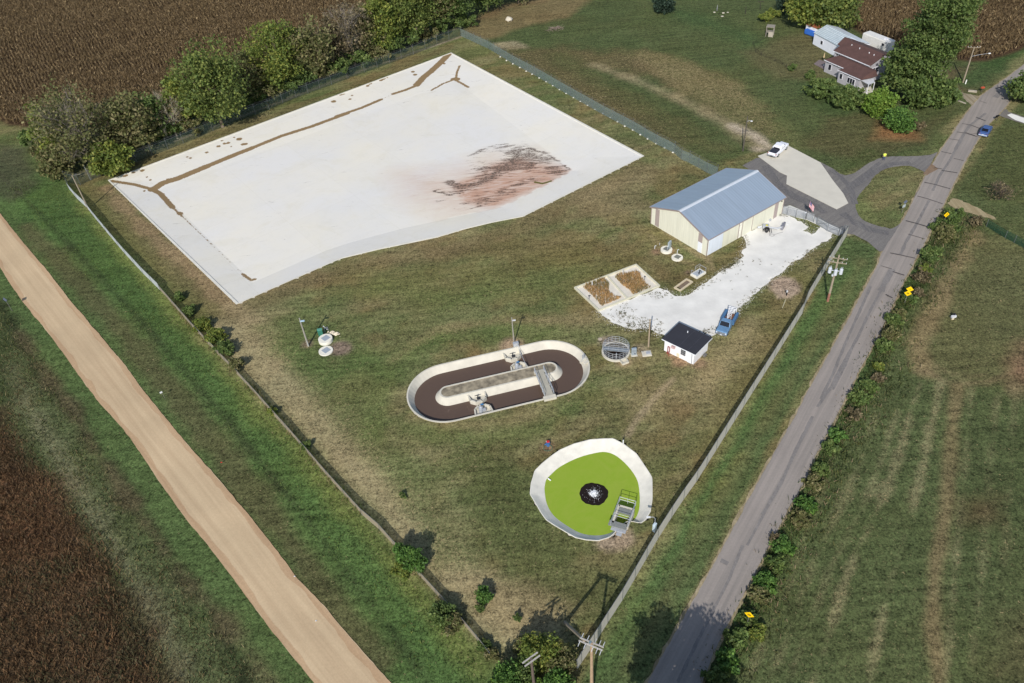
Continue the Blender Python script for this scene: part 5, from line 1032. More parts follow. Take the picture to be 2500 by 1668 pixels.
# ================================================================== POLES
wood = mat('pole_wood', alb(150,138,120), .9, var=.18, sc=2); woodd = mat('pole_wood_dark', alb(86,80,72), .9, var=.2, sc=2); insul = mat('insulator', alb(212,214,216), .3); trf = mat('transformer_grey', alb(196,202,210), .4, var=.04)
def pole(name, b_, h, label, r=.15, m=wood, cat='utility pole', lean=(0, 0)):
    t = thing(name, label, cat, (b_[0], b_[1], 0)); MB().cyl((0, 0, 0), (lean[0], lean[1], h), r*1.15, r*.75, 12).build('shaft', m, t, world=False); return t
def crossarm(t, z, L, az, off=.15, m=wood, pins=True, y=0.0):
    q = MB().box((off*-math.sin(az), off*math.cos(az), z), (L, .09, .11), az); q.build('crossarm', m, t, world=False)
    if pins:
        for s in (-.47, -.25, .25, .47):
            c = (off*-math.sin(az)+s*L*math.cos(az), off*math.cos(az)+s*L*math.sin(az)); MB().cyl((*c, z+.05), (*c, z+.15), .03, .03, 8).cyl((*c, z+.15), (*c, z+.24), .06, .04, 8).build('insulator', insul, t, world=False)
tb = C2(355,1355); th_ = height((1980+355/8.713, 580+1355/8.713), (1980+615/8.713, 580+380/8.713)); print('pole', th_)
tp = pole('utility_pole', tb, th_, 'leaning wooden utility pole carrying three grey transformers by the paved road', .17)
caz = -.42
crossarm(tp, th_-.75, 2.7, caz); crossarm(tp, th_-1.35, 2.7, caz, -.15, pins=True)
tp_b = MB().cyl((-.9, .35, th_-.8), (0, 0, th_-1.7), .03).cyl((.9, -.35, th_-.8), (0, 0, th_-1.7), .03); tp_b.build('brace', wood, tp, world=False)
for dx, dy in ((-.75, .3), (-.12, -.42), (.8, -.3)):
    q = MB().cyl((dx, dy, th_-3.5), (dx, dy, th_-2.6), .27, n=16).cyl((dx, dy, th_-2.6), (dx, dy, th_-2.5), .27, .12, 16).cyl((dx-.12, dy, th_-2.5), (dx-.12, dy, th_-2.2), .04).cyl((dx+.12, dy, th_-2.5), (dx+.12, dy, th_-2.2), .04).box((dx/2, dy/2, th_-3.0), (abs(dx)+.1, .08, .1), math.atan2(dy, dx)); q.build('transformer', trf, tp, world=False)
MB().cyl((-.35, -.15, th_-3.9), (-.35, -.15, th_-3.6), .16, n=12).build('meter_can', trf, tp, world=False)
MB().cyl((0, 0, 0), (0, 0, 1.7), .2, .19, 12).build('foot_band', mat('red_stain', alb(150,104,88), .9), tp, world=False)
ub = E5(320,700); uh = height((2300+320*.1595, 90+700*.1595), (2300+455*.1595, 90+140*.1595))
up_ = pole('utility_pole', ub, uh, 'tall utility pole with a street lamp arm at the far upper right corn edge', .16); crossarm(up_, uh-.2, 2.6, -.25, pins=True)
la = MB().tube([(0, 0, uh-2.2), (1.6, -.15, uh-1.9), (3.6, -.3, uh-1.7)], .035); la.build('lamp_arm', galv, up_, world=False); MB().box((3.8, -.3, uh-1.72), (.5, .25, .14)).build('lamp_head', mat('lamp_white', alb(235,238,240), .3), up_, world=False)
MB().cyl((.1, -.9, 0), (.3, -.6, .9), .12).build('guy_guard', mat('pale_guard', alb(214,216,210), .5), up_, world=False)
gw = MB().cyl((0, 0, uh-1.0), (-1.0, 1.6, 0), .012, n=4).cyl((0, 0, uh-1.5), (-.8, 1.4, 0), .012, n=4); gw.build('guy_wire', steel_d, up_, world=False)
f = reg(1720, 240, 140/1220); mbs = f(815,1125); mh = height((1720+815*.11475, 240+1125*.11475), (1720+920*.11475, 240+390*.11475))
mp_ = pole('utility_pole', mbs, mh, 'dark wooden pole with a small lamp in the meadow behind the metal building', .13, woodd); MB().tube([(0, 0, mh-1.1), (.5, -.05, mh-.9), (.75, -.1, mh-1.0)], .03).build('lamp_arm', galv, mp_, world=False); MB().box((.9, -.1, mh-1.05), (.4, .22, .16)).build('lamp_head', insul, mp_, world=False)
cb2 = A1(600,1415); chh = height((600*.3617, 1415*.3617), (487*.3617, 1182*.3617)); pole('utility_pole', cb2, chh, 'leaning grey and brown pole at the west fence corner of the basin', .14, wood)
q2 = A1(612,1215); pole('fence_corner_post', q2, 3.6, 'thin tall steel post at the north-west fence corner', .06, galv, 'post')
lb_ = C8(688,1108); lh_ = height((700+688/13.05, 760+1108/13.05), (700+470/13.05, 760+200/13.05)); lp = pole('light_pole', lb_, lh_, 'grey wooden light pole with a small lamp beside two round concrete lids', .14, mat('grey_pole', alb(150,146,136), .9, var=.1), 'light pole')
MB().box((.35, -.1, lh_-.55), (.7, .28, .14)).build('lamp_head', mat('lamp_blue', alb(170,196,214), .3), lp, world=False); MB().cyl((.06, -.12, 0), (.06, -.12, 1.2), .035).build('conduit', insul, lp, world=False)
db = E6(1400,645); dh = height((1130+1400/11.2, 780+645/11.2), (1254, 775)); dp = pole('light_pole', db, dh, 'slim grey light pole standing behind the oval ditch', .1, mat('grey_pole', alb(150,146,136), .9, var=.1), 'light pole'); MB().box((.3, 0, dh-.6), (.5, .2, .14)).build('lamp_head', insul, dp, world=False)
sb_ = A5(843,890); shh = height((1350+843*.2766, 600+890*.2766), (1350+862*.2766, 600+650*.2766)); sp2 = pole('light_pole', sb_, shh, 'plain wooden pole between the round tank and the small white building', .12, mat('tan_pole', alb(160,144,122), .9, var=.1), 'light pole'); MB().cyl((.1, .1, 0), (.1, .1, 2.2), .035).build('conduit', galv, sp2, world=False)
# big pole at the bottom with cross arms and its push brace
tipS = np.array(C1(1700,60)[:2]); sdv = np.array([math.sin(SUN_AZ), math.cos(SUN_AZ)]); best = None
for hh in np.arange(5, 13, .05):
    b_ = tipS-sdv*hh/math.tan(SUN_EL); p_ = proj((b_[0], b_[1], hh)); e = math.hypot(p_[0]-(1200+1640*.1489), p_[1]-(1480+620*.1489))
    if best is None or e < best[0]: best = (e, hh, b_)
print('big pole', best); bh, bb_ = best[1], best[2]
for bh in np.arange(8, 14, .1):
    q_ = G(1200+1640*.1489, 1480+615*.1489, bh); yy_ = proj((q_[0], q_[1], 0))[1]
    if yy_ > 1690: break
print('big pole', bh)
topw = np.array(G(1200+1640*.1489, 1480+615*.1489, bh)); baseP = topw[:2]
bp_ = pole('utility_pole', (baseP[0], baseP[1]), bh, 'big wooden utility pole with long double crossarm at the bottom picture edge', .18, mat('warm_pole', alb(168,144,118), .9, var=.15, sc=2))
ca_, cb3 = G(1200+1440*.1489, 1480+545*.1489, bh-.15), G(1200+1830*.1489, 1480+705*.1489, bh-.15); az = math.atan2(cb3[1]-ca_[1], cb3[0]-ca_[0]); cl_ = math.hypot(cb3[1]-ca_[1], cb3[0]-ca_[0]); cmid = ((ca_[0]+cb3[0])/2-baseP[0], (ca_[1]+cb3[1])/2-baseP[1])
armm = mat('arm_wood', alb(170,166,160), .8, var=.12, sc=3)
for s in (-.16, .16): MB().box((cmid[0]-math.sin(az)*s, cmid[1]+math.cos(az)*s, bh-.1), (cl_, .11, .13), az).build('crossarm', armm, bp_, world=False)
for k_ in (-.44, -.2, .12, .3, .46):
    c = (cmid[0]+math.cos(az)*k_*cl_, cmid[1]+math.sin(az)*k_*cl_)
    for s in (-1, 1): MB().cyl((c[0]-math.sin(az)*.2*s, c[1]+math.cos(az)*.2*s, bh-.08), (c[0]-math.sin(az)*.75*s, c[1]+math.cos(az)*.75*s, bh-.12), .04, .03, 7).build('insulator', insul, bp_, world=False)
MB().cyl((-.1, .15, bh-.1), (-.1, .15, bh+.15), .15, .12, 10).build('cap', mat('blue_grey', alb(110,130,140), .5), bp_, world=False)
bf = C1(1205,268); br_ = thing('brace_pole', 'wooden push brace leaning from the trees up to the big bottom utility pole', 'brace pole', (bf[0], bf[1], 0)); tt = G(1200+1520*.1489, 1480+560*.1489, bh-.5)
MB().cyl((0, 0, 0), (tt[0]-bf[0], tt[1]-bf[1], tt[2]), .2, .15, 12).build('shaft', wood, br_, world=False)
q3t = G(1200+650*.1489, 1480+865*.1489, 8.6); p3 = pole('utility_pole', (q3t[0], q3t[1]), 8.6, 'dark utility pole with empty double crossarm rising among the bottom trees', .17, mat('dark_pole', alb(96,84,76), .9, var=.15))
a_, b_ = G(1200+520*.1489, 1480+945*.1489, 8.5), G(1200+770*.1489, 1480+765*.1489, 8.5); az3 = math.atan2(b_[1]-a_[1], b_[0]-a_[0]); l3 = math.hypot(b_[1]-a_[1], b_[0]-a_[0])
for s in (-.2, .2): MB().box((-math.sin(az3)*s, math.cos(az3)*s, 8.5), (l3, .12, .14), az3).build('crossarm', armm, p3, world=False)
# flag
fbp = C7(1200,512); fh = height((1840+1200/9.4, 480+512/9.4), (1840+1280/9.4, 480+92/9.4)); fl_ = thing('flagpole', 'thin flagpole with a striped flag by the yard fence', 'flagpole', fbp[:2]+(0,)); MB().cyl((0, 0, 0), (0, 0, fh), .05, .03, 8).build('pole', steel_d, fl_, world=False)
print('flag', fh)
def flagpart(z0, z1, x0, x1, nm, m, par, off=0.0):
    nxx = 8; V = []; Fq = []
    for i in range(nxx+1):
        u = x0+(x1-x0)*i/nxx; xx = .05+u*.62; yy = .12*math.sin(u*7)+off; dz = -u*.75
        V += [(xx, yy, z0+dz), (xx, yy, z1+dz)]
    for i in range(nxx): Fq.append((2*i, 2*i+2, 2*i+3, 2*i+1))
    return MB().add(V, Fq).build(nm, m, par, world=False)
frd, fwh, fbl = mat('flag_red', alb(178,44,58), .8), mat('flag_white', alb(232,230,236), .8), mat('flag_blue', alb(54,56,118), .8)
H_ = 1.15; cloth = flagpart(fh-.1-H_, fh-.1, 0, 1.6, 'flag', fwh, fl_)
for i in range(7): flagpart(fh-.1-H_*(2*i+1)/13, fh-.1-H_*(2*i)/13, 0, 1.6, 'red_stripe', frd, cloth, -.012)
flagpart(fh-.1-H_*7/13, fh-.095, 0, .68, 'blue_canton', fbl, cloth, -.024)
fs = MB()
for r_ in range(4):
    for c_ in range(5): u = .08+c_*.13; xx = .05+u*.62; fs.box((xx, .12*math.sin(u*7)-.035, fh-.18-r_*.14-u*.75), (.035, .01, .05))
fs.build('stars', fwh, cloth, world=False)
c = C7(1160,625); tpst = thing('thin_post', 'thin dark post with a white tip left of the flagpole', 'post', c[:2]+(0,)); hh = 2.4; MB().cyl((0, 0, 0), (0, 0, hh), .04, n=6).build('shaft', steel_d, tpst, world=False); MB().box((-.15, 0, hh), (.35, .14, .08)).build('tip', insul, tpst, world=False)
# lamp at the pond side fence
c = C4(1190,1130); pl_ = thing('fence_lamp', 'curved white lamp on a grey cabinet at the fence by the pond', 'lamp', (c[0]-.3, c[1], 0)); MB().box((.1, 0, .7), (.5, .35, 1.4), .9).build('cabinet', mat('cab_blue', alb(196,214,224), .4), pl_, world=False); MB().tube([(.1, 0, 1.4), (.1, .1, 2.4), (-.15, .1, 2.75), (-.6, .1, 2.8)], .035).build('arm', galv, pl_, world=False); MB().box((-.75, .1, 2.8), (.5, .2, .12)).build('lamp_head', insul, pl_, world=False)

# ================================================================== SMALL PLANT ITEMS
def lid(p, r, h, label, rz=0, grate=True, plate=alb(176,184,190)):
    t = thing('manhole', label, 'concrete lid', (p[0], p[1], 0), rz, 'round concrete lids'); MB().cyl((0, 0, -.1), (0, 0, h), r, r*.98, 36).build('ring', dc2, t, world=False)
    if grate: MB().box((.05, .05, h+.02), (r*.95, r*.95, .05), .75).build('hatch', mat('hatch%.2f' % plate[0], plate, .5, .3, var=.1, sc=8), t, world=False)
    return t
dc2 = mat('pale_concrete', alb(224,220,206), .85, var=.06)
l1 = lid(C8(1250,945), 1.18, .55, 'raised round concrete lid with grey hatch next to the green box'); l2 = lid(C8(1250,1275), 1.18, .15, 'flat round concrete lid in bare soil, lower of the two by the light pole')
l3_ = lid(E4(525,590), 1.05, .4, 'round concrete lid with a grey cabinet on it by the metal building', plate=alb(120,122,118)); l4 = lid(E4(820,790), 1.02, .25, 'round concrete lid with square grate and bent vent pipe near the building', plate=alb(130,132,124))
c = C8(1110,815); gb = thing('green_box', 'dark green pedestal box behind the raised concrete lid', 'utility box', c[:2]+(0,), .2); MB().box((0, .1, .75), (.75, .5, 1.5)).build('body', mat('green_paint', alb(44,112,92), .5), gb, world=False, bevel=.03); MB().box((0, .1, 1.52), (.8, .55, .06)).build('top', mat('green_top', alb(90,150,130), .5), gb, world=False)
c = C8(1310,640); wp = thing('white_pipe_rack', 'white pipe and metal frame leaning behind the raised concrete lid', 'pipe rack', c[:2]+(0,)); MB().cyl((-.7, .6, .75), (0, 0, .35), .06).build('pipe', insul, wp, world=False); MB().tube([(-.4, -.3, 0), (-.4, -.3, .9), (.1, .1, .9), (.1, .1, 0)], .03).build('frame', galv, wp, world=False)
rp_ = bmesh.new()
for i in range(70):
    q = C8(1420+random.gauss(0, 60)+i*2.2, 670+random.gauss(0, 25)+i*1.3); r_ = random.uniform(.06, .17)
    bmesh.ops.create_icosphere(rp_, subdivisions=1, radius=r_, matrix=Matrix.Translation((q[0], q[1], r_*.4+random.random()*.12)) @ Matrix.Diagonal((1.3, .9, .7, 1)))
me = bpy.data.meshes.new('rubble'); rp_.to_mesh(me); rp_.free(); tag(link('rubble', me, mat('white_stone', alb(226,214,190), .9, var=.25, sc=6)), 'heap of small pale stones beside the raised concrete lid', 'rubble', kind='stuff')
c = E4(600,575); gc = thing('control_cabinet', 'tall slim grey cabinet standing on the round concrete lid', 'cabinet', (c[0], c[1], .4), .9); MB().box((0, 0, .75), (.9, .3, 1.5)).build('body', mat('cabinet_grey', alb(176,188,196), .45, .3, var=.06), gc, world=False, bevel=.02); MB().cyl((-.5, -.1, .1), (-.5, -.1, .6), .06).build('plug', steel_d, gc, world=False)
for p_, lb, s in ((E4(820,675), 'bent white vent pipe behind the grated concrete lid', 1.0), (E4(205,535), 'bent grey vent pipe in a bare soil patch left of the lids', .7)):
    t = thing('vent_pipe', lb, 'vent pipe', p_[:2]+(0,)); MB().tube([(0, 0, 0), (0, 0, .8*s), (.1, 0, .98*s), (.25, 0, .9*s)], .06, 8).build('pipe', insul, t, world=False)
c = E4(340,435); t = thing('marker_stake', 'tiny white stake in the grass left of the cabinet lid', 'stake', c[:2]+(0,)); MB().cyl((0, 0, 0), (0, 0, .5), .035, n=6).build('stake', insul, t, world=False)
hs0, hs1 = np.array(E4(1360,1370)[:2]), np.array(E4(1610,1215)[:2]); ha = math.atan2(*(hs1-hs0)[::-1]); hl = np.linalg.norm(hs1-hs0); hv = thing('valve_hatch', 'white concrete hatch with open railed frames beside the gravel yard', 'hatch', (hs0[0], hs0[1], 0), ha)
MB().box((hl/2, .75, .12), (hl, 1.5, .5)).build('slab', dc2, hv, world=False, bevel=.02); MB().box((hl/2, .75, .39), (hl*.8, 1.1, .05)).build('cover', mat('cover_grey', alb(196,204,210), .4, .4), hv, world=False)
q = MB(); [q.tube([(x, y0_, .37), (x, y0_, 1.2), (x, y1_, 1.2), (x, y1_, .37)], .028) for x, y0_, y1_ in ((.05, .1, 1.4), (hl-.05, .1, 1.4))]; q.tube([(hl*.5, 1.5, .37), (hl*.5, 1.5, 1.3), (hl, 1.5, 1.3)], .028); q.tube([(.05, .1, .8), (.05, 1.4, .8)], .02); q.tube([(hl*.5, 1.5, .85), (hl, 1.5, .85)], .02); q.build('rails', galv, hv, world=False)
q = MB(); q.cyl((hl*.6, .7, .4), (hl*.6, .7, .9), .08).cyl((hl*.45, .5, .4), (hl*.45, .5, .7), .12).cyl((hl*.7, .4, .4), (hl*.75, .9, .6), .06); q.build('valve', steel_d, hv, world=False)
gs = A5(1075,375); ge = A5(1180,300); gw0, gw1 = np.array(gs[:2]), np.array(ge[:2]); ga = math.atan2(*(gw1-gw0)[::-1]); gl2 = np.linalg.norm(gw1-gw0)
gp = thing('grate_frame', 'long low tan concrete frame with brown grates next to the railed hatch', 'concrete frame', (gw0[0], gw0[1], 0), ga)
tanc = mat('tan_concrete', alb(200,186,156), .85, var=.1)
q = MB(); q.box((gl2/2, 0, .06), (gl2+.2, .3, .25)).box((gl2/2, -1.15, .06), (gl2+.2, .3, .25)).box((-.02, -.575, .055), (.3, 1.2, .24)).box((gl2, -.575, .055), (.3, 1.2, .24)); q.build('frame', tanc, gp, world=False)
for i, (x0, x1) in enumerate(((.18, .5), (.54, .93))): MB().box((gl2*(x0+x1)/2, -.575, .05), (gl2*(x1-x0), .7, .06)).build('grate', mat('brown_grate', alb(120,104,88), .8, var=.2, sc=8), gp, world=False)
# drying beds
PF3 = lambda x, y: (1400+x*220/2350, 640+y*220/2350)
bz = .35; k1, k2, k3, k4 = F3(40,655,bz), F3(1635,55,bz), F3(2235,600,bz), F3(660,1240,bz)
bed = thing('drying_beds', 'walled concrete drying bed pair overgrown with rusty dry weeds', 'drying beds', (k1[0], k1[1], 0))
bc = mat('bed_concrete', alb(204,200,178), .85, var=.1, sc=2)
def wall_line(mb, a, b_, w_, z0, z1):
    L_ = math.hypot(b_[0]-a[0], b_[1]-a[1]); mb.box(((a[0]+b_[0])/2, (a[1]+b_[1])/2, (z0+z1)/2), (L_+w_, w_, z1-z0), math.atan2(b_[1]-a[1], b_[0]-a[0]))
q = MB()
for i_, (a, b_) in enumerate(((k1, k2), (k2, k3), (k3, k4), (k4, k1))): wall_line(q, a, b_, .24, -.2, bz+.003*i_)
ml_ = lambda a, b_, t: (a[0]+(b_[0]-a[0])*t, a[1]+(b_[1]-a[1])*t, a[2]); c1_, c2_ = ml_(k1, k2, .52), ml_(k4, k3, .47); wall_line(q, c1_, c2_, .24, -.2, bz-.06); q.build('wall', bc, bed)
fl0 = MB().prism([k1, k4, k3, k2], -.1, .06); fl0.build('floor', mat('bed_floor', alb(216,210,196), .85, var=.08, sc=1.2), bed)
for i, a_ in enumerate([(490,630),(1290,315)]):
    c = F3(a_[0], a_[1], .06); t = thing('standpipe', ['white standpipe in the left drying bed', 'white standpipe in the right drying bed'][i], 'standpipe', (c[0], c[1], .06)); MB().cyl((0, 0, 0), (0, 0, .95), .08, n=12).build('pipe', insul, t, world=False)
for i, a_ in enumerate([(405,985),(1855,480)]):
    c = F3(a_[0], a_[1], .06); t = thing('hand_valve', ['thin grey valve stem at the left wall of the drying beds', 'thin grey valve stem at the right wall of the drying beds'][i], 'valve', (c[0], c[1], .06)); MB().cyl((0, 0, 0), (0, 0, .85), .035, n=8).cyl((0, 0, .85), (0, 0, .9), .14, n=12).build('stem', steel_d, t, world=False)
# black vent post on mulch, stick
c = E3(1372,1190); t = thing('vent_post', 'short black post with white head in the bare soil patch by the fence', 'post', c[:2]+(0,)); hh = max(.7, min(1.6, height((1780+1372/9.8, 600+1190/9.8), (1780+1385/9.8, 600+1075/9.8)))); MB().cyl((0, 0, 0), (0, 0, hh*.7), .1, n=10).build('shaft', mat('black_paint', alb(24,24,28), .4), t, world=False); MB().cyl((0, 0, hh*.7), (0, 0, hh), .13, .13, 12).build('head', insul, t, world=False)
c, d_ = E3(1275,1495), E3(1350,1305); t = MB().cyl((c[0], c[1], .08), (d_[0], d_[1], .12), .06); tag(t.build('wooden_stake', mat('stake_wood', alb(186,180,150), .9)), 'pale wooden stake lying in the grass below the soil patch', 'stake')
# yard equipment (tow behind pump)
c = C7(330,890); ye = thing('pump_unit', 'grey wheeled pump machine with a black hopper and hose on the white gravel', 'pump', C7(330,800)[:2]+(0,), -.25)
MB().cyl((-.35, -.7, .3), (-.35, -.7, 1.0), .22, .5, 14).cyl((-.35, -.7, 1.0), (-.35, -.7, 1.15), .5, .42, 14).build('hopper', mat('black_paint', alb(24,24,28), .4), ye, world=False)
MB().box((-.5, .35, .8), (1.1, .8, .8)).cyl((-1.2, .3, .7), (-1.9, .3, .55), .2).build('engine', galv, ye, world=False, bevel=.03); MB().box((-.35, .15, 1.22), (.4, .35, .06)).build('label_plate', mat('yellow_paint', alb(204,196,60), .5), ye, world=False)
q = MB(); q.tube([(.1, .4, .6), (1.6, .1, .7), (2.3, .3, .9)], .16, 8); q.build('pipe', galv, ye, world=False); MB().box((2.6, .8, .8), (.35, 1.5, .9), -.35).build('rear_frame', mat('grey_paint', alb(128,128,136), .5), ye, world=False)
q = MB(); q.tube([(.3, -1.1, .1), (.2, .5, .5)], .03); q.tube([(.55, -1.0, .4), (.5, .3, .4)], .04); q.build('axle', mat('tyre', alb(34,34,36), .8), ye, world=False); [MB().cyl((x, -.05, .32), (x+.1, -.05, .32), .32, n=14).build('wheel', mat('tyre', alb(34,34,36), .8), ye, world=False) for x in (.15, -.95)]
q = MB(); q.tube([(.6+.4*math.cos(t), -1.25+.35*math.sin(t), .06) for t in np.linspace(0, 2*math.pi, 20)], .035, 6); q.tube([(1.0, -1.1, .06), (2.0, -.4, .06), (2.6, -.1, .06)], .035, 6); q.build('hose', mat('hose_grey', alb(110,106,104), .6), ye, world=False)
pz_ = MB(); a_, b_ = C7(540,770), C7(820,630); pz_.cyl((a_[0], a_[1], .1), (b_[0], b_[1], .1), .05); a_, b_ = C7(600,680), C7(790,590); pz_.cyl((a_[0], a_[1], .1), (b_[0], b_[1], .1), .05); tag(pz_.build('white_rods', insul), 'two white rods lying on the white gravel beside the pump', 'rods')
# hose reel by the pond
c = B1(420,320); hr_ = thing('hose_reel', 'red and blue pump with a coiled green hose above the pond', 'hose reel', c[:2]+(0,)); MB().cyl((0, 0, 0), (0, 0, .55), .28, n=14).build('blue_can', mat('blue_paint2', alb(64,108,158), .5), hr_, world=False); MB().box((0, .1, .68), (.4, .25, .22)).build('red_top', mat('red_paint', alb(190,44,44), .5), hr_, world=False); MB().tube([(-.5, -.1, .3), (0, .05, .35)], .1, 8).build('blue_pipe', mat('blue_paint2', alb(64,108,158), .5), hr_, world=False); MB().tube([(-.1+.6*math.cos(t), -.55+.55*math.sin(t), .06+.05*math.sin(3*t)) for t in np.linspace(0, 2*math.pi, 26)], .045, 6).build('hose', mat('green_hose', alb(86,112,84), .6), hr_, world=False); MB().box((-.15, .25, .35), (.2, .2, .4)).build('white_box', insul, hr_, world=False)
c = B1(1290,300); t = thing('hydrant_post', 'short white post with a black head at the top of the pond rim', 'post', c[:2]+(0,)); MB().cyl((0, 0, 0), (0, 0, .85), .09, n=10).build('shaft', insul, t, world=False); MB().cyl((0, 0, .85), (0, 0, 1.05), .09, .07, n=10).build('head', mat('black_paint', alb(24,24,28), .4), t, world=False)
# field box
c = G(2326,779); t = thing('field_box', 'small white and black meter box standing in the east field', 'box', c[:2]+(0,)); MB().box((0, 0, .5), (.75, .35, .35), .2).build('box', insul, t, world=False); MB().box((.15, .25, .62), (.35, .3, .4), .2).build('black_box', mat('black_paint', alb(24,24,28), .4), t, world=False); MB().box((-.1, -.05, .18), (.35, .3, .35)).build('base', tanc, t, world=False)

# ================================================================== SIGNS
yel = mat('sign_yellow', alb(250,206,20), .45, var=.03); signp = mat('sign_post', alb(120,118,112), .6); blk = mat('black_paint', alb(24,24,28), .4)
def dsign(foot, top_c, az, label, mark, s=.78, z=None):
    z = z or max(1.5, min(3.0, 2.2)); c = G(*top_c, z); t = thing('warning_sign', label, 'road sign', (c[0], c[1], 0), az, 'yellow warning signs')
    MB().box((0, .05, z/2+.1), (.06, .05, z+.2)).build('post', signp, t, world=False)
    h = s/math.sqrt(2); MB().add([(-h, -.012, z), (0, -.012, z-h), (h, -.012, z), (0, -.012, z+h), (-h, .012, z), (0, .012, z-h), (h, .012, z), (0, .012, z+h)], [(0, 1, 2, 3), (7, 6, 5, 4), (0, 4, 5, 1), (1, 5, 6, 2), (2, 6, 7, 3), (3, 7, 4, 0)]).build('panel', yel, t, world=False)
    q = MB()
    if mark == 'curve':
        q.box((-.1, -.018, z-.12), (.07, .008, .3)); q.box((0, -.018, z+.02), (.26, .008, .07)); q.box((.1, -.018, z+.16), (.07, .008, .24)); q.box((.1, -.018, z+.27), (.17, .008, .05))
    elif mark == 'dots':
        for x, zz in ((-.12, .04), (.02, .1), (.12, .0), (-.02, -.1)): q.box((x, -.018, z+zz), (.09, .008, .09))
    else:
        for zz in (.12, .0, -.12): q.box((0, -.018, z+zz), (.42-.5*abs(zz), .008, .06))
    q.build('marking', blk, t, world=False)
dsign(None, (2150+843*.19136, 480+232*.19136), .15, 'yellow diamond road sign with a black squiggle, farthest up the road', 'curve')
dsign(None, (2150+374*.19136, 480+1183*.19136), -.45, 'yellow diamond road sign, upper of the close pair beside the road', 'dots')
dsign(None, (2150+348*.19136, 480+1235*.19136), -.45, 'yellow diamond road sign, lower of the close pair beside the road', 'lines')
dsign(None, (1550+1010*.2766, 1250+908*.2766), -.6, 'yellow diamond road sign in the bushes at the lower end of the road', 'lines')
f = reg(2180, 470, 60/1045); fb_ = f(375,870); t = thing('road_sign', 'post in the loop lawn with a grey diamond sign back above a white plate', 'road sign', fb_[:2]+(0,), .3); hh = 2.6
MB().box((0, 0, hh/2), (.06, .06, hh)).build('post', signp, t, world=False); q = MB(); h = .46; q.add([(-h+.1, -.03, hh-.25), (.1, -.03, hh-.25-h), (h+.1, -.03, hh-.25), (.1, -.03, hh-.25+h), (-h+.1, -.06, hh-.25), (.1, -.06, hh-.25-h), (h+.1, -.06, hh-.25), (.1, -.06, hh-.25+h)], [(0, 1, 2, 3), (7, 6, 5, 4), (0, 4, 5, 1), (1, 5, 6, 2), (2, 6, 7, 3), (3, 7, 4, 0)]); q.build('diamond_back', mat('sign_back', alb(112,122,142), .4, .4), t, world=False)
MB().box((.02, -.05, hh-1.1), (.62, .03, .6)).build('plate', mat('sign_back_pale', alb(178,190,194), .4, .3), t, world=False)
f = E8(135,490); t = thing('road_sign', 'grey back of a diamond sign on a post left of the dirt road', 'road sign', f[:2]+(0,), -.35); hh = height((135*.22317, 650+490*.22317), (80*.22317, 650+350*.22317)); hh = max(1.8, min(3.2, hh)); MB().box((0, 0, hh/2), (.06, .06, hh+.3)).build('post', signp, t, world=False); h = .5; MB().add([(-h, -.03, hh), (0, -.03, hh-h), (h, -.03, hh), (0, -.03, hh+h), (-h, -.06, hh), (0, -.06, hh-h), (h, -.06, hh), (0, -.06, hh+h)], [(0, 1, 2, 3), (7, 6, 5, 4), (0, 4, 5, 1), (1, 5, 6, 2), (2, 6, 7, 3), (3, 7, 4, 0)]).build('panel', mat('sign_back', alb(112,122,142), .4, .4), t, world=False)
f = E8(1805,1450); t = thing('marker_sign', 'small white square marker on a thin post right of the dirt road', 'marker', f[:2]+(0,), .5); MB().box((0, 0, .75), (.04, .04, 1.5)).build('post', signp, t, world=False); MB().box((-.1, -.03, 1.45), (.38, .03, .3)).build('panel', insul, t, world=False)
c = B7(1198,385); t = thing('survey_flag', 'tiny red flag in the green verge beside the dirt road', 'marker flag', c[:2]+(0,)); MB().cyl((0, 0, 0), (0, 0, .5), .012, n=5).build('wire', steel_d, t, world=False); MB().box((.1, 0, .42), (.22, .02, .16)).build('flag', mat('red_paint', alb(190,44,44), .5), t, world=False)
for a_, lb in (((1594,994), 'scrap of white litter at the right edge of the dirt road'), ((1710,1234), 'scrap of white litter lying on the dirt road near the bottom')): c = B7(*a_); o_ = MB().slab([(-.1, -.06, .02), (.1, -.05, .05), (.12, .07, .02), (-.08, .06, .06)], .01).build('litter', insul); o_.location = (c[0], c[1], .09); tag(o_, lb, 'litter')
t = thing('mailbox', 'black mailbox on a post at the road edge behind the blue car', 'mailbox', E5(830,1285)[:2]+(0,), .4); MB().box((0, 0, .5), (.1, .1, 1.0)).build('post', woodd, t, world=False); q = MB().box((0, 0, 1.1), (.55, .24, .24)); q.cyl((-.275, 0, 1.2), (.275, 0, 1.2), .12, n=14); q.build('box', blk, t, world=False); MB().box((.0, .25, .85), (.4, .2, .5)).build('newspaper_box', blk, t, world=False)
t = thing('mailbox', 'orange topped mailbox on a post at the far road corner', 'mailbox', E5(600,850)[:2]+(0,), .2); MB().box((0, 0, .5), (.1, .1, 1.0)).build('post', woodd, t, world=False); MB().box((0, 0, 1.12), (.75, .5, .3)).build('box', mat('orange_paint', alb(186,84,56), .6), t, world=False, bevel=.04)
for a_, b__, lb in ((E5(415,840), E5(510,850), 'pale concrete culvert end beside the far side drive'), (E5(205,970), E5(355,1025), 'thin pale log lying beside the far side drive')):
    q = MB(); wall_line(q, a_, b__, .5 if 'culvert' in lb else .2, 0, .35 if 'culvert' in lb else .2); tag(q.build('culvert' if 'culvert' in lb else 'log', mat('culvert_c', alb(168,160,144), .9)), lb, 'culvert' if 'culvert' in lb else 'log')
bpile = MB(); c = A2(1535,200)
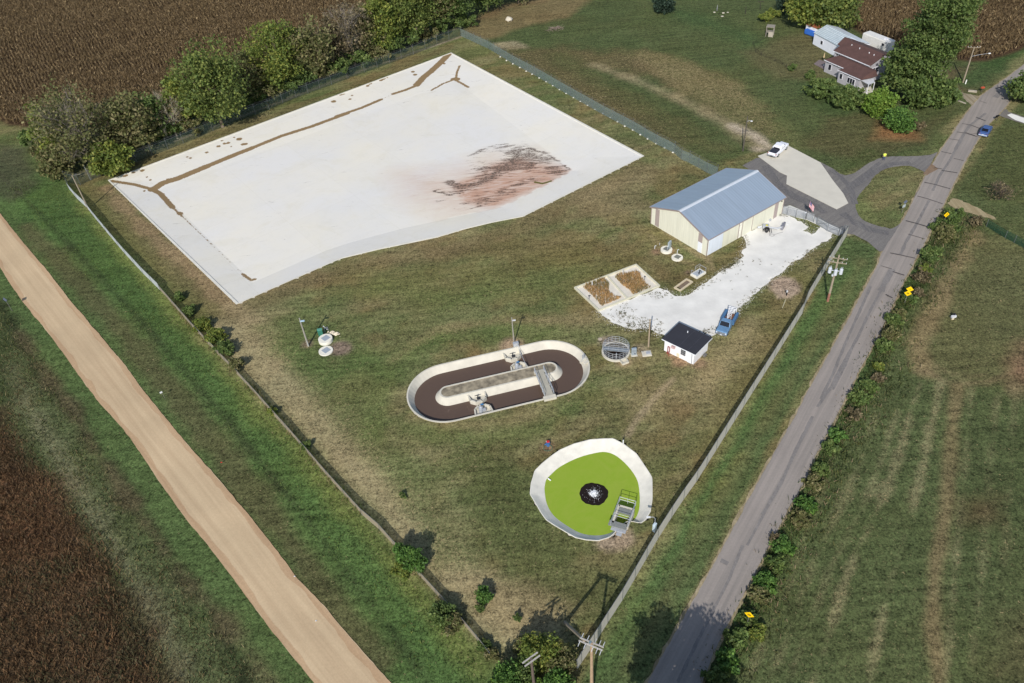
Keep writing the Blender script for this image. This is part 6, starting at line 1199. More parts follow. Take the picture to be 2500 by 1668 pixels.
for i in range(80): a = random.uniform(0, 6.28); r_ = random.uniform(0, 1.9); a2 = random.uniform(0, 6.28); l_ = random.uniform(.5, 1.5); x, y = c[0]+r_*math.cos(a)*1.3, c[1]+r_*math.sin(a); z = max(.05, .7-.35*r_)*random.random(); bpile.cyl((x, y, z+.05), (x+l_*math.cos(a2), y+l_*math.sin(a2), z+random.uniform(0, .5)), .035, .015, 4)
tag(bpile.build('brush_pile', mat('grey_brush', alb(150,132,120), .9)), 'low pile of grey brown cut branches in the north meadow', 'brush pile', kind='stuff')

# ================================================================== VEHICLES
def shell(secs):        # secs: (x, z0, z1, w0, w1): a rounded hull of cross sections, x forward
    mb = MB(); V = []; n = 10
    for x, z0, z1, w0, w1 in secs:
        zm = z0+(z1-z0)*.55; r = .08
        V += [(x, -w0*.9, z0), (x, -w0, z0+r), (x, -w0, zm), (x, -w1, z1-r), (x, -w1+r*1.2, z1), (x, w1-r*1.2, z1), (x, w1, z1-r), (x, w0, zm), (x, w0, z0+r), (x, w0*.9, z0)]
    k = len(secs); F_ = [(j*n+i, j*n+(i+1) % n, (j+1)*n+(i+1) % n, (j+1)*n+i) for j in range(k-1) for i in range(n)]
    F_ += [tuple(range(n)), tuple(range((k-1)*n, k*n))[::-1]]
    return mb.add(V, F_)
tyre = mat('tyre', alb(34,34,36), .8); rim_m = mat('wheel_rim', alb(176,178,182), .35, .6); glass = mat('car_glass', alb(26,28,34), .08); redl = mat('tail_red', alb(150,24,30), .3); cleard = mat('head_lamp', alb(214,218,224), .2); blkp = mat('black_trim', alb(30,30,32), .6)
def wheels(t, xs, w, r):
    for x in xs:
        for s in (-1, 1):
            wh = MB().cyl((x, s*(w-.22), r), (x, s*w, r), r, n=20).build('wheel', tyre, t, world=False); MB().cyl((x, s*(w-.05), r), (x, s*(w+.012), r), r*.6, n=14).build('rim', rim_m, wh, world=False)
def glassq(t, pts, off=0.0, name='window'): return MB().slab(pts, .02).build(name, glass, t, world=False)
def place(t, rear, front, L):
    a = np.array(rear[:2]); b_ = np.array(front[:2]); d = (b_-a)/np.linalg.norm(b_-a); c = (a+b_)/2; t.location = (c[0], c[1], ZR+.03); t.rotation_euler.z = math.atan2(d[1], d[0])
P5 = lambda x, y: G(1850+x*110/2156, 320+y*110/2156, .0)
white = mat('white_car_paint', alb(236,238,244), .25, var=.02)
pu = thing('pickup_truck', 'white pickup truck with black bed cover parked on the concrete apron', 'pickup truck')
rw_, fw_ = np.array(P5(940,1285)[:2]), np.array(P5(1360,915)[:2]); d = fw_-rw_; wb_ = np.linalg.norm(d); d /= wb_; nl = np.array([-d[1], d[0]]); ctr_ = (rw_+fw_)/2+nl*.92; print('pickup wheelbase', wb_)
pu.location = (ctr_[0], ctr_[1], ZR+.03); pu.rotation_euler.z = math.atan2(d[1], d[0])
body = shell([(-2.85, .55, 1.15, .9, .88), (-2.8, .45, 1.18, .96, .92), (-.75, .42, 1.2, .98, .94), (1.3, .42, 1.2, .98, .94), (2.2, .42, 1.16, .97, .9), (2.75, .45, 1.06, .93, .82), (2.95, .55, .95, .85, .72)]).build('body', white, pu, world=False, smooth_=False)
cabn = shell([(-.85, 1.15, 1.7, .93, .72), (-.7, 1.15, 1.86, .93, .76), (.5, 1.15, 1.88, .93, .78), (.8, 1.15, 1.84, .93, .76), (1.45, 1.15, 1.25, .93, .86)]).build('cab', white, pu, world=False)
MB().box((-1.83, 0, 1.215), (1.9, 1.6, .06)).build('bed_cover', mat('bed_cover', alb(42,44,56), .6), pu, world=False)
glassq(pu, [(-.9, -.68, 1.26), (-.9, .68, 1.26), (-.78, .62, 1.72), (-.78, -.62, 1.72)], name='rear_window')
glassq(pu, [(1.42, -.78, 1.3), (1.42, .78, 1.3), (.86, .66, 1.83), (.86, -.66, 1.83)], name='windscreen')
for s in (-1, 1):
    for x0, x1 in ((-.6, .15), (.25, 1.0)): MB().add([(x0, s*.945, 1.26), (x1+.1, s*.945, 1.26), (x1-.1, s*.84, 1.7), (x0+.05, s*.84, 1.7)], [(0, 1, 2, 3)]).build('window', glass, pu, world=False)
    MB().box((-2.82, s*.86, .98), (.12, .16, .3)).build('tail_light', redl, pu, world=False); MB().box((2.82, s*.68, .9), (.2, .28, .18)).build('headlight', cleard, pu, world=False)
    MB().box((1.15, s*1.08, 1.3), (.14, .2, .2)).build('mirror', white, pu, world=False)
MB().box((-2.95, 0, .58), (.18, 1.86, .2)).build('bumper', mat('chrome', alb(170,172,176), .3, .6), pu, world=False); MB().box((-3.0, 0, .52), (.2, .6, .12)).build('hitch', blkp, pu, world=False); MB().box((-2.89, 0, .75), (.02, .32, .16)).build('licence_plate', insul, pu, world=False)
wheels(pu, (-1.75, 1.85), .99, .38)
bluep = mat('faded_blue_paint', alb(102,138,172), .4, var=.12, sc=3)
ut = thing('utility_truck', 'old blue utility truck with a white pipe rack parked at the gravel edge', 'utility truck'); z_ = lambda x, y: G(1730+x*90/1411, 740+y*90/1411, .5)
fm, rm = np.array(z_(430,1285)[:2]), np.array(z_(925,395)[:2]); dd = fm-rm; Lu = np.linalg.norm(dd); print('utility truck', Lu); dd /= Lu; ut.location = (*(fm+rm)/2, .06); ut.rotation_euler.z = math.atan2(dd[1], dd[0])
shell([(.2, .45, 1.1, .92, .9), (2.5, .45, 1.1, .92, .9), (2.62, .5, 1.0, .9, .84)]).build('body', bluep, ut, world=False)
shell([(-.05, 1.05, 1.7, .88, .72), (.1, 1.05, 1.8, .88, .74), (.85, 1.05, 1.8, .88, .74), (1.3, 1.05, 1.14, .88, .82)]).build('cab', bluep, ut, world=False)
glassq(ut, [(1.3, -.75, 1.17), (1.3, .75, 1.17), (.9, .66, 1.77), (.9, -.66, 1.77)], name='windscreen')
for s in (-1, 1): MB().add([(.1, s*.9, 1.15), (1.0, s*.9, 1.15), (.82, s*.79, 1.66), (.15, s*.79, 1.66)], [(0, 1, 2, 3)]).build('window', glass, ut, world=False); MB().box((-1.4, s*.88, .95), (2.5, .42, .8)).build('side_box', mat('blue_box', alb(74,112,150), .45, var=.12, sc=3), ut, world=False, bevel=.04); MB().box((2.62, s*.72, .82), (.1, .22, .18)).build('headlight', cleard, ut, world=False)
MB().box((-1.4, 0, .7), (2.5, 1.4, .1)).build('bed', mat('rusty_bed', alb(120,82,62), .9, var=.3, sc=4), ut, world=False); MB().box((2.7, 0, .55), (.14, 1.8, .18)).box((2.64, 0, .82), (.05, 1.2, .22)).build('grille', mat('chrome', alb(170,172,176), .3, .6), ut, world=False); MB().box((2.79, .05, .56), (.03, .32, .16)).build('licence_plate', insul, ut, world=False)
rk = MB()
for s in (-.62, 0, .62): rk.cyl((-2.75, s, 2.05), (-.1, s*.12, 1.75), .04)
for i in range(7): x = -2.7+i*.38; w_ = .62*(1-(x+2.75)/2.9*.85); rk.cyl((x, -w_, 2.05-(x+2.75)*.11), (x, w_, 2.05-(x+2.75)*.11), .035); rk.cyl((x, -w_, 2.04-(x+2.75)*.11), (x+.38, w_*.3, 2.0-(x+2.75)*.11), .03)
for s in (-.6, .6): rk.cyl((-2.7, s, .7), (-2.7, s, 2.05), .045); rk.cyl((-1.0, s*.5, .7), (-1.0, s*.5, 1.85), .04)
rk.build('pipe_rack', mat('rack_white', alb(226,228,232), .5), ut, world=False); wheels(ut, (-1.6, 1.75), .95, .38)
blue = mat('blue_car_paint', alb(72,98,150), .25, .1, var=.04)
se = thing('sedan', 'blue sedan parked half on the grass at the far road edge', 'car'); z_ = lambda x, y: G(2380+x*120/1882, 260+y*120/1882, .3)
place(se, (np.array(z_(130,1130))+np.array(z_(420,1215)))/2, (np.array(z_(400,740))+np.array(z_(640,840)))/2, 4.5)
shell([(-2.25, .4, .85, .8, .78), (-2.15, .28, .95, .87, .82), (-1.2, .25, 1.0, .9, .84), (1.0, .25, .98, .9, .84), (1.9, .28, .85, .88, .76), (2.2, .35, .7, .8, .66)]).build('body', blue, se, world=False)
shell([(-1.75, .95, 1.02, .82, .72), (-.95, .95, 1.42, .83, .62), (.2, .95, 1.45, .83, .64), (1.15, .95, 1.0, .82, .72)]).build('cab', blue, se, world=False)
glassq(se, [(-1.66, -.62, 1.1), (-1.66, .62, 1.1), (-1.02, .56, 1.42), (-1.02, -.56, 1.42)], name='rear_window'); glassq(se, [(1.08, -.66, 1.08), (1.08, .66, 1.08), (.3, .58, 1.45), (.3, -.58, 1.45)], name='windscreen')
for s in (-1, 1):
    MB().add([(-1.2, s*.845, 1.04), (.8, s*.845, 1.04), (.15, s*.72, 1.36), (-.9, s*.72, 1.36)], [(0, 1, 2, 3)]).build('window', glass, se, world=False); MB().box((-2.2, s*.64, .8), (.1, .3, .14)).build('tail_light', redl, se, world=False); MB().box((2.1, s*.6, .66), (.14, .26, .12)).build('headlight', cleard, se, world=False)
MB().box((-2.24, 0, .5), (.12, 1.6, .26)).build('bumper', mat('silver_bumper', alb(168,182,206), .3), se, world=False); MB().box((-2.31, 0, .62), (.02, .32, .15)).build('licence_plate', insul, se, world=False); wheels(se, (-1.35, 1.35), .9, .32)

# ================================================================== PERSON
pf = B3(372,668); pe = thing('person', 'person in a bright yellow-green shirt and blue jeans standing on the drive edge', 'person', (pf[0], pf[1], ZR), R(-100))
J = {'pel': (0,0,.95), 'che': (0,.0,1.3), 'nec': (0,0,1.48), 'hd': (0.02,0,1.58), 'top': (.01,0,1.7), 'lh': (0,.1,.9), 'lk': (.06,.11,.5), 'la': (0,.12,.1), 'lt': (.16,.13,.04), 'rh': (0,-.1,.9), 'rk': (-.02,-.12,.5), 'ra': (-.1,-.13,.1), 'rt': (.06,-.14,.04),
     'ls': (0,.2,1.4), 'le': (.03,.27,1.14), 'lw': (.2,.22,1.0), 'lhd': (.28,.2,.97), 'rs': (0,-.2,1.4), 're': (-.03,-.28,1.13), 'rw': (.08,-.3,.9), 'rhd': (.11,-.3,.82)}
Rr = {'pel': .15, 'che': .16, 'nec': .06, 'hd': .1, 'top': .085, 'lh': .095, 'lk': .065, 'la': .045, 'lt': .04, 'rh': .095, 'rk': .065, 'ra': .045, 'rt': .04, 'ls': .07, 'le': .048, 'lw': .034, 'lhd': .035, 'rs': .07, 're': .048, 'rw': .034, 'rhd': .035}
ks = list(J); E_ = [('pel','che'),('che','nec'),('nec','hd'),('hd','top'),('pel','lh'),('lh','lk'),('lk','la'),('la','lt'),('pel','rh'),('rh','rk'),('rk','ra'),('ra','rt'),('che','ls'),('ls','le'),('le','lw'),('lw','lhd'),('che','rs'),('rs','re'),('re','rw'),('rw','rhd')]
for side, hb_, hd_ in (('l', (.28,.2,.97), (.8,-.1,-.35)), ('r', (.11,-.3,.82), (.25,0,-.95))):
    dv = Vector(hd_).normalized()
    for i in range(5):
        off_ = Vector((0, .018*(i-2), 0)); L_ = (.055, .075, .085, .08, .06)[i]; a = Vector(hb_)+off_*.8; m1 = a+dv*L_*.6+off_*.4; e_ = m1+dv*L_*.4+Vector((0, 0, -.015))
        J[side+'f%d' % i] = tuple(m1); J[side+'g%d' % i] = tuple(e_); Rr[side+'f%d' % i] = .009; Rr[side+'g%d' % i] = .008; E_ += [(side+'hd', side+'f%d' % i), (side+'f%d' % i, side+'g%d' % i)]
ks = list(J); me = bpy.data.meshes.new('body'); me.from_pydata([J[k] for k in ks], [(ks.index(a), ks.index(b_)) for a, b_ in E_], []); me.update()
m_, N, L, b = node_mat('person_body'); tc = N.new('ShaderNodeTexCoord'); sx = N.new('ShaderNodeSeparateXYZ'); L.new(tc.outputs['Object'], sx.inputs[0]); rp = N.new('ShaderNodeValToRGB'); rp.color_ramp.interpolation = 'CONSTANT'
mrn = N.new('ShaderNodeMapRange'); mrn.inputs[2].default_value = 1.8; L.new(sx.outputs[2], mrn.inputs[0]); L.new(mrn.outputs[0], rp.inputs[0])
el = rp.color_ramp.elements; el[0].position = 0; el[0].color = (*alb(50,40,34), 1); el[1].position = .05; el[1].color = (*alb(62,82,128), 1)
e_ = el.new(.44); e_.color = (*alb(190,150,126), 1); L.new(rp.outputs[0], b.inputs['Base Color']); b.inputs['Roughness'].default_value = .8
bo = link('body', me, m_, pe); sk = bo.modifiers.new('skin', 'SKIN'); sk.use_smooth_shade = True
for k_, v in zip(ks, me.skin_vertices[0].data): v.radius = (Rr[k_], Rr[k_])
me.skin_vertices[0].data[0].use_root = True; ss_ = bo.modifiers.new('sub', 'SUBSURF'); ss_.levels = ss_.render_levels = 1
hv_ = mat('hi_vis', alb(216,240,84), .7, var=.05)
shell_ = MB(); n = 14
for z, rx, ry in ((.9, .15, .2), (1.1, .155, .2), (1.3, .165, .225), (1.42, .13, .2), (1.48, .07, .09)): shell_.v += [(rx*math.cos(2*math.pi*i/n), ry*math.sin(2*math.pi*i/n), z) for i in range(n)]
shell_.f = [(j*n+i, j*n+(i+1) % n, (j+1)*n+(i+1) % n, (j+1)*n+i) for j in range(4) for i in range(n)]
for s in ('l', 'r'): shell_.cyl(J[s+'s'], J[s+'e'], .085, .07, 10)
shell_.build('shirt', hv_, pe, world=False, smooth_=True)
hh_ = bmesh.new(); bmesh.ops.create_uvsphere(hh_, u_segments=14, v_segments=8, radius=.108, matrix=Matrix.Translation((-.012, 0, 1.655)) @ Matrix.Diagonal((1.02, .95, .8, 1))); me = bpy.data.meshes.new('hair'); hh_.to_mesh(me); hh_.free(); link('hair', me, mat('hair', alb(60,46,36), .8), pe)
fc = MB(); fc.cyl((.1, 0, 1.6), (.135, 0, 1.585), .016, .012, 6); fc.build('nose', mat('skin_tone', alb(190,150,126), .6), pe, world=False); MB().box((.105, .035, 1.625), (.015, .025, .012)).box((.105, -.035, 1.625), (.015, .025, .012)).box((.11, 0, 1.55), (.012, .05, .01)).build('eyes', mat('eye_dark', alb(40,30,28), .5), pe, world=False)

# ================================================================== CORN, WEEDS
def cards(c, nrm, w, h, r):         # quads: centre, up direction, half width/height
    k = len(c); a = r.normal(size=(k, 3)); a -= (a*nrm).sum(1)[:, None]*nrm; a /= np.linalg.norm(a, axis=1)[:, None]+1e-9
    w = np.broadcast_to(np.asarray(w, float), (k,))[:, None]; h = np.broadcast_to(np.asarray(h, float), (k,))[:, None]
    V = np.stack([c-a*w-nrm*h, c+a*w-nrm*h, c+a*w*.55+nrm*h, c-a*w*.55+nrm*h], 1).reshape(-1, 3)
    return V, np.arange(k*4).reshape(-1, 4)
def corn_field(poly, ang_, label, gaps=True, near=None):
    P = np.array([p[:2] for p in poly]); co, si = math.cos(ang_), math.sin(ang_)
    u = P@np.array([co, si]); v = P@np.array([-si, co]); us = np.arange(u.min(), u.max(), .42); vs = np.arange(v.min(), v.max(), .9)
    U, Vv = [q.ravel() for q in np.meshgrid(us, vs)]; U = U+rng.normal(0, .07, U.shape); Vv = Vv+rng.normal(0, .06, U.shape)+rng.normal(0, .28, U.shape)*(fbm(U, Vv, 45, 14) > .42)+(fbm(U, Vv*0, 30, 9)-.5)*6
    x = U*co-Vv*si; y = U*si+Vv*co
    xx, yy = proj(np.stack([x, y, np.zeros_like(x)], 1)); k = inside(x, y, poly) & (xx > -60) & (xx < 2560) & (yy > -90) & (yy < 1700) & (y < 420)
    k &= fbm(x, y, 7, 55) > .17
    x, y = x[k], y[k]; n = len(x); print('corn', n)
    hgt = 2.1+.35*(fbm(x, y, 5, 66)-.5)*2+rng.normal(0, .12, n); Vl, Cl = [], []
    for j in range(6):
        up_ = rng.normal(size=(n, 3))*np.array([.55, .55, .25])+np.array([0, 0, .8 if j else 1.6]); up_ /= np.linalg.norm(up_, axis=1)[:, None]
        zc = hgt*(.32+.13*j) if j else hgt*.6; hh_ = .32 if j else hgt*.5
        c = np.stack([x, y, zc], 1)+up_*np.array([.25, .25, 0])*(1 if j else 0); v_, _ = cards(c, up_, .075 if j else .04, hh_, rng); Vl.append(v_.reshape(n, 4, 3))
        t = rng.random(n)[:, None]; base = np.array(alb(132,112,80))*t+np.array(alb(82,68,48))*(1-t); g_ = (rng.random(n) < .05)[:, None]; base = np.where(g_, np.array(alb(176,154,114)), base)
        Cl.append(np.repeat(base[:, None, :], 4, 1))
    V = np.concatenate(Vl, 0).reshape(-1, 3); Cc = np.concatenate(Cl, 0).reshape(-1, 3)
    me = np_mesh('corn_field', V, np.arange(len(V)).reshape(-1, 4), Cc); o = link('corn_field', me, leaf_mat('dry_leaf', .15)); tag(o, label, 'corn field', kind='stuff')
cw = [A1(-900,-700), A1(3400,-700), A1(2700,-40), A1(2300,200), A1(1800,500), A1(1250,690), A1(850,830), A1(560,880), A1(330,880), A1(60,845), A1(-60,780), A1(-500,560)]
p1, p2 = A1(60,430), A1(150,690); corn_field(cw, math.atan2(p2[1]-p1[1], p2[0]-p1[0]), 'ripe brown corn field in the upper left behind the tree row')
p1, p2 = A3(2300,60), A3(2200,280); corn_field([A3(1100,-300), A3(1095,60), A3(1085,120), A3(1170,165), A3(1260,228), A3(1440,285), A3(1700,345), A3(1790,390), A3(1990,412), A3(2100,405), A3(2250,362), A3(2360,312), A3(2900,60), A3(2500,-400)], math.atan2(p2[1]-p1[1], p2[0]-p1[0])+.3, 'ripe brown corn field at the upper right behind the farmhouse')
def tufts(poly, n, h, w, cols, label, cat, nm, keep=None, clump=None, sc=4, lo=.35):
    P = np.array([p[:2] for p in poly]); x = rng.uniform(P[:, 0].min(), P[:, 0].max(), n); y = rng.uniform(P[:, 1].min(), P[:, 1].max(), n)
    k = inside(x, y, poly) & (fbm(x, y, sc, 88) > lo); xx, yy = proj(np.stack([x, y, x*0], 1)); k &= (xx > -50) & (xx < 2550) & (yy > -60) & (yy < 1730); x, y = x[k], y[k]; n = len(x)
    if sc >= 4: x = x+rng.normal(0, .9, n); y = y+rng.normal(0, .9, n)
    hs_ = h*(.5+rng.random(n))*(.6+.8*fbm(x, y, sc, 12)); up_ = rng.normal(size=(n, 3))*np.array([.45, .45, 0])+np.array([0, 0, 1]); up_ /= np.linalg.norm(up_, axis=1)[:, None]
    c = np.stack([x, y, hs_*.45], 1); V, Fq = cards(c, up_, w*(.6+rng.random(n)*.8), hs_*.5, rng); cc = np.array([alb(*q) for q in cols]); pick = (fbm(x, y, sc*1.5, 71)*1.6-.3+rng.normal(0, .22, n)).clip(0, .999); ci = cc[(pick*len(cc)).astype(int)]*(.75+.5*rng.random(n))[:, None]
    me = np_mesh(nm, V, Fq, np.repeat(ci, 4, 0)); tag(link(nm, me, leaf_mat()), label, cat, kind='stuff'); print(nm, n)
tufts(Ds((-200,930),(0,965),(60,1050),(140,1135),(210,1235),(270,1335),(330,1445),(380,1568),(420,1700),(-200,1700)), 120000, .5, .045, [(88,70,50),(114,92,66),(136,106,76),(104,86,62),(92,88,62)], 'brown dry weed field in the lower left corner', 'weeds', 'brown_weeds', lo=.2)
tufts(Ds((-60,640),(60,765),(160,940),(260,1130),(420,1340),(600,1568),(700,1700),(400,1700),(330,1440),(210,1230),(60,1040),(-60,960)), 90000, .38, .035, [(54,62,34),(74,84,42),(92,100,54),(140,128,92),(78,66,40)], 'rough mixed grass and weeds left of the dirt road', 'grass', 'rough_grass', lo=.33)
tufts(Ds((30,400),(160,440),(385,720),(560,890),(800,1150),(1010,1380),(1150,1600),(1000,1640),(840,1360),(640,1120),(420,860),(200,620),(20,450)), 70000, .26, .04, [(66,86,44),(78,102,50),(94,114,56),(108,120,62)], 'lush green grass strip between the dirt road and the west fence', 'grass', 'green_grass', lo=.3)
tufts([F3(*p, .06) for p in [(250,660),(340,580),(620,450),(800,430),(930,560),(920,760),(1080,890),(1250,910),(1200,960),(740,1150),(560,960),(420,800)]], 5200, .38, .045, [(180,148,104),(196,162,112),(160,134,92),(136,128,88)], 'rusty dry weeds filling the left drying bed', 'weeds', 'bed_weeds', lo=.2, sc=1.5)
tufts([F3(*p, .06) for p in [(1070,380),(1250,290),(1400,300),(1640,240),(1740,280),(1760,400),(1880,560),(2020,660),(1700,790),(1560,850),(1440,720),(1250,580)]], 5200, .38, .045, [(180,148,104),(196,162,112),(160,134,92),(136,128,88)], 'rusty dry weeds filling the right drying bed', 'weeds', 'bed_weeds', lo=.2, sc=1.5)
tufts([E2(0,1568), E2(250,1200), E2(430,1000), E2(600,650), E2(760,200), E2(900,170), E2(1150,250), E2(1230,400), E2(1200,520), E2(900,900), E2(700,1400), F1(1050,200), F1(1000,500), F1(780,900), F1(560,1250), F1(420,1568), B4(1300,900), B4(1000,1511), B4(560,1600), B4(640,1350), B4(900,880), F1(180,1500), F1(420,1050), F1(620,620), F1(790,240)], 60000, .5, .04, [(60,72,38),(80,92,46),(104,104,60),(150,132,104),(66,84,40)], 'rough weedy ditch grass along the right side of the paved road', 'grass', 'ditch_grass', lo=.3)
_hl = [E2(900,200), E2(800,400), E2(640,700), E2(540,1000), E2(380,1250), F1(860,220), F1(800,400), F1(740,560), F1(620,740), F1(500,960), F1(400,1150), F1(300,1380), B4(1380,120), B4(1260,330), B4(1150,600), B4(1030,900), B4(860,1200), B4(700,1500)]
tufts([(p[0]-1.3, p[1]) for p in _hl]+[(p[0]+1.6, p[1]) for p in _hl][::-1], 110000, .42, .045, [(62,76,42),(80,94,50),(96,100,60),(116,112,82),(70,86,46)], 'low tangled scrub filling the verge right of the paved road', 'scrub', 'verge_scrub', lo=.12, sc=2.5)
# weeds sprouting in the white gravel
sp_m = []
for base_, cnt, sx_, sy_ in ((A4(1040,990), 130, 60, 26), (A4(330,1210), 90, 120, 60), (A5(620,640), 110, 140, 60), (A5(860,700), 130, 90, 30), (A5(1350,770), 90, 60, 25), (A4(1180,740), 30, 20, 40)): pass
def gravel_weeds(lines, nm='gravel_weeds'):
    xs_, ys_ = [], []
    for (a, b_, cnt, spread) in lines:
        t = rng.random(cnt); c = np.array(a[:2])[None]*(1-t[:, None])+np.array(b_[:2])[None]*t[:, None]+rng.normal(0, spread, (cnt, 2)); c = np.repeat(c, 6, 0); c = c+rng.normal(0, .12, c.shape); xs_.append(c[:, 0]); ys_.append(c[:, 1])
    x = np.concatenate(xs_); y = np.concatenate(ys_); n = len(x); up_ = rng.normal(size=(n, 3))*np.array([1, 1, .5])+np.array([0, 0, 1]); up_ /= np.linalg.norm(up_, axis=1)[:, None]
    V, Fq = cards(np.stack([x, y, np.full(n, .09)], 1), up_, .045, .04+.05*rng.random(n), rng); cc = np.array([alb(84,88,56), alb(96,84,64), alb(70,80,48)])[rng.integers(0, 3, n)]
    me = np_mesh(nm, V, Fq, np.repeat(cc, 4, 0)); tag(link(nm, me, leaf_mat()), 'small dark weeds sprouting through the edges of the white gravel', 'weeds', kind='stuff')
gravel_weeds([(A4(940,1030), A4(1120,930), 75, .35), (A4(200,1200), A4(480,1240), 60, .6), (A5(640,520), A5(560,680), 40, 1.0), (A5(640,700), A5(940,760), 110, .45), (A5(1320,780), A5(1440,720), 40, .4), (A4(20,1400), A4(380,1500), 80, .7), (A4(1150,700), A4(1190,790), 14, .2), (A4(650,1220), A4(900,1100), 22, .3), (A4(1000,1440), A4(1280,1160), 30, .3), (A4(1560,960), A4(1740,830), 20, .25), (C7(550,430), C7(780,470), 14, .15), (A4(900,1100), A4(1500,900), 18, 1.8)])

# loose white stones round the gravel edge
oy = np.array(resample(yd, .25)); oy = oy[rng.integers(0, len(oy), 5200)]+rng.normal(0, .42, (5200, 2)); up_ = rng.normal(size=(5200, 3)); up_ /= np.linalg.norm(up_, axis=1)[:, None]
V, Fq = cards(np.stack([oy[:, 0], oy[:, 1], np.full(5200, .07)], 1), up_, .03+.03*rng.random(5200), .03, rng)
me = np_mesh('loose_stones', V, Fq); tag(link('loose_stones', me, yard_m), 'loose white stones scattered into the grass round the gravel yard', 'gravel', kind='stuff')
# ================================================================== TREES
GREENS = {'mix': [(88,104,54),(104,116,60),(78,92,48),(114,122,64)], 'yellow': [(112,122,58),(100,114,54),(128,132,64),(88,104,50)], 'dark': [(84,102,56),(94,112,60),(74,92,50),(104,118,66)], 'bright': [(88,120,58),(76,106,52),(100,130,62),(66,94,44)],
          'olive': [(98,102,62),(112,110,72),(84,90,54),(122,116,82)], 'brown': [(112,102,78),(98,90,66),(90,84,62),(126,114,88)], 'spruce': [(50,66,54),(60,78,62),(42,56,46)], 'lime': [(104,130,54),(90,116,48),(116,138,60)]}
def tree_parts(h, rx, ry, crown_h, n_cl, n_leaf, leaf, pal, bare=0.0, seed=0, z_low=None, trunk_r=None, cone=False, twigs=0):
    r = np.random.default_rng(seed); zl = h-crown_h if z_low is None else z_low; cz = zl+crown_h/2
    d = r.normal(size=(n_cl, 3)); d /= np.linalg.norm(d, axis=1)[:, None]; rad = r.random(n_cl)**.38*(.78+.34*r.random(n_cl))
    cc = d*rad[:, None]*np.array([rx, ry, crown_h/2])
    if cone: f = np.clip(1-(cc[:, 2]+crown_h/2)/crown_h, .05, 1)*1.3; cc[:, 0] *= f; cc[:, 1] *= f
    cc[:, 2] += cz; cr_ = (.24+.2*r.random(n_cl))*min(rx, ry, crown_h/1.6)
    k = np.repeat(np.arange(n_cl), n_leaf); o = r.normal(size=(len(k), 3)); o /= np.linalg.norm(o, axis=1)[:, None]; o *= (r.random(len(k))**.5)[:, None]
    c = cc[k]+o*cr_[k][:, None]*np.array([1.1, 1.1, .75]); out = c-np.array([0, 0, cz-crown_h*.2]); out /= np.linalg.norm(out, axis=1)[:, None]+1e-9
    nr = r.normal(size=c.shape)*.8+out*.5; nr /= np.linalg.norm(nr, axis=1)[:, None]
    s = leaf*(.6+.8*r.random(len(c))); c[:, 2] = np.maximum(c[:, 2], .08)
    V, Fq = cards(c, nr, s*.5, s*.62, r); P = np.array([alb(*q) for q in GREENS[pal]]); ci = P[(k*7+r.integers(0, 2, len(k))) % len(P)]*(.95+.7*r.random(len(k)))[:, None]
    keep = r.random(len(c)) > bare; V = V.reshape(-1, 4, 3)[keep].reshape(-1, 3); ci = ci[keep]; Fq = np.arange(len(V)).reshape(-1, 4)
    crown = np_mesh('crown', V, Fq, np.repeat(ci, 4, 0)); crown.materials.append(leaf_mat())
    mb = MB(); tr_ = trunk_r or max(.05, h*.018); lean = r.normal(0, .03*h, 2); top = (lean[0], lean[1], zl+crown_h*.55); mid_ = (lean[0]*.3, lean[1]*.3, zl*.6+.1*h)
    mb.cyl((0, 0, -.1), mid_, tr_*1.25, tr_, 9, False); mb.cyl(mid_, top, tr_, tr_*.4, 8, False)
    nb_ = min(n_cl, 16 if not twigs else 34)
    for i in range(nb_):
        t = r.random()*.8; s0 = np.array(mid_)*(1-t)+np.array(top)*t; e = cc[i]*np.array([.92, .92, 1]); e[2] = max(e[2], s0[2]*.8+.2); m2 = s0*.5+e*.5+np.array([0, 0, .04*h]); mb.cyl(s0, m2, tr_*.4, tr_*.26, 5, False); mb.cyl(m2, e, tr_*.26, tr_*.1, 5, False)
        if twigs:
            for q in range(twigs):
                e2 = e+(e-s0)*.12*r.random()+r.normal(0, .13*max(rx, 1), 3); mb.cyl(m2+(e-m2)*r.random(), e2, tr_*.11, tr_*.04, 3, False)
                for qq in range(2): mb.cyl(m2*.3+e2*.7, e2+r.normal(0, .08*max(rx, 1), 3), tr_*.06, tr_*.025, 3, False)
    bm = bmesh.new(); me = bpy.data.meshes.new('trunk'); me.from_pydata(mb.v, [], mb.f); me.update(); bm.free()
    return crown, me
bark = mat('bark', alb(120,108,92), .95, var=.25, sc=3); barkg = mat('grey_bark', alb(134,126,116), .95, var=.2, sc=3); barkp = mat('pale_bark', alb(168,160,142), .9, var=.15, sc=2)
TC = 0
def tree(name, p, h, rx, label, cat='tree', pal='mix', ry=None, ch=None, n_cl=46, n_leaf=60, leaf=.42, bare=0.0, group=None, bk=None, twigs=0, cone=False, tr=None, zl=None):
    global TC; TC += 1
    ry = ry or rx; ch = ch or h*.9; crown, tk_ = tree_parts(h, rx, ry, ch, n_cl, n_leaf, leaf, pal, bare, 100+TC, zl, tr, cone, twigs)
    t = thing(name, label, cat, (p[0], p[1], 0), random.uniform(0, .6), group); tk_.materials.append(bk or bark)
    link('trunk', tk_, None, t); link('crown', crown, None, t); return t
T = lambda x, y: D(x, y)
gN = 'trees of the row behind the north fence'
tree('leafy_tree', T(150,405), 7.0, 4.2, 'low dark yellow-green bushy tree at the west end of the tree row', pal='olive', n_cl=60, leaf=.36, group=gN)
tree('bare_tree', T(215,388), 20, 8.0, 'large half bare grey tree at the west end of the tree row', pal='olive', n_cl=130, n_leaf=46, leaf=.34, bare=.2, group=gN, bk=barkg, twigs=10)
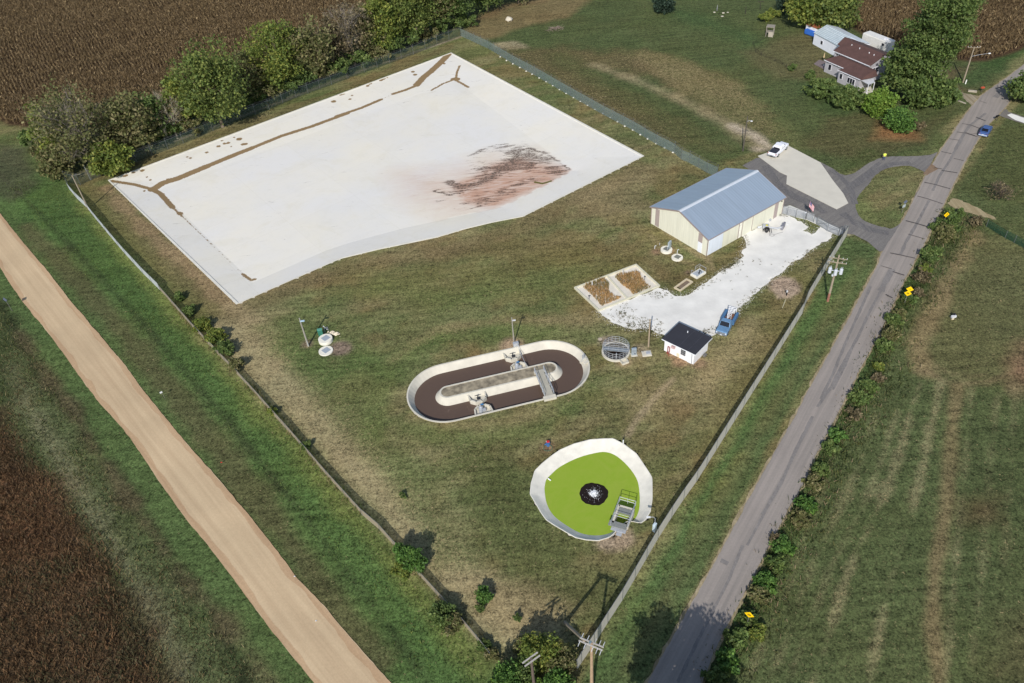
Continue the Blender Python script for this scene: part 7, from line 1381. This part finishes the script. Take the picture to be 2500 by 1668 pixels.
tree('leafy_tree', T(158,380), 15, 5.0, 'bright yellow-green leafy tree on the left flank of the half bare tree', pal='yellow', n_cl=70, n_leaf=60, leaf=.36, group=gN)
tree('leafy_tree', T(262,398), 7.5, 4.6, 'low yellow-green tree in front of the half bare tree at the fence', pal='yellow', n_cl=70, leaf=.42, group=gN)
tree('leafy_tree', T(335,352), 14, 5.2, 'dark olive tree between the half bare tree and the dead trunk', pal='olive', n_cl=70, n_leaf=42, leaf=.42, group=gN, twigs=3)
tree('bare_tree', T(408,318), 12, 4.5, 'small dead tree with a pale bare trunk in the row', pal='brown', n_cl=50, n_leaf=14, leaf=.35, bare=.5, group=gN, bk=barkp, twigs=8)
tree('leafy_tree', T(440,300), 15, 4.2, 'slim yellow-green tree just right of the dead trunk', pal='yellow', n_cl=60, n_leaf=80, leaf=.36, group=gN)
tree('leafy_tree', T(512,292), 20, 7.8, 'big round yellow-green tree in the middle of the row', pal='mix', n_cl=130, n_leaf=80, leaf=.36, group=gN)
tree('leafy_tree', T(650,207), 17.5, 7.4, 'broad yellow-green tree right of the shadowed gap in the row', pal='yellow', n_cl=110, n_leaf=72, leaf=.36, group=gN, twigs=1)
tree('leafy_tree', T(735,185), 16, 5.5, 'greyish olive tree left of the tall bare brown tree', pal='olive', n_cl=90, n_leaf=38, leaf=.42, group=gN, twigs=4)
tree('bare_tree', T(815,150), 19, 6.0, 'tall nearly leafless brown tree before the green end of the row', pal='brown', n_cl=90, n_leaf=22, leaf=.38, bare=.3, group=gN, bk=barkg, twigs=9)
tree('leafy_tree', T(885,125), 18, 4.6, 'tall leafy tree with a yellow lower side right of the brown tree', pal='yellow', n_cl=90, n_leaf=72, leaf=.36, group=gN)
tree('leafy_tree', T(960,100), 19, 6.0, 'dense dark green tree second from the east end of the row', pal='mix', n_cl=110, n_leaf=72, leaf=.36, group=gN)
tree('leafy_tree', T(1045,62), 16, 5.8, 'dense green tree at the fence corner closing the row', pal='dark', n_cl=110, n_leaf=72, leaf=.36, group=gN)
tree('leafy_tree', T(1120,28), 12, 5.6, 'broad dark tree beyond the fence corner at the top edge', pal='dark', n_cl=90, n_leaf=46, leaf=.36, group=gN)
tree('leafy_tree', T(1190,8), 11, 5.2, 'last dark tree of the wood edge at the top edge', pal='olive', n_cl=80, n_leaf=46, leaf=.36, group=gN)
tree('bare_tree', T(985,30), 14, 5, 'brown bare tree behind the dense green trees at the top edge', pal='brown', n_cl=70, n_leaf=20, leaf=.4, bare=.3, group=gN, bk=barkg, twigs=6)
for x, y, h_, r_, pl_, lb in [(290,352,13,4.6,'olive','olive tree filling in just right of the half bare tree'),(375,322,12,4.4,'dark','dark tree just left of the small dead tree'),(585,232,13,4.6,'olive','shaded olive tree in the gap after the biggest round tree'),(690,186,15,5.0,'mix','green tree filling in between the broad tree and the greyish one'),(780,158,14,4.8,'brown','thin brownish tree left of the tall bare brown tree'),(850,134,15,4.6,'olive','olive tree right behind the tall bare brown tree'),(920,106,16,4.8,'mix','green tree filling in between the two tall eastern trees'),(1005,74,15,4.8,'olive','olive tree between the dense tree and the fence corner tree')]:
    tree('leafy_tree', T(x, y), h_, r_, lb, pal=pl_, n_cl=80, n_leaf=40, leaf=.36, group=gN, twigs=3)
gU = 'undergrowth bushes behind the north fence'
for i, (x, y) in enumerate([(110,372),(90,345),(130,350),(300,362),(365,335),(395,320),(450,308),(545,268),(585,240),(620,235),(665,222),(700,208),(745,190),(780,178),(830,160),(865,145),(905,128),(945,112),(985,98),(1020,84),(1065,66)]):
    tree('undergrowth_bush', T(x, y-4), 3.6+random.random()*1.6, 3.2+random.random(), 'dark undergrowth bush at the north fence, number %d from the west' % (i+1), 'bush', pal=('dark' if i % 3 else 'olive'), n_cl=34, n_leaf=46, leaf=.36, group=gU, ch=3.6)
# farm trees
tree('leafy_tree', T(1850,62), 10, 6.2, 'green tree with yellowing leaves left of the pair above the shed', pal='yellow', n_cl=110, n_leaf=46, leaf=.5, ch=8.5); tree('leafy_tree', T(1900,72), 10.5, 6.0, 'green tree with yellowing leaves right above the white shed', pal='mix', n_cl=110, n_leaf=46, leaf=.5, ch=9.5)
tree('spruce', T(1797,28), 6, 2.8, 'small dark blue-green spruce at the top edge left of the yellowing trees', pal='spruce', n_cl=50, n_leaf=46, leaf=.3, cone=True, ch=5.8)
tree('tall_tree', T(2116,236), 28, 5.4, 'very tall dark green tree towering over the farmhouse', pal='dark', n_cl=170, n_leaf=85, leaf=.3, bk=barkp, ch=23, tr=.4)
tree('tall_tree', T(2142,216), 23, 4.2, 'second very tall tree rising behind and right of the tallest one', pal='olive', n_cl=120, n_leaf=80, leaf=.3, bk=barkp, ch=13, zl=9.5)
tree('tall_tree', T(2090,222), 20, 5.0, 'third tall tree on the house side of the tallest one', pal='dark', n_cl=130, n_leaf=80, leaf=.3, bk=barkp, ch=16)
tree('leafy_tree', T(2060,215), 11, 4.2, 'dark tree against the right end of the farmhouse', pal='dark', n_cl=110, n_leaf=50, leaf=.45, ch=10)
tree('leafy_tree', T(2105,242), 7.5, 4.6, 'dark low tree in the shade under the tallest tree', pal='dark', n_cl=90, n_leaf=50, leaf=.42, ch=7)
tree('leafy_tree', T(2152,240), 6, 4.0, 'round dark tree at the right foot of the tallest tree', pal='dark', n_cl=80, n_leaf=50, leaf=.42, ch=5.6)
q = MB()
for xa, ya, xb, yb in ((1915,1060,2040,700), (1945,1055,2075,690)): q.cyl(B2(xa, ya), B2(xb, yb, 8.5), .3, .13, 9)
tag(q.build('pale_trunks', barkp), 'pair of bare pale trunks at the right side of the tallest tree', 'tree trunks')
tree('shrub', T(1882,222), 3.8, 4.0, 'wide dark shrub left in the row before the farmhouse', 'shrub', pal='dark', n_cl=70, leaf=.32, ch=3.7); tree('shrub', T(1940,244), 4.2, 4.0, 'rounded dark shrub in the middle of the row before the farmhouse', 'shrub', pal='dark', n_cl=80, leaf=.3, ch=4.1)
tree('maple', T(2009,262), 5.6, 3.3, 'bright green young maple before the farmhouse porch', pal='lime', n_cl=90, leaf=.3, ch=5.4); tree('round_bush', T(2062,300), 4.6, 3.0, 'ball shaped dense green bush nearest the loop drive', 'bush', pal='bright', n_cl=110, leaf=.26, ch=4.5)
tree('shrub', E1(1820,1360), 1.8, 1.0, 'tiny dark shrub alone on the lawn left of the house', 'shrub', pal='dark', n_cl=20, leaf=.22, ch=1.7); tree('shrub', E1(2180,1500), 1.8, 1.3, 'small dark shrub at the left end of the house shrubs', 'shrub', pal='dark', n_cl=24, leaf=.24, ch=1.7)
tree('dark_bush', T(1522,30), 4.6, 2.8, 'dark round bush alone at the top picture edge', 'bush', pal='spruce', n_cl=50, leaf=.32, ch=4.4)
tree('amber_bush', E1(1290,410), 2.4, 1.9, 'amber coloured bush in the yard, left one of two', 'bush', pal='yellow', n_cl=26, leaf=.3, ch=2.3); tree('amber_bush', E1(1470,330), 2.2, 2.0, 'yellowish bush in the yard, right one of two', 'bush', pal='yellow', n_cl=26, leaf=.3, ch=2.1)
tree('leafy_tree', T(2352,232), 6, 4.0, 'dark tree cut by the right picture edge beside the road', pal='dark', n_cl=80, leaf=.38, ch=5.6)
tree('bare_bush', T(2292,458), 3.6, 2.9, 'purplish leafless bush on the right lawn', 'bush', pal='brown', n_cl=60, n_leaf=18, leaf=.16, bare=.3, twigs=7, ch=3.4, bk=mat('purple_bark', alb(96,80,80), .9, var=.2), tr=.07)
tree('dry_grass_clump', B3(640,400), 1.6, 2.0, 'tall pale dry grass clump right of the ball shaped bush', 'grass clump', pal='brown', n_cl=26, n_leaf=30, leaf=.3, ch=1.5)
# hedgerow right of the road
hd = [(925,270,'dark',1.9),(860,400,'dark',2.4),(800,520,'olive',2.2),(700,430,'dark',1.6),(640,780,'dark',2.1),(570,960,'yellow',1.3),(520,1070,'brown',1.9),(1200,350,'brown',1.7),(340,1330,'dark',1.5),(480,1250,'brown',1.2)]
gH = 'bushes along the right side of the paved road'; allh = [(E2(x, y), p_, r_) for x, y, p_, r_ in hd]
for x, y, p_, r_ in [(860,230,'dark',1.5),(900,190,'olive',1.3),(830,330,'olive',1.7),(800,400,'dark',1.6),(765,520,'yellow',1.0),(770,600,'brown',1.2),(700,650,'dark',1.4),(640,730,'dark',1.6),(610,830,'brown',1.4),(500,970,'bright',1.5),(460,1040,'dark',1.3),(390,1180,'dark',1.5),(350,1270,'olive',1.4),(300,1400,'bright',1.6),(270,1500,'olive',1.5)]: allh.append((F1(x, y), p_, r_))
for x, y, p_, r_ in [(1440,70,'olive',1.3),(1300,330,'bright',1.6),(1240,470,'dark',1.4),(1150,640,'bright',1.5),(1090,760,'olive',1.4),(1000,960,'dark',1.2),(1080,1080,'yellow',1.1),(900,1150,'dark',1.5),(800,1330,'bright',1.6),(700,1480,'dark',1.6),(1250,270,'brown',1.1)]: allh.append((B4(x, y), p_, r_))
allh.sort(key=lambda q_: -q_[0][1])
cn_ = {'dark': 'dark green', 'olive': 'olive', 'yellow': 'yellowish', 'brown': 'brown half bare', 'bright': 'fresh green'}
for i, (p_, pl_, r_) in enumerate(allh): tree('roadside_bush', p_, r_*.95, r_*.85, '%s bush right of the paved road, number %d counting from the far end' % (cn_[pl_], i+1), 'bush', pal=pl_, n_cl=int(16+8*r_), n_leaf=44 if pl_ != 'brown' else 16, leaf=.24, group=gH, ch=r_*1.1, twigs=0 if pl_ != 'brown' else 4, tr=.04)
# west fence growth
for x, y, h_, r_, pl_, lb in [(415,690,1.6,.9,'dark','small dark bush at the break between the two west fences'),(440,722,1.8,1.1,'dark','dark bush on the west fence just below the basin corner'),(468,755,2.0,1.5,'yellow','yellow-green bush at the upper end of the fence thicket'),(497,785,2.4,1.6,'yellow','yellow-green bush in the middle of the fence thicket'),(520,812,2.4,1.5,'dark','dark bush at the lower end of the fence thicket'),(546,848,2.2,1.2,'olive','grey dark bush sticking out right below the fence thicket'),(628,950,1.3,.7,'yellow','tiny bright yellow bush on the west fence'),(705,1030,1.3,.7,'dark','tiny dark bush on the west fence halfway down')]:
    tree('fence_bush', T(x, y), h_, r_, lb, 'bush', pal=pl_, n_cl=int(26*r_), leaf=.2, ch=h_*.96, group='bushes on the west fence', tr=.04)
tree('young_tree', T(925,1290), 3.6, 1.1, 'bright green young tree on the west fence, left trunk of a clump', pal='bright', n_cl=34, leaf=.17, ch=3.3); tree('young_tree', T(955,1305), 4.0, 1.45, 'bright green young tree on the west fence, taller right one', pal='bright', n_cl=50, leaf=.17, ch=3.7)
tree('fence_bush', T(925,1320), 1.5, 1.2, 'yellow leaved bush at the foot of the bright young trees', 'bush', pal='yellow', n_cl=26, leaf=.17, ch=1.4)
tree('fence_bush', T(1018,1425), 2.6, 1.5, 'dark green bush with bright shoots on the lower west fence', 'bush', pal='dark', n_cl=60, leaf=.17, ch=2.5); tree('fence_bush', T(1040,1440), 2.0, 1.3, 'second dark bush leaning on the lower west fence', 'bush', pal='olive', n_cl=40, leaf=.17, ch=1.9)
tree('sapling', T(1113,1376), 2.0, .95, 'round green sapling standing in the dry grass', 'sapling', pal='bright', n_cl=40, leaf=.14, ch=1.7); tree('sapling', T(1102,1402), 1.1, .5, 'narrow green sapling just below the round one', 'sapling', pal='dark', n_cl=18, leaf=.14, ch=1.05)
tree('sapling', T(1190,1425), 1.1, .45, 'very small green sapling left of the bottom trees', 'sapling', pal='dark', n_cl=12, leaf=.13, ch=1.0); tree('sapling', T(925,1142), .8, .5, 'tiny lone green shrub in the open lawn left of the pond', 'sapling', pal='dark', n_cl=12, leaf=.13, ch=.75)
for i, (x, y, h_, r_, pl_, lb) in enumerate([(1170,1590,4.0,1.9,'bright','fresh green tree at the bottom edge left of the dark utility pole'),(1245,1520,4.2,2.2,'yellow','yellow-green tree behind the crossarm of the dark utility pole'),(1290,1530,3.8,1.7,'olive','olive tree beside the push brace of the big pole'),(1205,1560,3.4,1.6,'dark','dark tree in the left middle of the bottom thicket'),(1235,1610,3.0,1.3,'lime','lime green low tree at the bottom edge right of the dark pole'),(1285,1590,3.4,1.6,'bright','blue-green leafy tree at the right end of the bottom thicket'),(1140,1600,2.6,1.2,'lime','low lime green bush at the left end of the bottom thicket'),(1110,1490,1.1,.8,'dark','low dark bush on the fence above the bottom thicket'),(1130,1510,1.2,.9,'olive','low olive bush on the fence just above the bottom thicket'),(1200,1490,1.8,1.0,'olive','small olive bush at the upper left of the bottom thicket')]):
    tree('thicket_tree', T(x, y), h_, r_, lb, pal=pl_, n_cl=int(36*r_), n_leaf=60, leaf=.17, ch=h_*.88, group='trees of the bottom thicket')
# two trees south of the frame; their shade falls over the road
tree('leafy_tree', (13.6, 27.6), 14, 3.4, 'leafy tree just below the picture whose shade falls on the paved road', pal='mix', n_cl=110, n_leaf=110, leaf=.22, ch=9.5); tree('leafy_tree', (9.4, 29.0), 14, 2.8, 'leafy tree just below the picture whose shade falls beside the road', pal='mix', n_cl=110, n_leaf=110, leaf=.22, ch=10)
tree('leafy_tree', (16.5, 33.0), 4.2, 2.6, 'low tree just below the picture right of the road', pal='dark', n_cl=60, n_leaf=60, leaf=.2, ch=4)
# climbing weeds in patches on the west fence base
tufts([(p[0]-.4, p[1]-.3) for p in fbase_l[8:]]+[(p[0]+.5, p[1]+.4) for p in fbase_l[8:]][::-1], 60000, .75, .035, [(150,134,104),(120,112,70),(96,110,52),(140,124,90),(76,88,44)], 'tall dry weeds growing along the lower west fence', 'weeds', 'fence_weeds', lo=.42, sc=2.5)
print('objects', len(bpy.data.objects))
